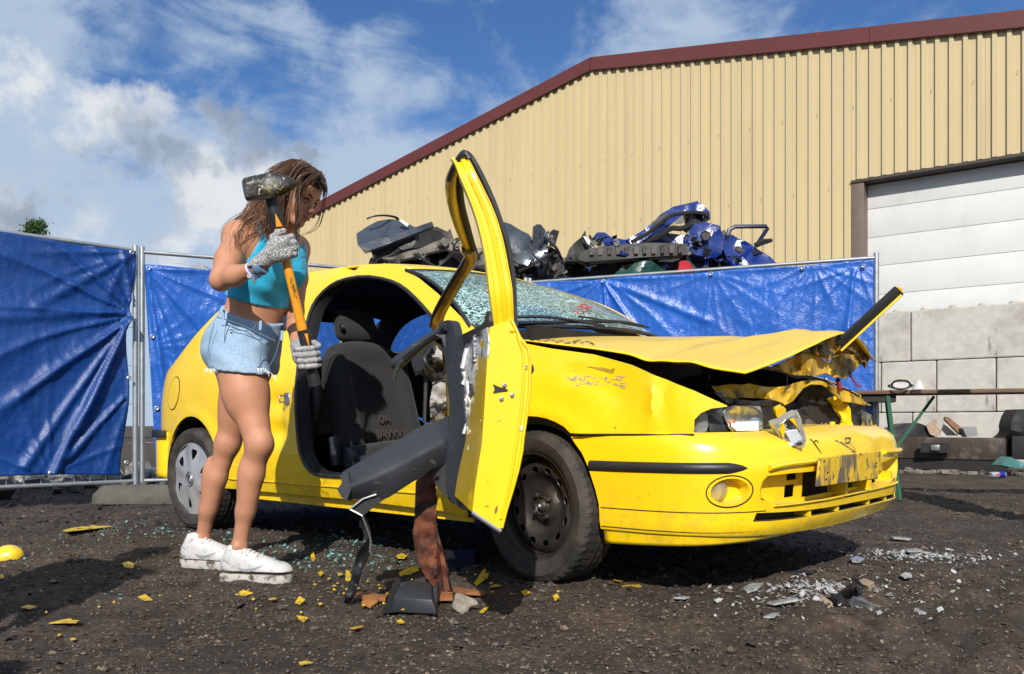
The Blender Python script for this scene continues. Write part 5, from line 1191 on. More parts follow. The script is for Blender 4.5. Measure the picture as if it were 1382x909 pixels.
wheel(0, .765, .262, R(-9), True, 1); wheel(-2.51, .755, .262, 0, False, 1)
mb = MB(); mb.tube([(-2.51, -.7, .28), (-2.51, .7, .28)], .04, 10); mb.tube([(0, -.7, .27), (0, .7, .27)], .03, 10); mb.tube([(-2.9, -.3, .26), (-1.5, -.25, .22), (-.2, -.2, .22)], .03, 8); mb.build('axles', M['dark'], car)
# ---------------------------------------------------------------- inside
def seat(yc, lab=None):
    st = empty('seat', (-1.3, yc, .36)); st.parent = car
    def lm(p): return (p[0]+1.3, p[1]-yc, p[2]-.36)
    s = Sdf((-.55, -.32, -.05), (.65, .32, .95), .014)
    Mx = np.array(Matrix.Rotation(R(-17), 3, 'Y'))
    s.rbox((-.20, 0, .34), (.055, .225, .30), .05, Mx, .01); s.rbox((-.19, -.21, .33), (.085, .045, .26), .04, Mx, .04); s.rbox((-.19, .21, .33), (.085, .045, .26), .04, Mx, .04); s.ell((-.28, 0, .60), (.07, .20, .07), Mx, .04)
    s.build('backrest', M['seat'], st)
    s = Sdf((-.3, -.32, -.1), (.6, .32, .2), .014); Mc = np.array(Matrix.Rotation(R(-6), 3, 'Y'))
    s.rbox((.14, 0, .05), (.27, .23, .065), .05, Mc, .01); s.rbox((.14, -.225, .055), (.25, .04, .085), .035, Mc, .03); s.rbox((.14, .225, .055), (.25, .04, .085), .035, Mc, .03); s.build('seat_cushion', M['seat_side'], st)
    s = Sdf((-.6, -.2, .55), (0, .2, .95), .010); s.rbox((-.325, 0, .755), (.045, .13, .085), .045, Mx, .01); s.ell((-.30, 0, .72), (.05, .12, .06), None, .04); s.build('headrest', M['seat'], st)
    mb = MB()
    for y in (-.07, .07): mb.tube([(-.29, y, .6), (-.32, y, .72)], .007, 6)
    mb.build('headrest_rod', M['metal'], st)
    mb = MB(); mb.lathe((-.26, -.135, .735), [(.0, -.012), (.012, -.012), (.016, -.008), (.018, 0)], 14, 'Y'); mb.build('headrest_knob', M['black_plastic'], st)
    mb = MB(); mb.lathe((-.02, -.29, .06), [(.0, -.03), (.05, -.028), (.058, -.015), (.06, .02)], 18, 'Y'); mb.box((.12, -.28, .02), (.20, .015, .055)); mb.build('recliner_cover', M['trim_grey'], st, bevel=.006)
    return st
seat(-.37); s2 = seat(.37)
# letters woven into the seat fabric
def textmesh(body, size, ext=.001):
    cu = bpy.data.curves.new('t', 'FONT'); cu.body = body; cu.size = size; cu.extrude = ext; cu.align_x = 'CENTER'; cu.align_y = 'CENTER'
    o = bpy.data.objects.new('t', cu); col.objects.link(o); dg = bpy.context.evaluated_depsgraph_get(); me = bpy.data.meshes.new_from_object(o.evaluated_get(dg)); bpy.data.objects.remove(o); return me
st = [c for c in car.children if c.name.startswith('seat') and c.type == 'EMPTY'][0]
wm = mat('faded_woven_print', (.052, .045, .042), .95)
Mt = Matrix.Rotation(R(-17), 4, 'Y') @ Matrix.Rotation(R(90), 4, 'Z') @ Matrix.Rotation(R(90), 4, 'X')
for (b_, zz, yy, sz) in (('VRIAWVA', .17, .0, .07), ('DA', .25, 0, .055), ('AV', .46, -.03, .05)):
    me = textmesh(b_, sz, .0015); o = link('woven_letters', me, st, wm); o.matrix_local = Matrix.Translation((-.123-.306*(zz-.34)*1.0, yy, zz)) @ Mt
# belt, pillar trim, rear bench, dashboard, steering wheel
mb = MB(); mb.tube(spline([(-1.50, -.76, 1.02), (-1.49, -.79, .8), (-1.47, -.80, .6), (-1.47, -.80, .42)], 12), .022, 6, squash=((0, 1, 0), .12)); mb.build('seat_belt', mat('belt_webbing', (.03, .03, .032), .9), car)
mb = MB(); mb.box((-1.50, -.765, 1.02), (.02, .01, .035)); mb.build('belt_anchor', M['trim_grey'], car, bevel=.006); mb = MB(); mb.box((-1.49, -.79, .46), (.03, .012, .05)); mb.build('belt_anchor', M['trim_grey'], car, bevel=.006)
s = Sdf((-1.75, -.85, .35), (-1.35, -.6, 1.0), .012); s.rbox((-1.53, -.755, .66), (.035, .035, .30), .03, None, .01); s.ell((-1.50, -.74, .72), (.06, .04, .14), None, .03); s.build('pillar_trim', M['trim_black'], car)
s = Sdf((-2.7, -.75, .3), (-1.9, .75, 1.15), .025); s.rbox((-2.45, 0, .72), (.09, .64, .30), .07, np.array(Matrix.Rotation(R(-20), 3, 'Y'))); s.rbox((-2.15, 0, .45), (.25, .64, .09), .06, None, .03)
for y in (-.35, .35): s.rbox((-2.57, y, 1.02), (.05, .12, .07), .04, None, .02)
s.build('rear_bench', M['seat_side'], car)
s = Sdf((-.75, -.8, .4), (-.1, .8, 1.05), .025); s.rbox((-.38, 0, .80), (.16, .72, .14), .08, None); s.rbox((-.45, 0, .6), (.12, .14, .2), .05, None, .05); s.build('dashboard', M['trim_grey'], car)
mb = MB(); q = Matrix.Rotation(R(-65), 3, 'Y'); mb.tube([Vector((-.68, .37, .86))+q @ Vector((.185*math.cos(2*math.pi*i/28), .185*math.sin(2*math.pi*i/28), 0)) for i in range(28)], .014, 8, closed=True); mb.bar(Vector((-.68, .37, .86))+q @ Vector((-.18, 0, 0)), Vector((-.68, .37, .86))+q @ Vector((.18, 0, 0)), .05, .02); mb.tube([(-.68, .37, .86), (-.42, .37, .80)], .03, 8); mb.build('steering_wheel', M['black_plastic'], car)
mb = MB(); mb.box((-1.0, 0, .38), (.45, .06, .05)); mb.tube([(-.72, 0, .4), (-.74, 0, .56)], .01, 6); mb.build('centre_console', M['trim_black'], car, bevel=.01)
mb = MB(); q2 = CINV @ at(453, 600, 4.15); mb.tube([q2+Vector((0, 0, -.1)), q2, q2+Vector((-.01, 0, .035))], [.022, .03, .036], 10); mb.build('belt_buckle', M['trim_grey'], car)
# ================================================================ the open driver-side-less door, bent forward on its hinges
HG = Vector((-.228, 3.417, 0)); DD = Vector((.17, -.985, 0)).normalized(); DN = Vector((-.985, -.17, 0)).normalized()   # along the door, towards its inner side
dr = empty('door'); dr.parent = car; dr.matrix_parent_inverse = Matrix.Identity(4)
def dw(p): return CINV @ Vector(p)
YL = 2.19
def lat(px, py, dy=0): return at(px, py, YL+dy)
latch_poly = [(690, 429), (702, 453), (715, 469), (717, 491), (716, 527), (712, 560), (708, 585), (706, 607), (701, 632), (693, 661), (685, 686), (677, 716), (671, 714), (655, 703), (637, 691), (640, 662), (644, 636), (650, 599), (654, 540), (657, 487), (659, 458), (661, 440)]
back = -DD*1.22
def ringpts(off, shr, dz=0):
    cx = 680; cy = 570; return [CINV @ (lat(cx+(x-cx)*shr, cy+(y-cy)*shr)+DD*off) for x, y in latch_poly]
mb = MB()
base = [lat(x, y) for x, y in latch_poly]
rings = []
for d in (0.0, -.012):
    k = 1.0 if d else .985; c = sum(base, Vector())/len(base); rings.append([CINV @ (c+(p-c)*k+DD*d) for p in base])
for i in range(1, 13):
    q = i/12; off = -DD*(.012+1.18*q); row = []
    for p in base:
        w = p+off; w.z = w.z*(1-.03*q)+(.03*q*.6); w += DN*(.010*noise.noise(w*3)); w.z += .012*q*(w.z < .5); row.append(CINV @ w)
    rings.append(row)
mb.loft(rings, smooth=True); mb.build('door_shell', M['yellow'], dr, sharp=28)
# embossing on the latch face: flange line, folded outer skin, recesses
def on(px, py, o=.003): return CINV @ (lat(px, py)+DD*o)
mb = MB(); mb.tube([on(*p) for p in ((698, 452), (706, 475), (707, 500), (704, 545), (698, 590), (690, 640), (681, 680), (676, 700))], .004, 6); mb.build('door_flange', M['yellow'], dr)
mb = MB(); mb.tube([on(*p, .002) for p in ((690, 431), (701, 455), (713, 470), (715.5, 491), (714.5, 527), (710, 562), (706, 588), (704, 608), (699, 633), (691, 662), (683, 688), (677, 712))], .0045, 6); mb.build('door_edge_fold', M['yellow'], dr)
def onpoly(name, pts, m, o=.003, th=.004, step=4, rnd_=1):
    if rnd_: pts = roundpoly(pts, rnd_)
    return panel(name, [(x, -y) for x, y in pts], lambda a, b: on(a, -b, o), m, dr, step=step, thick=th)
onpoly('latch_slot', [(664, 517), (673, 522), (684, 524), (686, 528), (675, 529), (664, 531), (668, 525)], M['dark'], .002)
onpoly('latch_hole', [(715, 491), (719, 492), (721, 499), (718, 505), (715, 504)], M['dark'], .004)
mb = MB(); 
for (x, y) in ((680.5, 519.5), (691, 533), (676.5, 538)):
    mb = MB(); q = Matrix((DN, DD, Vector((0, 0, 1)))).transposed(); q3 = CINV.to_3x3() @ q
    mb.lathe(on(x, y, .002), [(0, .003), (.003, .0025), (.0035, .004), (.0055, .0035), (.006, 0)], 12, 'Y', M=q3); mb.build('latch_screw', M['metal'], dr)
for (x, y, r) in ((709, 495.5, .0055), (691, 445, .006), (648, 567, .003)):
    mb = MB(); mb.lathe(on(x, y, .002), [(0, .002), (r*.6, .003), (r, .002), (r*1.1, 0)], 12, 'Y', M=q3); mb.build('rivet', M['metal'] if r < .0058 else M['yellow'], dr)
onpoly('rust_spot', [(668, 686), (671, 681), (672, 687), (669, 694), (667, 692)], M['rustlight'], .0015, .002, 2)
onpoly('chip', [(702, 573), (705, 574), (704, 582), (701.5, 580)], M['white_film'], .005, .002, 2)
# door bottom drain / hem
mb = MB(); mb.tube([on(637, 691, .0), on(650, 700, -.0), on(668, 712, 0), on(676, 717, 0)], .006, 6); mb.build('door_hem', M['metal'], dr)
lat_dir = CINV.to_3x3() @ Vector((1, 0, 0))
# window frame: thick lock-side post, kinked front rail
fp = [(682, 478, 2.250), (680, 452, 2.225), (678.5, 428, 2.21), (676, 400, 2.20), (672, 370, 2.20), (667, 340, 2.20), (660, 310, 2.20), (651, 283, 2.20), (641, 260, 2.20), (631, 238, 2.20), (624, 222, 2.21), (618, 214, 2.23)]
wd = [.034, .038, .040, .044, .041, .040, .038, .035, .033, .030, .028, .020]
pts = spline([at(*p) for p in fp], 34); rr = [itp([(i*3.4, w) for i, w in enumerate(wd)], k) for k in range(35)]
SEC = [(-1, .5), (-1, -.3), (-.86, -.62), (-.50, -.66), (-.44, -.40), (-.02, -.34), (.04, -.62), (.40, -.70), (.46, -.52), (.82, -.50), (.88, -.72), (1.0, -.66), (1.02, .5)]
mb = MB(); rings = []
for p, w in zip(pts, rr):
    rings.append([CINV @ (p+Vector((a*w*.86, 0, 0))-DD*(b*.030)*(-1)*(-1)) if False else CINV @ (p+Vector((a*w*.72, 0, a*w*.08))+Vector((0, b*.034*min(1, w/.035), 0))) for a, b in SEC])
mb.loft(rings, smooth=True); mb.build('window_frame', M['yellow'], dr, sharp=24)
fr = dr.children[-1]
mb = MB(); mb.tube(spline([CINV @ at(*p) for p in ((694, 440, 2.23), (693, 400, 2.24), (690, 361, 2.24), (684, 328, 2.24), (676, 303, 2.24), (665, 272, 2.24), (651, 241, 2.24), (637, 215, 2.24), (630, 207, 2.25))], 30), .009, 7); mb.build('outer_seal', M['black_plastic'], fr)
mb = MB(); mb.tube(spline([CINV @ at(*p) for p in ((606, 243, 2.25), (612, 226, 2.22), (621, 211, 2.2), (627, 206, 2.2), (634, 214, 2.2))], 14), .008, 7); mb.build('frame_tip', M['black_plastic'], fr)
rail = [(622, 222, 2.24), (612, 232, 2.27), (609, 250, 2.33), (612, 275, 2.45), (620, 305, 2.65), (631, 333, 2.85), (636, 345, 2.93), (630, 358, 3.0), (616, 380, 3.1), (602, 404, 3.2), (592, 424, 3.28), (588, 440, 3.32)]
mb = MB(); mb.tube(spline([CINV @ at(*p) for p in rail[:7]], 22), [.010+.005*math.sin(i/22*3.1) for i in range(23)], 10, squash=(lat_dir, 1.2)); mb.build('front_rail', M['yellow'], fr)
mb = MB(); mb.tube(spline([CINV @ at(x+8+(3 if 240 < y < 330 else 0), y+3, Y+.01) for x, y, Y in rail[:7]], 22), .011, 8); mb.build('rail_channel', M['dark'], fr)
mb = MB(); mb.tube(spline([CINV @ at(*p) for p in rail[5:]], 20), [.030-.006*math.sin(i/20*3.1) for i in range(21)], 10, squash=(lat_dir, .95)); mb.build('front_rail', mat('brown_yellow_rail', (.33, .17, .012), .35, c2=(.12, .06, .01), c2s=6, c2lo=.5, c2hi=.6, coat=.4), fr)  # lower rail length, browner and darker than the upper one
mb = MB(); mb.tube(spline([CINV @ at(x-7, y, Y-.02) for x, y, Y in rail[5:]], 20), .006, 6); mb.tube(spline([CINV @ at(x+6, y+2, Y-.01) for x, y, Y in rail[5:]], 20), .007, 6); mb.build('rail_seal', M['trim_black'], fr)
# broken window channel at the belt
def wpanel(name, out, Yf, mt, parent, **k): return ppanel(name, out, Yf, mt, parent, **k)
DY = pY([(586, 3.3), (600, 3.0), (620, 2.72), (640, 2.45), (660, 2.22)])
wpanel('belt_channel', [(615, 455), (628, 449), (642, 442), (652, 437), (655, 425), (657, 419), (660, 421), (660, 441), (648, 450), (632, 460), (618, 468)], lambda x, y: DY(x, y)-.01, M['trim_black'], dr, step=4, crum=.02, thick=.02)
wpanel('inner_film', [(614, 472), (622, 462), (640, 452), (658, 441), (659, 460), (656, 500), (653, 560), (648, 610), (642, 650), (637, 684), (632, 670), (628, 610), (622, 540), (616, 490)], lambda x, y: DY(x, y)-.012, M['white_film'], dr, step=3.5, crum=.05, thick=.004, seed=4)
mb = MB(); rs = random.Random(6)
for i in range(9):
    y0 = 470+i*22; x0 = 624+i*1.8+rs.uniform(-3, 6); mb.tube(spline([CINV @ at(x0+rs.uniform(-4, 4), y0+j*9, DY(x0, 0)-.03) for j in range(4)], 8), rs.uniform(.004, .009), 6)
tag(mb.build('window_mechanism', mat('white_cable_sleeve', (.6, .6, .6), .5), dr), kind='stuff')
wpanel('dark_film_patch', [(620, 500), (630, 504), (636, 515), (640, 530), (632, 538), (626, 528), (620, 520)], lambda x, y: DY(x, y)-.035, mat('dark_grey_patch', (.10, .09, .09), .7), dr, step=4, crum=.03)  # dark grey patch laid over the white film
wpanel('inner_skeleton', [(578, 470), (586, 466), (596, 474), (600, 500), (604, 560), (600, 590), (590, 602), (582, 590), (580, 540), (584, 520), (580, 500)], lambda x, y: 3.16, mat('grey_white_inner_steel', (.35, .34, .33), .5, c2=(.02, .02, .02), c2s=12, c2lo=.46, c2hi=.52), dr, step=4, crum=.06, thick=.01, seed=11)
wpanel('lock_module', [(572, 474), (584, 470), (590, 480), (586, 498), (592, 510), (584, 516), (576, 508), (570, 494)], lambda x, y: 3.10, M['black_plastic'], dr, step=4, crum=.06, thick=.05, seed=12)
mb = MB(); mb.tube([CINV @ at(575, 505, 3.15), CINV @ at(573, 570, 3.15)], .008, 6); mb.tube(spline([CINV @ at(580, 472, 3.1), CINV @ at(573, 482, 3.06), CINV @ at(577, 494, 3.06), CINV @ at(584, 500, 3.08)], 10), .006, 6); mb.build('door_cables', M['black_plastic'], dr)
# ================================================================ grey inner trim of the door, torn loose and hanging
tr0 = at(612, 560, 2.62); tp_ = tag(empty('door_trim_panel', tr0), 'dark grey plastic door lining torn loose and hanging from the open car door', 'door lining')
TI = Matrix.Translation(-tr0)
TYf = pY([(583, 2.72), (600, 2.66), (620, 2.60), (640, 2.52)])
ppanel('trim_post', [(590, 437), (598, 433), (606, 431), (612, 437), (617, 472), (621, 510), (625, 545), (630, 578), (635, 605), (638, 640), (638, 672), (636, 684), (629, 689), (618, 684), (606, 672), (600, 650), (603, 610), (607, 575), (606, 540), (602, 500), (598, 470)], lambda x, y: TYf(x, y)+.0009*max(0, 606-x), M['trim_grey'], tp_, step=6, thick=.03, loc=TI, rnd_=1)
ppanel('trim_skirt', [(583, 640), (590, 625), (602, 600), (606, 640), (606, 672), (612, 680), (600, 668), (588, 655)], lambda x, y: TYf(x, y)+.05, mat('dull_grey_trim', (.05, .048, .05), .6, var=.2), tp_, step=6, thick=.015, loc=TI)
arm = [(603, 440), (596, 447), (583, 454), (568, 464), (553, 476), (540, 487), (530, 495)]
mb = MB(); mb.tube(spline([TI @ at(x, y, 2.66+.012*i) for i, (x, y) in enumerate(arm)], 20), [.028, .026, .022, .02, .019, .019, .018, .018, .018, .018, .019, .02, .021, .022, .023, .024, .025, .025, .024, .020, .012], 10, squash=((0, 0, 1), .8)); mb.build('pull_handle', M['trim_grey'], tp_)
mb = MB(); mb.tube(spline([TI @ at(*p) for p in ((545, 486, 2.70), (538, 492, 2.70), (535, 502, 2.70), (532, 515, 2.70))], 8), [.014, .014, .013, .012, .011, .010, .009, .008, .006], 8, squash=((1, 0, 0), .7)); mb.build('handle_stub', M['trim_grey'], tp_)
ppanel('handle_web', [(598, 436), (606, 436), (608, 470), (602, 472), (596, 456), (588, 452)], lambda x, y: 2.66, M['trim_grey'], tp_, step=5, thick=.02, loc=TI)
U_ = [(463, 636), (459, 642), (461.5, 651), (455, 660)]
up = [(463, 636), (500, 614), (540, 592), (575, 571), (596, 566), (604, 560)]; cr_ = [(460, 661), (497, 648), (540, 627), (577, 608), (600, 596), (606, 590)]; lo_ = [(468, 675), (506, 671), (522, 673), (586, 631), (603, 625), (607, 622)]
def board(u, v):
    def ev(L_, t): t = t*(len(L_)-1); i = min(int(t), len(L_)-2); q = t-i; return (L_[i][0]*(1-q)+L_[i+1][0]*q, L_[i][1]*(1-q)+L_[i+1][1]*q)
    a, b, c = ev(up, u), ev(cr_, u), ev(lo_, u); yb = 2.72-.06*u
    if v < .5: q = v*2; p = (a[0]+(b[0]-a[0])*q, a[1]+(b[1]-a[1])*q); Y = yb+.06*(1-q)**1.3
    else: q = v*2-1; p = (b[0]+(c[0]-b[0])*q, b[1]+(c[1]-b[1])*q); Y = yb+.035*q**1.5
    w = at(p[0], p[1], Y); Y += .004*noise.noise(w*8); return TI @ at(p[0], p[1], Y)
gridsheet('map_pocket', 34, 14, board, M['trim_grey'], tp_, thick=-.02, sharp=45)
ppanel('jagged_end', [(470, 637), (463, 636), (459, 642), (461.5, 651), (455, 660), (461, 671), (468, 675), (474, 660)], lambda x, y: 2.715, M['trim_grey'], tp_, step=4, thick=.02, loc=TI)
ppanel('screw_hole', [(579, 620), (584, 619), (589, 624), (588, 627), (582, 625)], lambda x, y: 2.655, M['dark'], tp_, step=3, thick=.004, loc=TI, rnd_=1)
ppanel('bracket', [(472, 686), (484, 676), (500, 667), (508, 668), (518, 674), (504, 684), (491, 695), (483, 691)], lambda x, y: 2.70, M['trim_black'], tp_, step=4, thick=.03, loc=TI)
mb = MB(); mb.tube([TI @ at(*p) for p in ((472, 687, 2.69), (490, 673, 2.69), (508, 667, 2.69))], .0035, 5); mb.tube([TI @ at(*p) for p in ((472, 687, 2.69), (482, 692, 2.69), (489, 696, 2.69))], .003, 5); mb.build('bare_edge', M['metal'], tp_)
wires = mat('tiny_blue', (.1, .12, .2), .4)
ppanel('hanging_strip', [(486, 694), (490, 695), (496, 712), (501, 728), (500, 746), (494, 760), (489, 770), (484, 787), (481, 800), (472, 815), (464, 814), (467, 800), (473, 782), (479, 757), (484, 744), (491, 732), (491, 722), (487, 710)], lambda x, y: 2.69+.0006*(y-694), M['trim_black'], tp_, step=4, thick=.008, crum=.05, loc=TI)
mb = MB(); mb.tube(spline([TI @ at(x, y, 2.685) for x, y in ((489, 696), (495, 712), (500, 728), (499, 745))], 12), .0028, 5); mb.build('strip_edge', M['metal'], tp_)
# ================================================================ rusty post, box and flakes on the ground
rp0 = gr(597, 806); rp = tag(empty('rusty_post', rp0), 'tall folded rusty steel plate standing on end below the car door', 'rusty plate'); RI = Matrix.Translation(-rp0)
ppanel('plate', [(561, 650), (572, 641), (584, 632), (588, 640), (589, 680), (588, 709), (592, 724), (598, 750), (605, 778), (607, 796), (600, 806), (594, 800), (582, 788), (570, 771), (560, 742), (557, 721), (559, 706), (560, 680)], lambda x, y: 2.92+.0035*abs(x-588)*(.4 if x < 588 else 1.4)-.0002*(y-640), M['rust'], rp, step=5, crum=.03, thick=.012, loc=RI, seed=2)
ppanel('fold', [(588, 706), (592, 720), (597, 740), (603, 770), (607, 796), (600, 800), (597, 770), (591, 735)], lambda x, y: 2.875, M['rust'], rp, step=4, crum=.03, thick=.01, loc=RI, seed=5)
bx0 = gr(556, 826); bx = tag(empty('plastic_box', bx0), 'dark grey plastic duct piece lying on the dirt beside the rusty plate', 'plastic part')
g = lambda x, y, z=0: Vector((gr(x, y).x, gr(x, y).y, z))-bx0
A_ = [g(528, 826), g(590, 829), g(590, 800), g(540, 798)]
mb = MB(); cb0 = sum(A_, Vector())/4
top = [at(531, 806, 2.63)-bx0, at(583, 809, 2.62)-bx0, at(582, 786, 2.74)-bx0, at(543, 784, 2.74)-bx0]
mb.add(A_+top, [(3, 2, 1, 0), (4, 5, 6, 7), (0, 1, 5, 4), (1, 2, 6, 5), (2, 3, 7, 6), (3, 0, 4, 7)]); mb.build('duct_body', M['trim_grey'], bx, bevel=.006)
mb = MB(); mb.add([g(515, 828, .004), g(532, 826, .004), g(541, 800, .05), g(534, 800, .05), g(515, 828, .0), g(532, 826, .0), g(541, 800, .04), g(534, 800, .04)], [(0, 1, 2, 3), (7, 6, 5, 4), (0, 4, 5, 1), (1, 5, 6, 2), (2, 6, 7, 3), (3, 7, 4, 0)]); mb.build('duct_flap', M['trim_black'], bx)
mb = MB(); mb.box(g(589, 815, .03), (.006, .05, .035)); mb.build('duct_flange', M['trim_grey'], bx, bevel=.002)
def chip(name, px, mt, label, cat, group=None, h=.004, lift=.012, tilt=None, parent=None):
    """A flat scrap lying on the ground, drawn by the ground points where it is seen."""
    P = [gr(x, y) for x, y in px]; c = sum(P, Vector())/len(P); rs = random.Random(int(px[0][0]*7+px[0][1])); tx, ty = (rs.uniform(-.10, .10), rs.uniform(-.10, .10)) if tilt is None else tilt
    zc = gz(c.x, c.y)+lift*.6
    top = [Vector((p.x-c.x, p.y-c.y, (p.x-c.x)*tx+(p.y-c.y)*ty+h+rs.uniform(0, .002))) for p in P]; n = len(P)
    cen = Vector((0, 0, h+lift*.3)); vs = top+[cen]+[t-Vector((0, 0, h)) for t in top]
    fs = [(i, (i+1) % n, n) for i in range(n)]+[(i, n+1+i, n+1+(i+1) % n, (i+1) % n) for i in range(n)]+[tuple(n+1+i for i in reversed(range(n)))]
    mb = MB(); mb.add(vs, fs); o = mb.build(name, mt, None, sharp=30); o.location = (c.x, c.y, zc+.004); return tag(o, label, cat, group)
chip('rust_flake', [(480, 803), (500, 803), (523, 809), (520, 813), (498, 812), (482, 808)], M['rustlight'], 'long rust flake left of the grey duct piece', 'rust flake', h=.012)
chip('rust_flake', [(488, 819), (497, 812), (509, 813), (510, 818), (500, 823)], mat('orange_rust', (.35, .15, .04), .8, var=.3), 'small orange rust lump between hanging strip and duct piece', 'rust flake', h=.007)
chip('rust_flake', [(610, 796), (630, 797), (656, 798), (652, 803), (630, 804), (612, 801)], M['rustlight'], 'rust flake right of the foot of the rusty plate', 'rust flake', h=.01)
chip('rust_flake', [(590, 807), (610, 806), (611, 812), (592, 813)], M['rustlight'], 'rust flake at the right foot of the duct piece', 'rust flake', h=.01)
stp = gr(626, 818); s = Sdf((-.06, -.05, -.03), (.06, .05, .07), .004); X, Y, Z = s.XYZ(); s.ell((0, 0, .012), (.034, .026, .026), None, 0)
wbl = .006*np.sin(X*90+Y*40)+.005*np.sin(Y*120-Z*70)+.004*np.sin(Z*150+X*60); o = s.build('stone', mat('pale_stone', (.26, .23, .19), .9, bump=.7, bs=60, var=.3, vs=30), None, s.d+wbl); o.location = (stp.x, stp.y, -.004); tag(o, 'pale lump of stone right of the rusty plate', 'stone')
chip('black_sheet', [(600, 748), (640, 745), (640, 762), (615, 768), (602, 762)], M['black_plastic'], 'flat dark plastic sheet behind the rusty plate under the car', 'plastic sheet', h=.01)
YG = 'yellow plastic splinters on the ground'
ym = M['yellow']; yd = mat('dusty_yellow_plastic', (.74, .48, .02), .5, c2=(.30, .19, .04), c2s=14, c2lo=.52, c2hi=.68)
big = [([(84, 720), (96, 714), (112, 709), (124, 704), (132, 705), (138, 708), (150, 703), (160, 706), (150, 710), (136, 713), (110, 719), (92, 723)], 'largest yellow splinter, long and thin, near the left tarp'),
 ([(66, 840), (82, 834), (95, 832), (98, 836), (107, 838), (103, 843), (84, 842)], 'arrow shaped yellow splinter on the shadow band at lower left'),
 ([(165, 761), (173, 759), (181, 761), (180, 764), (168, 764)], 'small yellow splinter behind the girl above the shadow band'),
 ([(28, 821), (38, 818), (50, 820), (40, 823)], 'thin dull yellow splinter in the shadow band at far left'),
 ([(186, 808), (196, 804), (206, 810), (196, 812)], 'notched yellow splinter below the rear white shoe'),
 ([(317, 802), (328, 798), (342, 801), (332, 804)], 'long yellow splinter under the toes of the front white shoe'),
 ([(362, 812), (371, 808), (373, 812), (366, 814)], 'yellow chip just below the front white shoe'),
 ([(398, 815), (404, 809), (412, 812), (405, 817)], 'square yellow chip right of the front white shoe'),
 ([(400, 830), (408, 831), (416, 833), (410, 838), (404, 835)], 'ragged yellow chip below the square chip'),
 ([(403, 904), (412, 900), (423, 902), (414, 906), (405, 907)], 'yellow splinter at the bottom edge left of centre'),
 ([(466, 780), (467, 766), (472, 768), (474, 774), (478, 772), (478, 781)], 'upright curved yellow chip left of the hanging strip'),
 ([(534, 748), (542, 744), (550, 747), (546, 751), (537, 751)], 'yellow chip behind the rusty plate, upper one'),
 ([(537, 771), (548, 767), (562, 765), (566, 770), (556, 773), (540, 774)], 'broad yellow splinter left of the rusty plate'),
 ([(640, 788), (646, 780), (652, 772), (656, 772), (655, 778), (660, 776), (658, 782), (650, 787), (643, 791)], 'forked yellow splinter in the shadow left of the front tyre'),
 ([(661, 794), (668, 790), (676, 792), (673, 795)], 'small yellow chip right of the forked splinter'),
 ([(647, 820), (655, 815), (660, 814), (653, 821)], 'narrow yellow chip right of the pale stone'),
 ([(838, 788), (850, 786), (863, 787), (866, 793), (858, 794), (852, 790), (840, 791)], 'split yellow splinter under the car right of the front tyre'),
 ([(827, 783), (835, 781), (842, 783), (834, 785)], 'tiny yellow chip behind the split splinter'),
 ([(746, 804), (752, 802), (755, 806), (749, 810)], 'yellow chip below the front tyre'),
 ([(703, 799), (710, 797), (716, 800), (708, 803)], 'yellow chip left below the front tyre'),
 ([(472, 853), (480, 851), (490, 848), (491, 850), (480, 855)], 'slim yellow splinter below the hanging strip'),
 ([(535, 843), (541, 841), (546, 845), (539, 846)], 'yellow chip below the grey duct piece'),
 ([(455, 773), (462, 771), (463, 776), (457, 779)], 'yellow chip left of the upright curved chip'),
 ([(419, 747), (423, 744), (426, 750), (421, 752)], 'small yellow chip in front of the car sill'),
 ([(429, 772), (434, 768), (437, 772), (432, 777)], 'small bright yellow chip right of the shoe toe'),
 ([(94, 859), (100, 857), (103, 860), (97, 862)], 'tiny yellow chip below the arrow shaped splinter'),
 ([(0, 780), (4, 779), (5, 782), (0, 783)], 'tiny yellow chip at the far left edge')]
for pts_, lb in big: chip('yellow_splinter', pts_, yd, lb, 'splinter', YG, h=.0018, lift=.006)
rs = random.Random(17); tiny = []
def sc(x0, x1, y0, y1, n):
    for _ in range(n): tiny.append((rs.uniform(x0, x1), rs.triangular(y0, y1, (y0+y1)/2)))
sc(330, 520, 770, 830, 16); sc(440, 660, 745, 830, 16); sc(60, 330, 770, 860, 6); sc(600, 760, 780, 815, 6)
tm = None
for (x, y) in tiny:
    r = rs.uniform(.9, 2.3); chip('yellow_chip', [(x+r*1.4*math.cos(a+rs.uniform(-.3, .3)), y+r*.5*math.sin(a)) for a in (0, 1.4, 2.6, 4.1, 5.2)], yd, 'tiny yellow paint chip lying on the dirt', 'chip', 'tiny yellow paint chips', h=.002)
# yellow mirror cap at the left edge
mc = gr(12, 755); s = Sdf((-.12, -.1, -.02), (.12, .1, .12), .004)
s.ell((0, 0, .025), (.062, .05, .052), None, .0); s.rbox((-.06, 0, .01), (.06, .05, .03), .02, None, .03)
o = s.build('mirror_cap', M['yellow']); o.location = (mc.x, mc.y, -.012); tag(o, 'round yellow mirror housing lying at the left edge', 'mirror housing')
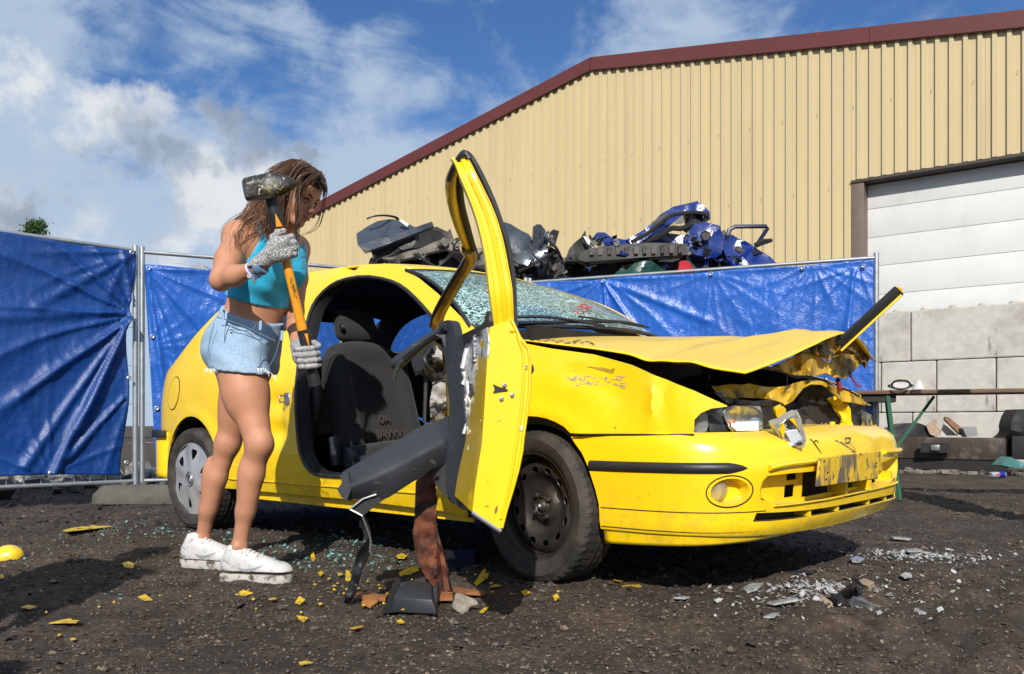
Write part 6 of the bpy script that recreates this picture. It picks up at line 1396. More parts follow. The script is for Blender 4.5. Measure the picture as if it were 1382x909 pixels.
# black lamp bit in the glass heap
lb0 = gr(1155, 824); lbp = tag(empty('lamp_socket', lb0), 'black broken plastic lamp part lying in the white shards', 'plastic part'); LI = Matrix.Translation(-lb0)
ppanel('socket_body', [(1128, 818), (1130, 806), (1136, 798), (1144, 796), (1150, 788), (1156, 786), (1152, 800), (1150, 812), (1144, 820), (1134, 821)], lambda x, y: 2.71, M['black_plastic'], lbp, step=4, thick=.05, crum=.06, loc=LI)
ppanel('socket_cap', [(1150, 806), (1160, 810), (1172, 814), (1184, 818), (1176, 825), (1162, 827), (1150, 822), (1146, 814)], lambda x, y: 2.68, mat('smoke_plastic', (.09, .09, .10), .35), lbp, step=4, thick=.015, crum=.03, loc=LI)
chip('cream_shard', [(1104, 815), (1112, 811), (1124, 818), (1118, 823)], card, 'tan flat shard left of the black lamp part', 'shard', h=.006)
chip('brown_paper', [(1155, 790), (1166, 786), (1180, 794), (1172, 800)], card, 'tan crumpled shard behind the black lamp part', 'shard', h=.02)
chip('black_strip', [(1054, 776), (1076, 775), (1100, 777), (1098, 779), (1056, 778)], M['black_plastic'], 'thin dark strip on the dirt behind the shards', 'strip', h=.004)
# splintered lamp glass: nobody could count it
def shards(name, spots, m, seed, szk=1.0):
    rs = random.Random(seed); mb = MB()
    for (cx_, cy_, sx_, sy_, n, r0, r1) in spots:
        for _ in range(n):
            x = cx_+rs.gauss(0, sx_); y = max(cy_-sy_*3, cy_+rs.gauss(0, sy_)); 
            if y < 640: continue
            p = gr(x, y); r = rs.uniform(r0, r1)*szk*(1 if rs.random() < .9 else 1.8); k = rs.choice((3, 4, 5)); ph = rs.uniform(0, 6); tx, ty = rs.uniform(-.7, .7), rs.uniform(-.7, .7); z = gz(p.x, p.y)+r*.35+.003
            q = [Vector((p.x+r*math.cos(ph+6.28*i/k)*rs.uniform(.6, 1.2), p.y+r*math.sin(ph+6.28*i/k)*rs.uniform(.5, 1.2), 0)) for i in range(k)]
            for v in q: v.z = z+(v.x-p.x)*tx+(v.y-p.y)*ty
            mb.add(q+[v-Vector((0, 0, .002)) for v in q], [tuple(range(k)), tuple(range(2*k-1, k-1, -1))]+[(i, k+i, k+(i+1) % k, (i+1) % k) for i in range(k)])
    return tag(mb.build(name, m, None, merge=False), kind='stuff')
csm = mat('clear_plastic_shards', (.36, .37, .37), .2, var=.45, vs=40)
shards('clear_shards', [(1235, 744, 34, 4, 230, .003, .012), (1225, 748, 62, 8, 120, .002, .008), (1085, 797, 34, 6, 260, .003, .012), (1140, 806, 45, 10, 130, .002, .009), (1200, 800, 70, 16, 90, .002, .009), (1300, 790, 90, 30, 70, .002, .007), (1000, 815, 50, 12, 24, .003, .010), (1280, 748, 34, 6, 40, .004, .012)], csm, 31)
for pts_, lb in (([(1202, 724), (1214, 722), (1231, 724), (1228, 727), (1206, 727)], 'longest clear shard, lying above the right glass heap'), ([(1147, 755), (1156, 752), (1167, 754), (1160, 759), (1150, 758)], 'clear shard left of the right glass heap'), ([(1222, 743), (1230, 740), (1242, 739), (1246, 742), (1236, 746), (1226, 747)], 'big bright shard in the middle of the right glass heap'),
    ([(1233, 822), (1238, 820), (1243, 829), (1250, 832), (1240, 833), (1235, 829)], 'bent white shard right of the black lamp part'), ([(1214, 780), (1222, 776), (1229, 777), (1231, 781), (1220, 783)], 'curled clear shard between both glass heaps'), ([(1035, 817), (1050, 815), (1072, 813), (1078, 816), (1060, 819), (1044, 820)], 'wide clear shard in front of the left glass heap'),
    ([(1002, 799), (1014, 794), (1030, 795), (1022, 801), (1008, 803)], 'clear shard at the left end of the left glass heap'), ([(1030, 833), (1042, 829), (1051, 829), (1044, 834)], 'small clear shard lying alone below the left heap'), ([(910, 808), (920, 805), (931, 806), (924, 809)], 'clear sliver below the bumper, left of the shards')):
    chip('clear_shard', pts_, csm, lb, 'shard', 'larger clear shards of the lamp glass', h=.006)
shards('green_glass_crumbs', [(420, 745, 60, 14, 220, .003, .009), (560, 715, 120, 9, 160, .003, .008), (220, 712, 60, 8, 120, .004, .010), (500, 740, 60, 20, 120, .003, .008), (120, 770, 90, 30, 60, .003, .007)], mat('teal_glass_crumbs', (.16, .34, .32), .2, var=.4, vs=60), 32)
shards('pale_grit', [(691, 830, 420, 55, 1300, .0008, .0032), (300, 730, 250, 25, 700, .0015, .005), (1150, 760, 200, 60, 900, .001, .004)], mat('pale_grit', (.22, .18, .14), .8, var=.4, vs=60), 33)
shards('dark_scrap_chips', [(691, 800, 420, 60, 420, .003, .010), (80, 700, 110, 14, 120, .006, .028)], mat('dark_grit', (.02, .018, .017), .6, var=.4, vs=60), 34)
# loose gravel trodden into the dirt
rs = random.Random(77); mb = MB(); OCT = [(1, 0, 0), (-1, 0, 0), (0, 1, 0), (0, -1, 0), (0, 0, 1), (0, 0, -1)]; OF = [(0, 2, 4), (2, 1, 4), (1, 3, 4), (3, 0, 4), (2, 0, 5), (1, 2, 5), (3, 1, 5), (0, 3, 5)]
for i in range(14000):
    y = 1.7*math.exp(rs.random()*1.55); x = rs.uniform(-.68, .68)*y; r = rs.uniform(.0022, .0075)*(1+.12*y)*(1 if rs.random() < .96 else 1.9)
    if noise.noise(Vector((x*1.3, y*1.3, 4))) < -.12 and rs.random() < .8: continue
    z = gz(x, y)+r*.25; a = rs.uniform(0, 6.28); ca, sa = math.cos(a), math.sin(a); sx_, sy_, sz_ = r*rs.uniform(.7, 1.4), r*rs.uniform(.6, 1.2), r*rs.uniform(.4, .9)
    mb.add([(x+(p[0]*sx_*ca-p[1]*sy_*sa)*rs.uniform(.8, 1.2), y+(p[0]*sx_*sa+p[1]*sy_*ca)*rs.uniform(.8, 1.2), z+p[2]*sz_) for p in OCT], OF)
tag(mb.build('gravel', mat('brown_gravel', (.050, .037, .028), .9, c2=(.18, .14, .10), c2s=23, c2lo=.52, c2hi=.64, var=.5, vs=70), None, merge=False), kind='stuff')
# ================================================================ crushed cars piled on blocks behind the fence
pile = tag(empty('block_pile', (.6, 10.6, 0)), 'stack of concrete blocks hidden behind the tarp, carrying the crushed cars', 'block stack')
for r_ in range(3):
    for i in range(4):
        mb = MB(); mb.box((-2.4+1.5*i+(.4 if r_ == 1 else 0), 0, .38+.765*r_), (.74, .5, .378)); mb.build('concrete_block', conc, pile, bevel=.02)
slate = mat('slate_blue_paint', (.035, .045, .065), .28, coat=.5, var=.2, bump=.15, bs=6, bd=.05)
silver = mat('crumpled_silver_grey', (.22, .24, .28), .2, metal=.7, bump=.3, bs=7, bd=.05)
blue = mat('blue_car_paint', (.004, .022, .17), .22, coat=.8, var=.2, bump=.2, bs=6, bd=.05); specks(blue, 9, .66, .72, (.2, .2, .24), .6)
blk = mat('black_wreck_parts', (.014, .013, .013), .5, var=.4, bump=.3, bs=14, bd=.03)
dusty = mat('dusty_grey_steel', (.20, .18, .155), .75, var=.4, vs=9, bump=.4, bs=20, c2=(.05, .045, .04), c2s=5, c2lo=.52, c2hi=.62)
def wreck(name, loc, label): return tag(empty(name, loc), label, 'crushed car')
w1 = wreck('crushed_car', (-.6, 10.4, 2.3), 'crushed dark grey and silver car wreck behind the yellow car roof')
w2 = wreck('crushed_car', (1.8, 10.4, 2.3), 'crushed blue car wreck piled above the right blue tarp')
def wp(w, name, px, Y, dep, m, crum=.10, step=.07, seed=1, tilt=0):
    pts = [at(a, b, Y) for a, b in px]; P2 = [(p.x, p.z) for p in pts]; o_ = w.location
    def mp(a, b):
        q = Vector((a, b, seed*3.7)); return Vector((a+crum*.12*noise.noise(q*5), Y+tilt*(b-P2[0][1])+crum*2*noise.noise(q*1.8)+crum*1.2*abs(noise.noise(q*4.1)), b+crum*.12*noise.noise(q*6)))-o_
    return panel(name, P2, mp, m, w, step=step, sharp=24, jitter=.7, ext=(0, dep, 0))
wp(w1, 'bonnet_panel', [(480, 314.5), (495, 302.5), (508, 295), (523, 292), (536, 293), (552, 300), (562, 306), (545, 312), (497, 328), (484, 332), (482, 324)], 9.6, .5, slate, .03, .09, 1, .6)
wp(w1, 'panel_edge', [(484, 330), (497, 326), (545, 311), (583, 298), (585, 304), (550, 318), (505, 335), (486, 333)], 9.45, .10, slate, .02, .05, 2)
mb = MB(); mb.tube(spline([at(*p)-w1.location for p in ((495, 295, 9.5), (505, 291.5, 9.5), (520, 290.5, 9.6), (534, 293, 9.8), (538, 298, 9.9))], 14), .018, 6, squash=((0, 0, 1), .5)); mb.build('spoiler', blk, w1)
wp(w1, 'panel_highlight', [(538, 297), (543, 296), (552, 302), (549, 305)], 9.55, .05, M['white'], .03, .05)  # white sliver painted in as a highlight on the wreck's panel
wp(w1, 'dark_underside', [(500, 337), (550, 318), (588, 303), (606, 311), (614, 326), (600, 336), (560, 346), (520, 353), (505, 350)], 9.8, .8, blk, .08, .08, 3)
wp(w1, 'bent_rail', [(515, 348), (530, 341.5), (567, 334), (593, 325), (606, 320), (619, 328), (623, 335), (602, 335), (571, 342), (534, 350)], 9.6, .12, dusty, .05, .05, 4)
wp(w1, 'lower_body', [(497, 354), (508, 346), (530, 349), (600, 335), (640, 334), (700, 345), (702, 382), (640, 378), (600, 376), (550, 374), (493, 366)], 9.9, .9, blk, .10, .10, 5)
wp(w1, 'torn_sheet', [(593, 326), (602, 317), (608, 310), (612, 320), (622, 326), (630, 332), (640, 330), (652, 336), (645, 342), (620, 338), (604, 336)], 9.4, .15, dusty, .10, .05, 6)
wp(w1, 'wing', [(655, 305), (673, 298), (682, 300), (697, 308), (714, 317), (721, 331), (716, 347), (690, 346), (672, 340), (655, 340)], 9.6, .5, slate, .07, .08, 7, .3)
wp(w1, 'crushed_wing', [(719, 307), (724, 303), (730, 302.5), (736, 309), (740, 324), (738, 346), (734, 363), (727, 366), (722, 352), (719, 335)], 9.4, .35, silver, .08, .05, 8)
wp(w1, 'crushed_door', [(688, 346), (700, 340), (714, 335), (720, 344), (712, 358), (698, 355)], 9.35, .2, silver, .08, .05, 9)
wp(w1, 'hinge', [(742, 313), (747, 309), (755, 311), (751, 325), (747, 329), (743, 322)], 9.5, .15, blk, .03, .05, 10)
wp(w1, 'tangled_parts', [(690, 352), (706, 357), (722, 352), (730, 366), (738, 352), (740, 330), (752, 336), (765, 350), (776, 362), (772, 380), (696, 382), (685, 360)], 9.7, .7, blk, .14, .07, 11)
def tatters(w, pts, n, m, seed, dy=.25):
    rs = random.Random(seed); mb = MB()
    for i in range(n):
        a, b = pts[rs.randrange(len(pts))]; x, y, Y = a+rs.gauss(0, 6), b+4+abs(rs.gauss(0, 5)), 9.35+rs.random()*dy; c = at(x, y, Y)-w.location; l = rs.uniform(.03, .10)
        d = Vector((rs.gauss(0, 1), rs.gauss(0, .6), rs.gauss(0, .6))).normalized(); e = Vector((rs.gauss(0, 1), rs.gauss(0, 1), rs.gauss(0, 1))).cross(d).normalized(); g_ = d.cross(e); k = rs.randint(3, 6); top = []; bot = []
        for j in range(k): q = j/(k-1); o = c+d*(l*(q-.5)*2)+g_*(.02*math.sin(q*7+i)); ww = l*rs.uniform(.15, .45); top.append(o+e*ww); bot.append(o-e*ww)
        vs = top+bot; vs2 = [v-g_*.006 for v in vs]; fs = [(j, j+1, k+j+1, k+j) for j in range(k-1)]; K = 2*k
        mb.add(vs+vs2, fs+[tuple(K+v for v in reversed(f)) for f in fs]+[(j+1, j, K+j, K+j+1) for j in range(k-1)]+[(k+j, k+j+1, K+k+j+1, K+k+j) for j in range(k-1)])
    tag(mb.build('torn_scraps', m, w, merge=False, sharp=20), kind='stuff')
g_pts = [(500, 345), (530, 348), (570, 340), (600, 326), (612, 318), (640, 345), (690, 350), (710, 340), (725, 350), (745, 340), (760, 358), (735, 312), (520, 355), (560, 358), (700, 366)]
b_pts = [(775, 340), (790, 322), (810, 316), (830, 322), (850, 332), (880, 326), (905, 322), (925, 330), (940, 320), (960, 345), (975, 330), (1000, 345), (1020, 345), (800, 355), (840, 356), (900, 352), (950, 352)]
tatters(w1, g_pts, 36, blk, 1); tatters(w1, g_pts, 12, dusty, 2); tatters(w1, g_pts[6:12], 10, silver, 3); tatters(w2, b_pts, 26, blk, 4); tatters(w2, b_pts, 16, blue, 5); tatters(w2, b_pts, 5, silver, 6)
mb = MB(); rs = random.Random(12)
for (a, b) in (((497, 366), (505, 345)), ((500, 352), (512, 350)), ((560, 342), (618, 372)), ((700, 366), (748, 340)), ((712, 330), (735, 360)), ((735, 320), (760, 356)), ((620, 322), (612, 338))):
    mb.tube(spline([at(a[0], a[1], 9.3)-w1.location, at((a[0]+b[0])/2+rs.uniform(-4, 4), (a[1]+b[1])/2+rs.uniform(-4, 4), 9.25)-w1.location, at(b[0], b[1], 9.4)-w1.location], 8), rs.uniform(.006, .02), 6)
tag(mb.build('hanging_bits', blk, w1), kind='stuff')
wp(w2, 'roof_arch', [(846, 322), (871, 308), (884, 296), (894, 286), (911, 275), (928, 270.5), (943, 268), (952, 275), (959, 284), (960, 294), (954, 287.5), (941, 285), (923, 287), (912, 297), (894, 311), (880, 324), (866, 327.5), (851, 327)], 9.5, .45, blue, .05, .06, 1, .2)
mb = MB(); mb.tube(spline([at(x, y, 9.42)-w2.location for x, y in ((852, 326), (872, 316), (890, 302), (905, 291), (925, 287), (945, 287), (957, 291))], 20), .022, 6); mb.tube(spline([at(x, y, 9.5)-w2.location for x, y in ((868, 327), (890, 319), (905, 308), (920, 308), (932, 302), (936, 290))], 16), .03, 6); mb.build('arch_frame', blk, w2)
wp(w2, 'arch_gap', [(880, 300), (890, 292), (902, 285), (900, 291), (889, 299), (882, 306)], 9.44, .02, blk, .01, .05)
wp(w2, 'pillar', [(932, 289), (940, 285), (950, 286), (950, 300), (940, 308), (930, 304)], 9.6, .3, blk, .05, .05, 3)
wp(w2, 'crumpled_bonnet', [(799, 322), (806, 313), (817, 311.5), (826, 318), (847, 321), (850, 328), (817, 331), (811, 320)], 9.5, .4, blue, .07, .05, 2)
wp(w2, 'wheel_arch', [(763, 352), (768, 335), (776, 326), (784, 319.5), (790, 309.5), (792, 320), (804, 333), (786, 340), (779, 352)], 9.5, .5, blk, .05, .06, 4)
wp(w2, 'grey_strut', [(787, 318), (790, 318), (803, 332), (800, 334), (793, 328)], 9.4, .05, M['metal'], .01, .05)
wp(w2, 'inner_blue', [(870, 328), (880, 318), (900, 312), (928, 316), (932, 330), (905, 334)], 9.8, .3, blue, .06, .07, 6)
wp(w2, 'bumper_beam', [(782, 340), (803, 334), (835, 330), (870, 327), (928, 328), (929, 343), (870, 347), (830, 350), (790, 353), (780, 350)], 9.4, .2, mat('bumper_foam_black', (.030, .028, .026), .6, var=.3), .02, .06, 5)
for i in range(11):
    x = 795+i*12; wp(w2, 'bumper_cell', [(x, 334.5-i*.4), (x+7, 334-i*.4), (x+6, 343-i*.3), (x+1, 344-i*.3)], 9.36, .03, mat('beam_cell', (.075, .068, .06), .6) if i % 2 else blk, .01, .05, i)
wp(w2, 'quarter_panel', [(929.5, 311), (936, 302), (952, 300.5), (970, 306), (975, 324), (972, 344), (965, 349), (932, 344), (929, 326)], 9.5, .5, blue, .06, .06, 7)
mb = MB(); c = at(952.5, 318, 9.34)-w2.location; mb.lathe(c, [(0, -.0), (.045, .0), (.055, -.01), (.06, .01)], 18, 'Y'); mb.build('filler_hole', blk, w2)
wp(w2, 'lock_pillar', [(972, 314), (978, 309), (983, 318), (982, 345), (996, 358), (966, 362)], 9.6, .4, blk, .04, .06, 8)
wp(w2, 'door_skin', [(979, 318), (984, 314), (990, 315), (1015, 327), (1030, 337.5), (1042, 346), (1052, 357), (1030, 362), (992, 362), (981, 349), (977.5, 335)], 9.4, .4, blue, .06, .07, 9)
wp(w2, 'door_handle', [(992, 332), (1000, 333), (1005, 339), (1000, 341), (993, 337)], 9.28, .05, blk, .01, .05)
mb = MB(); mb.tube([at(x, y, 9.4)-w2.location for x, y in ((982, 318), (984, 310), (992, 305.5), (1034, 305), (1036, 308), (1022, 329))], .024, 6); mb.build('door_frame', mat('dark_blue_frame', (.01, .014, .05), .4), w2)
mb = MB(); mb.tube([at(x, y, 9.35)-w2.location for x, y in ((1019, 331), (1030, 326), (1042, 324))], [.03, .035, .02], 6); mb.build('mirror_stub', blk, w2)
wp(w2, 'lower_body', [(768, 356), (780, 350), (790, 353), (870, 347), (930, 344), (972, 346), (990, 352), (996, 372), (870, 376), (765, 384)], 9.75, .9, blk, .08, .1, 10)
wp(w2, 'green_glass_sheet', [(828, 371), (840, 360), (846, 364), (860, 352), (871, 346.5), (884, 355), (903, 366), (900, 374), (830, 376)], 9.45, .04, mat('green_car_glass', (.006, .045, .035), .2, bump=.4, bs=9), .06, .06, 11)
wp(w2, 'tail_lamp', [(915, 368), (918, 352), (925, 351), (931, 355), (935, 362), (934, 368)], 9.38, .12, mat('red_tail_lamp', (.42, .01, .015), .2, coat=.5), .02, .05, 12)
wp(w2, 'lamp_rim', [(924, 351), (930, 351), (938, 359), (938, 366), (934, 367), (934, 358)], 9.4, .1, M['black_plastic'], .02, .05, 13)
# ================================================================ sledgehammer
h0, h1 = at(365, 262, 2.96), at(426, 520, 3.10); ha = (h1-h0).normalized()
hm = tag(empty('sledgehammer', h0), 'heavy sledgehammer with worn black head and orange handle held by the girl', 'sledgehammer')
hd = (at(396, 249, 2.96)-at(330, 256, 2.90)).normalized(); hn = ha.cross(hd).normalized(); hu = hd.cross(hn).normalized()
if hu.z < 0: hu = -hu
mb = MB(); rings = []
L0 = at(329, 256, 2.90)-h0
for (d, hw, hh, up_) in ((0, .026, .030, .0), (.006, .033, .038, .0), (.045, .036, .041, .002), (.085, .037, .042, .004), (.12, .036, .038, .004), (.155, .034, .024, .004), (.180, .032, .010, .002), (.184, .028, .005, .002)):
    k = .45; c = L0+hd*d+hu*up_; ring = []
    for (a, b) in ((-1, -k), (-k, -1), (k, -1), (1, -k), (1, k), (k, 1), (-k, 1), (-1, k)): ring.append(c+hn*(hw*a)+hu*(hh*b))
    rings.append(ring)
hmm = mat('worn_hammer_steel', (.045, .042, .040), .38, metal=.5, c2=(.32, .32, .30), c2s=5, c2lo=.56, c2hi=.68, bump=.3, bs=30); specks(hmm, 60, .60, .66, (.5, .5, .42), .7)
mb.loft(rings, smooth=False); mb.build('hammer_head', hmm, hm, bevel=.003)
fs_ = -1 if hn.y > 0 else 1; mb = MB(); rs = random.Random(9)
pnt = mat('worn_white_yellow_print', (.6, .58, .45), .6, c2=(.55, .38, .03), c2s=60, c2lo=.5, c2hi=.55)
for i in range(46):
    d = .040+.085*rs.random(); v = rs.gauss(-.006, .008); p = L0+hd*d+hu*v+hn*fs_*.0375; l = rs.uniform(.0015, .005); a = rs.uniform(0, 3.1)
    mb.bar(p-(hd*math.cos(a)+hu*math.sin(a))*l, p+(hd*math.cos(a)+hu*math.sin(a))*l, .0016, .0012, up=hn)
tag(mb.build('worn_print', pnt, hm, merge=False), kind='stuff')
Lh = (h1-h0).length
hr = lambda t: itp([(0, .019), (.1, .020), (.16, .0165), (.5, .016), (.62, .0165), (.7, .0185), (.9, .018), (1, .021)], t)
def hseg(name, t0, t1, m, k=1.0):
    mb = MB(); mb.tube([ha*(Lh*(t0+(t1-t0)*i/12)) for i in range(13)], [hr(t0+(t1-t0)*i/12)*k for i in range(13)], 14, squash=(hn, .82)); return mb.build(name, m, hm)
org = mat('orange_fibreglass', (.72, .30, .012), .4, c2=(.30, .14, .02), c2s=26, c2lo=.60, c2hi=.70, bump=.15, bs=60)
hseg('handle', .10, .76, org); hseg('rubber_grip', .70, 1.0, M['black_plastic'], 1.10); hseg('neck_sleeve', .0, .17, M['black_plastic'], 1.16)
fd = -hn if hn.y > 0 else hn
mb = MB(); q = lambda t, s: ha*(Lh*t)+hd*s+fd*.0215; mb.add([q(.095, -.002), q(.165, -.010), q(.165, .012)], [(0, 1, 2)]); mb.add([q(.72, .0), q(.80, .006), q(.72, .012)], [(0, 1, 2)]); mb.build('sleeve_mark', org, hm)
mb = MB(); rs = random.Random(3); ac = fd.cross(ha).normalized()
for i in range(26):                                # worn, no longer legible black print down the handle
    c = ha*(Lh*(.425+.0042*i))+fd*.0146+ac*rs.uniform(-.0045, .0045); a = rs.choice((0, 1.57, .6, 2.4)); l = rs.uniform(.002, .0055); dd = ha*math.cos(a)+ac*math.sin(a); mb.bar(c-dd*l*.5, c+dd*l*.5, .0016, .0008, up=fd)
tag(mb.build('handle_print', M['black_plastic'], hm, merge=False), kind='stuff')
# ================================================================ the girl
girl0 = Vector((-1.12, 3.36, 0)); girl = tag(empty('person', girl0), 'girl in turquoise crop top and denim shorts leaning forward with a sledgehammer beside the car', 'person')
GT = -girl0
def gl(o): o.location = GT; return o
def A(px, py, Y): return np.array(at(px, py, Y))
YAW = R(35); FV = Vector((math.cos(YAW), -math.sin(YAW), 0)); RV = Vector((-math.sin(YAW), -math.cos(YAW), 0)); ZV = Vector((0, 0, 1))
def frame(lean, fv=FV): 
    u = (ZV*math.cos(lean)+fv*math.sin(lean)).normalized(); f = (fv*math.cos(lean)-ZV*math.sin(lean)).normalized(); s = f.cross(u); return np.array([[f[i], s[i], u[i]] for i in range(3)]), f, s, u
HS = .0055
lo, hi = (-1.62, 2.86, -.0), (-.66, 3.80, 1.72)
G = Sdf(lo, hi, HS)
# torso
Mh, fh, sh_, uh = frame(R(2)); Mc, fc, sc_, uc = frame(R(24))
HIP = at(330, 458, 3.37); CH_ = at(362, 358, 3.37); WA = at(346, 408, 3.375)
def torso(S):
    S.ell(HIP, (.112, .142, .110), Mh, .05)
    S.ell(HIP-fh*.035+sh_*.065-uh*.035, (.086, .078, .095), Mh, .04); S.ell(HIP-fh*.035-sh_*.065-uh*.035, (.086, .078, .095), Mh, .04)
    S.ell(WA, (.095, .122, .12), frame(R(12))[0], .07)
    S.ell(CH_-fc*.005, (.098, .138, .145), Mc, .07)
    S.ell(CH_+fc*.065+sc_*.062+uc*.0, (.060, .062, .062), Mc, .03); S.ell(CH_+fc*.065-sc_*.062+uc*.0, (.060, .062, .062), Mc, .03)
RSH, LSH = at(322, 318, 3.24), at(400, 334, 3.49)
NB = at(372, 318, 3.36)
def shoulders(S):
    S.cone(RSH-ZV*.01, NB-ZV*.01, .050, .052, .05); S.cone(LSH-ZV*.01, NB-ZV*.01, .048, .052, .05); S.ell(CH_+uc*.07, (.078, .15, .075), Mc, .05)
    S.cone(at(330, 345, 3.26), at(350, 380, 3.28), .06, .05, .06)
torso(G); shoulders(G)
# head frame
UF = Vector((.46, -.10, .88)).normalized(); FF = Vector((.86, -.38, -.36)); FF = (FF-UF*FF.dot(UF)).normalized(); SF = FF.cross(UF).normalized()     # SF: towards her right, the viewer
HC = at(398, 264, 3.30)
def hdp(f, s, u): return HC+FF*f+SF*s+UF*u
MH = np.array([[FF[i], SF[i], UF[i]] for i in range(3)])
G.cone(NB, at(386, 296, 3.34), .052, .048, .04); G.cone(NB-FF*.0, hdp(.01, 0, -.07), .05, .045, .03)
H = Sdf((-1.10, 3.08, 1.33), (-.66, 3.52, 1.75), .0032)
def head(S):
    S.ell(hdp(-.012, 0, .040), (.094, .074, .082), MH, .02); S.ell(hdp(.030, 0, -.015), (.058, .060, .080), MH, .03)
    for s in (-1, 1):
        S.cone(hdp(-.002, s*.050, -.040), hdp(.058, s*.020, -.083), .022, .018, .025)
        S.ell(hdp(.052, s*.036, -.028), (.028, .026, .028), MH, .02)
        S.cone(hdp(.078, s*.014, .026), hdp(.066, s*.044, .022), .011, .011, .016)
    S.ell(hdp(.070, 0, -.086), (.019, .022, .017), MH, .02)
    S.ell(hdp(.052, 0, .045), (.030, .048, .035), MH, .03)
    for s in (-1, 1): S.ell(hdp(.094, s*.027, .004), (.012, .016, .0075), MH, .010, 'sub')
    S.cone(hdp(.082, 0, .012), hdp(.104, 0, -.026), .007, .0105, .012)
    for s in (-1, 1): S.ell(hdp(.094, s*.010, -.031), (.010, .0075, .0075), MH, .006)
    S.ell(hdp(.080, 0, -.055), (.016, .024, .018), MH, .014)
    S.ell(hdp(.093, 0, -.0475), (.008, .018, .0048), MH, .004); S.ell(hdp(.090, 0, -.0590), (.008, .017, .0055), MH, .004)
    S.ell(hdp(.101, 0, -.0530), (.007, .022, .0016), MH, .003, 'sub')
    S.cone(hdp(-.02, 0, -.04), NB+Vector((.01, -.01, .02)), .046, .050, .03)
head(H)
for s in (-1, 1): H.ell(hdp(-.005, s*.076, -.002), (.018, .006, .030), MH, .005)
# arms
REL, RWR = at(298, 378, 3.08), at(350, 360, 2.99)
LEL, LWR = at(398, 420, 3.47), at(401, 466, 3.24)
G.ell(RSH, (.055, .055, .055), None, .03); G.chain([RSH, at(308, 350, 3.15), REL], [.049, .043, .034], .03)
G.cone(at(311, 345, 3.19), at(303, 368, 3.10), .037, .032, .03)
G.chain([REL, at(316, 372, 3.04), RWR], [.034, .033, .023], .03); G.ell(LSH, (.048, .048, .048), None, .03)
G.chain([LSH, at(401, 375, 3.50), LEL], [.046, .042, .034], .02); G.chain([LEL, at(400, 440, 3.37), LWR], [.035, .036, .024], .02)
# legs
RH, RK, RA = at(326, 480, 3.28), at(350, 600, 3.22), at(323, 738, 3.275)
LH_, LK, LA_ = at(343, 485, 3.46), at(307, 598, 3.50), at(274, 726, 3.57)
def thighs(S):
    S.chain([RH, at(333, 530, 3.25), RK], [.088, .075, .049], .05); S.cone(at(318, 492, 3.28), at(331, 545, 3.26), .078, .060, .05)
    S.chain([LH_, at(326, 545, 3.48), LK], [.088, .068, .048], .05); S.cone(at(322, 500, 3.47), at(315, 560, 3.49), .070, .050, .05)
thighs(G)
G.ell(at(354, 597, 3.20), (.037, .038, .046), None, .02); G.chain([RK, at(342, 640, 3.235), at(331, 690, 3.26), RA], [.046, .037, .032, .028], .03)
G.ell(at(334, 650, 3.245), (.034, .040, .105), None, .04)
G.ell(at(309, 598, 3.485), (.037, .038, .046), None, .02); G.chain([LK, at(293, 645, 3.51), at(280, 688, 3.53), LA_], [.046, .036, .031, .028], .03)
G.ell(at(285, 650, 3.53), (.036, .042, .105), None, .04)
for a in (RA, LA_): G.cone(a, a-ZV*.05, .029, .031, .02); G.ell(a+Vector((-.004, -.030, .004)), (.012, .01, .014), None, .01)
# navel and spine hollow
G.ell(at(383, 428, 3.25), (.006, .008, .012), None, .01, 'sub')
# one continuous body: the finer head joins the coarse body in the neck
body = gl(G.build('body', M['skin'], girl)); 
hmesh = H.mesh('head'); bm = bmesh.new(); bm.from_mesh(body.data); bm.from_mesh(hmesh); bm.to_mesh(body.data); bm.free(); body.data.polygons.foreach_set('use_smooth', [True]*len(body.data.polygons)); bpy.data.meshes.remove(hmesh)
def chl(name, mb_, m): return gl(mb_.build(name, m, girl))
# face details
for s in (1, -1):
    mb = MB(); c = hdp(.0745, s*.0275, .000)
    mb.lathe(c, [(0, .0125), (.006, .0110), (.0105, .0066), (.0125, 0)], 16, 'Y', M=Matrix((SF, FF, UF)).transposed()); chl('eye', mb, M['eye'])
    mb = MB(); c = hdp(.0765, s*.0275-.001, -.003); mb.lathe(c, [(0, .0119), (.0035, .0113), (.0052, .0102)], 12, 'Y', M=Matrix((SF, FF, UF)).transposed()); chl('iris', mb, M['iris'])
    mb = MB(); mb.tube(spline([hdp(.0765, s*.0150, .005), hdp(.0895, s*.0225, .0100), hdp(.0880, s*.032, .0100), hdp(.077, s*.0415, .003)], 8), [.0012, .002, .0026, .003, .003, .003, .0026, .002, .0012], 6); chl('eyelid', mb, M['iris'])
    mb = MB(); mb.tube(spline([hdp(.0935, s*.013, .0215), hdp(.0905, s*.026, .028), hdp(.082, s*.038, .028), hdp(.066, s*.050, .020)], 10), [.002, .003, .0036, .0038, .0037, .0035, .0032, .0028, .0024, .0018, .001], 6); chl('eyebrow', mb, M['brow'])
mb = MB(); mb.tube(spline([hdp(.0855, .0205, -.0520), hdp(.0985, .010, -.0480), hdp(.1015, 0, -.0490), hdp(.0985, -.010, -.0480), hdp(.0855, -.0205, -.0520)], 14), [.0012]+[.0036]*13+[.0012], 8); chl('lips', mb, M['lip'])
mb = MB(); mb.tube(spline([hdp(.085, .019, -.0535), hdp(.096, .010, -.0590), hdp(.0985, 0, -.0600), hdp(.096, -.010, -.0590), hdp(.085, -.019, -.0535)], 14), [.0012]+[.0042]*13+[.0012], 8); gl(mb.build('lips', M['lip'], girl))
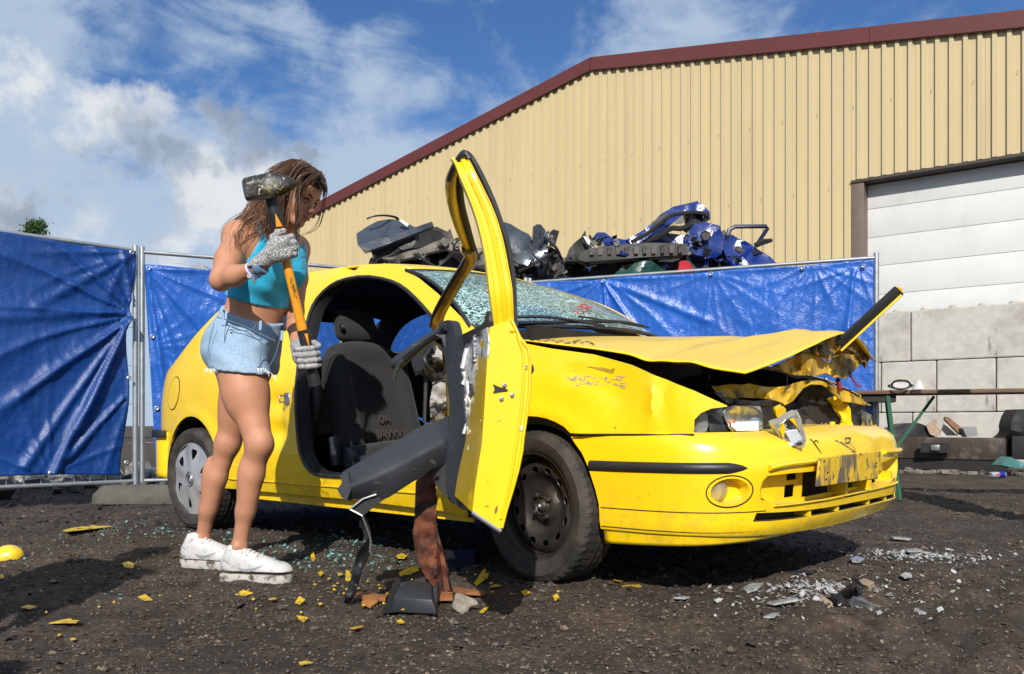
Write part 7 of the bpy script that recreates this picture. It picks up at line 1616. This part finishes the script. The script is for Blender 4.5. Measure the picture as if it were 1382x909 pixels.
# ---- hair: cap plus strands
HR = Sdf((-1.18, 3.08, 1.38), (-.68, 3.52, 1.76), .005)
HR.ell(hdp(-.018, 0, .042), (.108, .086, .092), MH, .02); HR.ell(hdp(-.05, 0, -.02), (.070, .080, .085), MH, .03)
X, Y, Z = HR.XYZ(); fx = (X-HC.x)*FF.x+(Y-HC.y)*FF.y+(Z-HC.z)*FF.z; ux = (X-HC.x)*UF.x+(Y-HC.y)*UF.y+(Z-HC.z)*UF.z; sx = (X-HC.x)*SF.x+(Y-HC.y)*SF.y+(Z-HC.z)*SF.z
face = np.minimum(fx-.018-.50*np.maximum(ux-.02, 0), .056-ux+.25*np.abs(sx)*0)           # keep the hair off the face
fld = np.maximum(HR.d, face); fld = np.maximum(fld, -(ux+.085))
gl(HR.build('hair_cap', M['hair'], girl, fld))
rs = random.Random(42)
def strands(name, ctrl, n, sp, m, r0=.0015, seg=5, wav=.004, pts=13, spread_end=1.0, oy=0):
    mb = MB()
    for i in range(n):
        ox, oyy = rs.gauss(0, 1), rs.gauss(0, 1); L_ = rs.uniform(.72, 1.0); P = []
        for k, (x, y, Yd) in enumerate(ctrl):
            q = k/(len(ctrl)-1); a = sp[0]+(sp[1]-sp[0])*q*spread_end
            P.append(at(x+ox*a+rs.gauss(0, a*.18), y+oyy*a*(.55 if q < .4 else .35)+rs.gauss(0, a*.12), Yd+rs.gauss(0, .006)+(.012*(ox*oyy))))
        S_p = spline(P, pts); S_p = S_p[:max(4, int(len(S_p)*L_))]; w = rs.uniform(0, 6)
        S_p = [p+Vector((wav*math.sin(w+j*.7), wav*math.cos(w+j*.9), 0))*(j/len(S_p)) for j, p in enumerate(S_p)]
        rr = r0*rs.uniform(.6, 1.3); mb.tube(S_p, [rr*(1-.75*(j/(len(S_p)-1))**2) for j in range(len(S_p))], 4, cap=False)
    return gl(mb.build(name, m, girl, merge=False))
# combed strands lying over the skull, from the parting to the side and back
def scalp(name, n, m, r0=.0015, side=1, t0=0, t1=1):
    mb = MB()
    for i in range(n):
        f0 = rs.uniform(-.06, .088); u0 = .095; P = []
        a_end = rs.uniform(1.5, 1.9) if (side > 0 and f0 > .0) else rs.uniform(1.7, 2.35); bk = rs.uniform(.25, .9)
        for k in range(9):
            q = k/8; a = q*a_end; ff = f0*(1-q*.55)-.055*q*bk-(.03*q*q if f0 > .04 else 0); rad = 1.0
            e = Vector((ff, side*math.sin(min(a, 1.75))*.088, math.cos(min(a, 1.75))*.092-(max(0, a-1.75))*.085))
            w = math.sqrt(max(.12, 1-((ff+.018)/.112)**2)); P.append(hdp(e.x, e.y*w, .042+e.z*w+(.0 if q else .0))+SF*side*rs.gauss(0, .0015))
        S_p = spline(P, 14); rr = r0*rs.uniform(.6, 1.3); mb.tube(S_p, [rr]*13+[rr*.6, rr*.3], 4, cap=False)
    return gl(mb.build(name, m, girl, merge=False))
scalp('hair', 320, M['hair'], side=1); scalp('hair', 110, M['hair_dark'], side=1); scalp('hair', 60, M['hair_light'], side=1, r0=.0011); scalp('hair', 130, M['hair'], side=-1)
strands('hair', [(404, 222, 3.25), (386, 232, 3.22), (374, 256, 3.20), (370, 286, 3.20), (366, 312, 3.21), (358, 336, 3.20)], 170, (5, 7), M['hair'])
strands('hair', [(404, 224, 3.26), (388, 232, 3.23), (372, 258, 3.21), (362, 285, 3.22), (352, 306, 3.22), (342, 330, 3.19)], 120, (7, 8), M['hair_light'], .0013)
strands('hair', [(398, 224, 3.30), (376, 234, 3.27), (358, 262, 3.27), (345, 286, 3.27), (330, 296, 3.25), (316, 306, 3.22), (308, 318, 3.18)], 200, (7, 6), M['hair'])
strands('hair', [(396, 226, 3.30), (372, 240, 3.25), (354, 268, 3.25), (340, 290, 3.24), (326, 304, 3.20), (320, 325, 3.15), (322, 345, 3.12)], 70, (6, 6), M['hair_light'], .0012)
strands('hair', [(424, 232, 3.27), (408, 238, 3.20), (402, 256, 3.17), (402, 280, 3.16), (401, 304, 3.17), (399, 326, 3.18), (394, 350, 3.17)], 40, (1.2, 1.8), M['hair'], .0012)
strands('hair', [(420, 231, 3.26), (405, 238, 3.19), (396, 258, 3.165), (391, 282, 3.16), (387, 304, 3.17), (378, 318, 3.18)], 10, (1.4, 3.0), M['hair_light'], .0016)
strands('hair', [(418, 226, 3.32), (430, 234, 3.33), (436, 246, 3.35), (438, 258, 3.37), (436, 268, 3.40)], 44, (3, 2.0), M['hair'], .0022)
strands('hair', [(438, 262, 3.36), (432, 292, 3.36), (424, 308, 3.34), (410, 316, 3.32), (402, 314, 3.30)], 5, (1, 2.2), M['hair_light'], .0014)
strands('hair', [(360, 290, 3.22), (330, 310, 3.16), (320, 330, 3.12), (340, 352, 3.10)], 5, (2, 5), M['hair_light'], .0013)
strands('hair', [(430, 234, 3.225), (420, 241, 3.190), (411, 249, 3.172), (405, 262, 3.175), (402, 280, 3.17)], 90, (3.2, 2.0), M['hair'], .0013)
strands('hair', [(429, 238, 3.24), (433, 246, 3.25), (438, 256, 3.28), (440, 266, 3.31)], 50, (2.4, 1.6), M['hair'], .0013)
# ---- clothes: shells grown from the same body
T = Sdf(lo, hi, .0055); torso(T); shoulders(T)
X, Y, Z = T.XYZ(); fX = (X-CH_.x)*FV.x+(Y-CH_.y)*FV.y; sX = (X-CH_.x)*RV.x+(Y-CH_.y)*RV.y+Z*0; fX = fX+Z*0
cloth = T.d-.006
cloth = cloth-.0028*np.sin(Z*75+X*34+Y*12)*np.exp(-((Z-1.10)/.045)**2)-.002*np.sin(Z*50-X*60+Y*25)*np.exp(-((Z-1.19)/.05)**2)
zh = 1.065-(fX)*.36
zneck = 1.262+1.1*np.maximum(0, np.abs(sX)-.05)
zneck = np.where(fX < .0, 1.30-.12*np.clip(-fX/.1, 0, 1), zneck)
strap = np.abs(np.abs(sX)-.098)-.011
body_reg = np.maximum(zh-Z, Z-zneck); armh = np.minimum(Z-1.215+0*X, .0+np.abs(sX)-.128); body_reg = np.maximum(body_reg, np.minimum(Z-1.20, np.abs(sX)-.112-.5*np.clip(1.30-Z, 0, .1)))
strap_reg = np.maximum(np.maximum(strap, 1.20-Z), -.0+0*X)
reg = body_reg
gl(T.build('crop_top', M['tank'], girl, np.maximum(cloth, reg)))
from mathutils.bvhtree import BVHTree
bvb = BVHTree.FromPolygons([v.co.copy() for v in body.data.vertices], [tuple(p.vertices) for p in body.data.polygons])
def castb(px, py, o=.003):
    d = Vector(((px-CX)/F, 1, (HZ-py)/F)).normalized(); hit = bvb.ray_cast(Vector((0, 0, CH))+d*2.0, d)
    return hit[0]-d*o if hit[0] else at(px, py, 3.25)
for pl_ in ([(352, 292), (350, 300), (351, 310), (355, 320), (361, 330), (368, 340)], [(397, 318), (400, 326), (402, 336), (403, 346), (402, 356)]):
    mb = MB(); mb.tube(spline([castb(*p) for p in pl_], 12), .0062, 8); gl(mb.build('strap', M['tank'], girl))
S2 = Sdf((-1.50, 2.95, .70), (-.80, 3.75, 1.15), .0055)
S2.ell(HIP+FV*.006, (.106, .140, .110), Mh, .05)
for sg in (1, -1): S2.ell(HIP-fh*.035+sh_*.065*sg-uh*.035, (.086, .078, .095), Mh, .04)
S2.ell(WA-ZV*.01, (.100, .126, .12), frame(R(12))[0], .07); thighs(S2)
X, Y, Z = S2.XYZ(); fX = (X-HIP.x)*FV.x+(Y-HIP.y)*FV.y+0*Z
wz = 1.038-fX*.46; hz = .800-.12*fX+.001*np.sin(X*140)+.05*np.clip((Y-3.36)*-1, -1, 0)
infl = .008+.008*np.clip((.90-Z)/.10, 0, 1)
wr = .004*np.sin(Z*55+X*45+Y*30)*np.exp(-((Z-.84)/.06)**2)+.003*np.sin(X*70-Z*60)*np.exp(-((Z-.93)/.05)**2)
gl(S2.build('denim_shorts', M['denim'], girl, np.maximum(S2.d-infl+wr, np.maximum(Z-wz, hz-Z))))
# belt band, pocket seam, fringe: lifted off the shorts surface by casting onto it
sho = girl.children[-1]
from mathutils.bvhtree import BVHTree
bv = BVHTree.FromPolygons([v.co.copy() for v in sho.data.vertices], [tuple(p.vertices) for p in sho.data.polygons])
def cast(px, py, o=.003):
    d = Vector(((px-CX)/F, 1, (HZ-py)/F)).normalized(); hit = bv.ray_cast(Vector((0, 0, CH))+d*2.0, d)
    return hit[0]-d*o if hit[0] else at(px, py, 3.2)
thread = mat('denim_seam', (.10, .16, .25), .9); 
def seamline(pts, r=.0013, m=None, nm='seam'):
    mb = MB(); mb.tube(spline([cast(*p, .0011) for p in pts], 16), min(r*1.2, .0020), 5); o = gl(mb.build(nm, m or thread, girl)); return o
seamline([(293, 428), (305, 431), (330, 440), (355, 452), (372, 460)], .0030, nm='waistband_seam')
seamline([(306, 430), (303, 455), (305, 480), (307, 499)], nm='side_seam')
seamline([(309, 438), (318, 444), (332, 446), (343, 443), (345, 437)], .003, nm='pocket_seam'); seamline([(378, 455), (372, 478), (363, 495)], .003, nm='fly_seam'); seamline([(351, 448), (352, 470), (350, 495)], nm='front_seam')
seamline([(281, 494), (300, 496), (330, 497), (354, 494)], nm='hem_seam'); seamline([(289, 436), (284, 455), (280, 478)], nm='back_seam')
mb = MB()
for (x, y) in ((302, 424), (352, 438), (381, 452)): mb.bar(cast(x, y-6), cast(x-1, y+7), .010, .004, up=(0, -1, 0))
chl('belt_loops', mb, M['denim'])
mb = MB(); c = cast(310, 444, .004); mb.lathe(c, [(0, -.003), (.004, -.002), (.005, .001)], 10, 'Y'); chl('rivet', mb, M['metal'])
mb = MB(); rs = random.Random(5)
for i in range(10): x, y = 329+rs.gauss(0, 1.4), 468+i*2.6; mb.bar(cast(x-2, y), cast(x+2, y+.5), .002, .0015, up=(0, -1, 0))
tag(chl('worn_threads', mb, M['denim_thread']), kind='stuff')
mb = MB()
for i in range(120):
    x = rs.uniform(277, 372); y = 499+(x-277)*-.01+(0 if x < 357 else (x-357)*.8)
    p = cast(x, y-2, .001); q = p+Vector((rs.uniform(-.006, .006), rs.uniform(-.004, .004), -rs.uniform(.006, .020))); mb.tube([p, (p+q)/2+Vector((rs.uniform(-.003, .003), 0, 0)), q], .0009, 3, cap=False)
tag(gl(mb.build('frayed_hem', M['denim_thread'], girl, merge=False)), kind='stuff')
# ---- gloves
def finger(S, pts, r=.0105): S.chain(pts, [r*1.05, r, r*.95, r*.86][:len(pts)]+[r*.8]*(len(pts)-4), .004)
AX = ha                                                     # down the handle
def onh(px, py): # nearest point of the handle axis to a pixel
    Y = 2.96+(py-262)/258*.14; x = 365+(py-262)/258*61; return at(x, py, Y)
CV = Vector((0, -1, 0)); CV = (CV-AX*CV.dot(AX)).normalized(); RT = CV.cross(AX).normalized()
if RT.x < 0: RT = -RT
g1 = onh(0, 334)
def gp(g, r, c, a): return g+RT*r+CV*c+AX*a
GL = Sdf((-1.10, 2.84, 1.14), (-.74, 3.10, 1.38), .0032)
GL.cone(RWR+Vector((-.012, 0, -.002)), gp(g1, -.032, .030, .012), .031, .030, .02)
GL.ell(gp(g1, -.012, .032, .006), (.034, .020, .042), np.array(Matrix((RT, CV, AX)).transposed()), .02)
GL.cone(gp(g1, -.018, .034, -.016), gp(g1, .020, .034, -.020), .019, .014, .02); GL.cone(gp(g1, -.018, .034, .022), gp(g1, .020, .033, .028), .019, .014, .02)
for i, a in enumerate((-.030, -.010, .010, .029)):
    k = (1, 1.05, 1.02, .9)[i]; finger(GL, [gp(g1, .018, .032, a*.95), gp(g1, .041*k, .012, a), gp(g1, .036*k, -.020, a+.002), gp(g1, .010, -.033, a+.003), gp(g1, -.014, -.030, a+.002)], .0115*k)
finger(GL, [gp(g1, -.028, .020, -.012), gp(g1, -.020, .026, -.040), gp(g1, .002, .028, -.052), gp(g1, .020, .020, -.054)], .0122)
gl(GL.build('glove', M['glove'], girl))
mb = MB(); wd_ = (at(366, 350, 2.97)-RWR).normalized(); c = RWR+wd_*.0; mb.tube([c-wd_*.010, c, c+wd_*.016], [.030, .033, .031], 16); chl('glove_cuff', mb, mat('blue_edge', (.12, .22, .42), .8))
g2 = onh(0, 480)
G2 = Sdf((-1.02, 2.90, .74), (-.68, 3.30, 1.02), .0032)
G2.cone(LWR, gp(g2, -.035, -.012, -.004), .027, .026, .02); G2.ell(gp(g2, -.028, -.014, .0), (.024, .030, .042), np.array(Matrix((RT, CV, AX)).transposed()), .02)
gl(G2.build('glove', M['glove'], girl))
G3 = Sdf((-1.02, 2.86, .74), (-.68, 3.30, 1.02), .0030)
for i, a in enumerate((-.034, -.012, .010, .031)):
    k = (.95, 1.05, 1.0, .88)[i]; finger(G3, [gp(g2, -.040, -.004, a*.9), gp(g2, -.030, .026, a), gp(g2, -.002, .036, a+.004), gp(g2, .026*k, .026, a+.007), gp(g2, .036*k, .004, a+.009)], .0115*k)
finger(G3, [gp(g2, -.030, -.020, -.035), gp(g2, -.004, -.034, -.044), gp(g2, .026, -.024, -.040), gp(g2, .044, -.004, -.030)], .0118)
gl(G3.build('glove_fingers', M['glove_palm'], girl))
# bracelets
for k, (dx, m_) in enumerate(((-.022, mat('blue_thread', (.05, .18, .5), .7)), (-.030, M['white']), (-.040, mat('pink_beads', (.5, .2, .2), .5)))):
    mb = MB(); c = RWR+wd_*dx; a = wd_.orthogonal().normalized(); b = wd_.cross(a); mb.tube([c+a*(.030*math.cos(t))+b*(.030*math.sin(t))+wd_*(.004*math.sin(t*2+k)) for t in [2*math.pi*i/20 for i in range(20)]], .0026, 6, closed=True); chl('bracelet', mb, m_)
mb = MB(); c = RWR-wd_*.034+Vector((0, -.034, -.022)); mb.lathe(c, [(.002, -.002), (.008, -.002), (.008, .001), (.002, .001)], 12, 'Y'); mb.tube([c+Vector((.008, 0, -.004)), c+Vector((.014, 0, -.018)), c+Vector((.022, 0, -.024))], .004, 6); chl('bracelet_charm', mb, M['metal'])
# ---- shoes
def shoe(heel, toe, label=None):
    heel, toe = Vector(heel), Vector(toe); d = (toe-heel).normalized(); L = (toe-heel).length; n = Vector((-d.y, d.x, 0)); e = empty('shoe', (0, 0, 0)); e.parent = girl; e.location = GT
    hw = lambda t: itp([(0, .026), (.05, .034), (.25, .038), (.5, .042), (.72, .050), (.90, .047), (.97, .039), (1, .026)], t)
    def outl(k, z, sh=0): 
        r = []
        ts = [0, .02, .06, .14, .25, .38, .5, .62, .74, .84, .92, .97, 1]
        for t in ts: r.append(heel+d*(L*(.5+(t-.5)*k))+n*(hw(t)*k)+Vector((0, 0, z)))
        for t in reversed(ts): r.append(heel+d*(L*(.5+(t-.5)*k))-n*(hw(t)*k)+Vector((0, 0, z)))
        return r
    mb = MB(); mb.loft([outl(.96, .000), outl(1.0, .004), outl(1.0, .030), outl(.985, .034)]); mb.build('sole', M['sole'], e, sharp=50)
    c0 = heel+d*.02; s = Sdf(np.minimum(heel, toe)-.09, np.maximum(heel, toe)+np.array([.09, .09, .16]), .004)
    Mx = np.array([[d[i], n[i], ZV[i]] for i in range(3)])
    s.ell(heel+d*(L*.19)+ZV*.060, (.058, .036, .055), Mx, .02); s.ell(heel+d*(L*.48)+ZV*.050, (.085, .038, .052), Mx, .03); s.ell(heel+d*(L*.76)+ZV*.042, (.070, .044, .038), Mx, .03); s.ell(heel+d*(L*.84)+ZV*.040, (.044, .047, .036), Mx, .02)
    s.cone(heel+d*(L*.15)+ZV*.07, heel+d*(L*.19)+ZV*.105, .042, .041, .02); s.cone(heel+d*(L*.30)+ZV*.095, heel+d*(L*.64)+ZV*.062, .032, .026, .03)
    s.ell(heel+d*(L*.22)+ZV*.150, (.037, .031, .045), Mx, .006, 'sub')
    X, Y, Z = s.XYZ(); upo = s.build('upper', M['shoe'], e, np.maximum(s.d, .026-Z+0*X+0*Y))
    mb = MB(); rings = [[heel+d*(L*.21)+d*(.036*k*math.cos(a))+n*(.030*k*math.sin(a))+ZV*z for a in [2*math.pi*i/16 for i in range(16)]] for k, z in ((1, .100), (1.05, .130), (.96, .142))]
    mb.loft(rings, cap=False); mb.build('sock', M['white'], e)
    nn = n if n.y < 0 else -n; bv2 = BVHTree.FromPolygons([v.co.copy() for v in upo.data.vertices], [tuple(p.vertices) for p in upo.data.polygons])
    def on_(t, z, o=.0015):
        p = heel+d*(L*t)+ZV*z+nn*.15; h = bv2.ray_cast(p, -nn); return (h[0]+nn*o) if h[0] else p-nn*.11
    # curved stroke on the side
    sw = [(.30, .060, .004), (.37, .050, .009), (.46, .051, .010), (.56, .060, .007), (.64, .070, .003)]
    mb = MB(); up_ = [on_(t, z+w*.6) for t, z, w in sw]; dn = [on_(t, z-w*.6) for t, z, w in sw]; k = len(sw)
    mb.add(up_+dn, [(i, i+1, k+i+1, k+i) for i in range(k-1)]); mb.build('side_stroke', M['shoe_grey'], e)
    mb = MB(); ht = [on_(.03+.05*i, .075+.018*math.sin(i*1.3), .002) for i in range(3)]; hb = [on_(.03+.05*i, .048, .002) for i in range(3)]
    mb.add(ht+hb, [(i, i+1, 3+i+1, 3+i) for i in range(2)]); mb.build('heel_tab', M['shoe_grey'], e)
    for i in range(6):
        t = .34+i*.058; z = .131-.039*(t-.30)/.34; mb = MB(); c = heel+d*(L*t)+ZV*(z-.001)
        mb.tube(spline([c-n*.026-ZV*.010, c-n*.010+ZV*.004, c+n*.010+ZV*.004, c+n*.026-ZV*.010], 6), .0034, 6); mb.build('lace', M['white'], e)
    mb = MB(); c = heel+d*(L*.33)+ZV*.112
    for sg in (-1, 1): mb.tube(spline([c, c+n*sg*.02+ZV*.010+d*.01, c+n*sg*.035-ZV*.004+d*.02, c+n*sg*.018-ZV*.0+d*.012, c], 12), .0028, 5)
    mb.build('lace_bow', M['white'], e)
    return e
hR, tR = gr(296, 779.5), gr(395, 781); hR.z = tR.z = gz(hR.x, hR.y)-.002
tR = hR+(tR-hR).normalized()*.278; shoe(hR+Vector((0, .04, 0)), tR+Vector((0, .02, 0)))
hL, tL = gr(244, 762), gr(334, 766); hL.z = tL.z = gz(hL.x, hL.y)-.002; tL = hL+(tL-hL).normalized()*.278; shoe(hL+Vector((0, .03, 0)), tL+Vector((0, .03, 0)))
# ================================================================ onlookers outside the picture, whose shadows fall into it
def onlooker(x, y, hgt, face_deg, shirt, trou, hairc, label, arms=0):
    o = tag(empty('person', (x, y, 0), 0), label, 'person'); k = hgt/1.75; a = R(face_deg); f = Vector((math.cos(a), math.sin(a), 0)); s = Vector((math.sin(a), -math.cos(a), 0))
    def q(ff, ss, z): return (f*ff+s*ss+ZV*z)*k
    Mx = np.array([[f[i], s[i], ZV[i]] for i in range(3)])
    def legs(S):
        for g_ in (-1, 1): S.chain([q(0, .09*g_, .92), q(.01, .10*g_, .50), q(-.01, .11*g_, .10)], [.095*k, .062*k, .042*k], .03)
        S.ell(q(0, 0, .96), (.11*k, .165*k, .12*k), Mx, .05)
    def trunk(S): S.ell(q(0, 0, 1.08), (.10*k, .145*k, .15*k), Mx, .06); S.ell(q(0, 0, 1.28), (.115*k, .17*k, .17*k), Mx, .06); S.cone(q(0, -.17, 1.40), q(0, .17, 1.40), .06*k, .06*k, .05)
    def uarm(S):
        for g_ in (-1, 1): S.chain([q(0, .19*g_, 1.39), q(-.02, .235*g_, 1.12), q(.0, .24*g_, 1.05)], [.056*k, .045*k, .042*k], .03)
    S = Sdf((-.42, -.42, -.02), (.42, .42, 1.95), .014); legs(S); trunk(S); uarm(S)
    S.cone(q(0, 0, 1.44), q(.01, 0, 1.54), .055*k, .05*k, .03)
    for g_ in (-1, 1):
        w = q(.06, .25*g_, .82); S.chain([q(-.01, .24*g_, 1.10), w], [.04*k, .026*k], .02); S.ell(w-ZV*.05*k, (.02*k, .036*k, .045*k), Mx, .01)
        for i in range(4): b = w-ZV*.08*k+f*(.03-.02*i)*k; S.chain([b, b-ZV*.035*k+s*.004*-g_, b-ZV*.065*k-s*.010*g_], [.010*k, .009*k, .008*k], .006)
        S.chain([w-ZV*.03*k+f*.03*k, w-ZV*.075*k+f*.045*k], [.012*k, .009*k], .01)
    S.ell(q(-.01, 0, 1.65), (.096*k, .076*k, .095*k), Mx, .02); S.ell(q(.03, 0, 1.59), (.06*k, .058*k, .075*k), Mx, .03); S.cone(q(.085, 0, 1.63), q(.105, 0, 1.595), .010*k, .014*k, .012)
    for g_ in (-1, 1): S.ell(q(0, .078*g_, 1.62), (.018, .008, .03), Mx, .006); S.ell(q(.092, .032*g_, 1.635), (.012, .014, .010), Mx, .01, 'sub')
    S.build('body', M['skin'], o)
    T = Sdf((-.42, -.42, .8), (.42, .42, 1.6), .014); trunk(T); uarm(T); X, Y, Z = T.XYZ(); T.build('shirt', shirt, o, np.maximum(T.d-.014, np.maximum(.93*k-Z, Z-1.455*k)+0*X+0*Y))
    T = Sdf((-.3, -.3, 0), (.3, .3, 1.2), .014); legs(T); X, Y, Z = T.XYZ(); T.build('trousers', trou, o, np.maximum(T.d-.014, np.maximum(.06-Z, Z-1.0*k)+0*X+0*Y))
    T = Sdf((-.2, -.2, 1.4), (.2, .2, 2.0), .012); T.ell(q(-.02, 0, 1.665), (.11*k, .09*k, .105*k), Mx, .02); X, Y, Z = T.XYZ(); ff = X*f.x+Y*f.y+0*Z; T.build('hair', hairc, o, np.maximum(T.d, np.minimum(ff-.03, 1.70*k-Z)))
    for g_ in (-1, 1):
        T = Sdf((-.35, -.35, -.01), (.35, .35, .2), .012); T.ell(q(.06, .11*g_, .04), (.13*k, .048*k, .05*k), Mx, .0); X, Y, Z = T.XYZ(); T.build('shoe', M['black_plastic'], o, np.maximum(T.d, -Z+0*X+0*Y))
    for g_ in (-1, 1):
        mb = MB(); mb.lathe(q(.080, .032*g_, 1.635), [(0, .010), (.008, .007), (.011, 0)], 10, 'Y', M=Matrix((s, f, ZV)).transposed()); mb.build('eye', M['iris'], o)
    return o
sh1, sh2 = mat('navy_shirt', (.02, .03, .08), .9), mat('grey_shirt', (.2, .2, .2), .9); jn = mat('dark_jeans', (.02, .03, .06), .9)
onlooker(-1.78, 1.25, 1.80, 60, sh1, jn, M['hair_dark'], 'onlooker in navy shirt outside the left edge, whose shadow crosses the dirt')
onlooker(3.27, 4.95, 1.86, 150, sh2, jn, M['hair_dark'], 'onlooker in grey shirt outside the right edge, whose shadow falls by the bumper')
onlooker(-1.36, -.62, 1.76, 80, mat('white_shirt', (.6, .6, .6), .9), jn, M['hair_light'], 'onlooker in white shirt behind the camera, shadow tip at the bottom left')
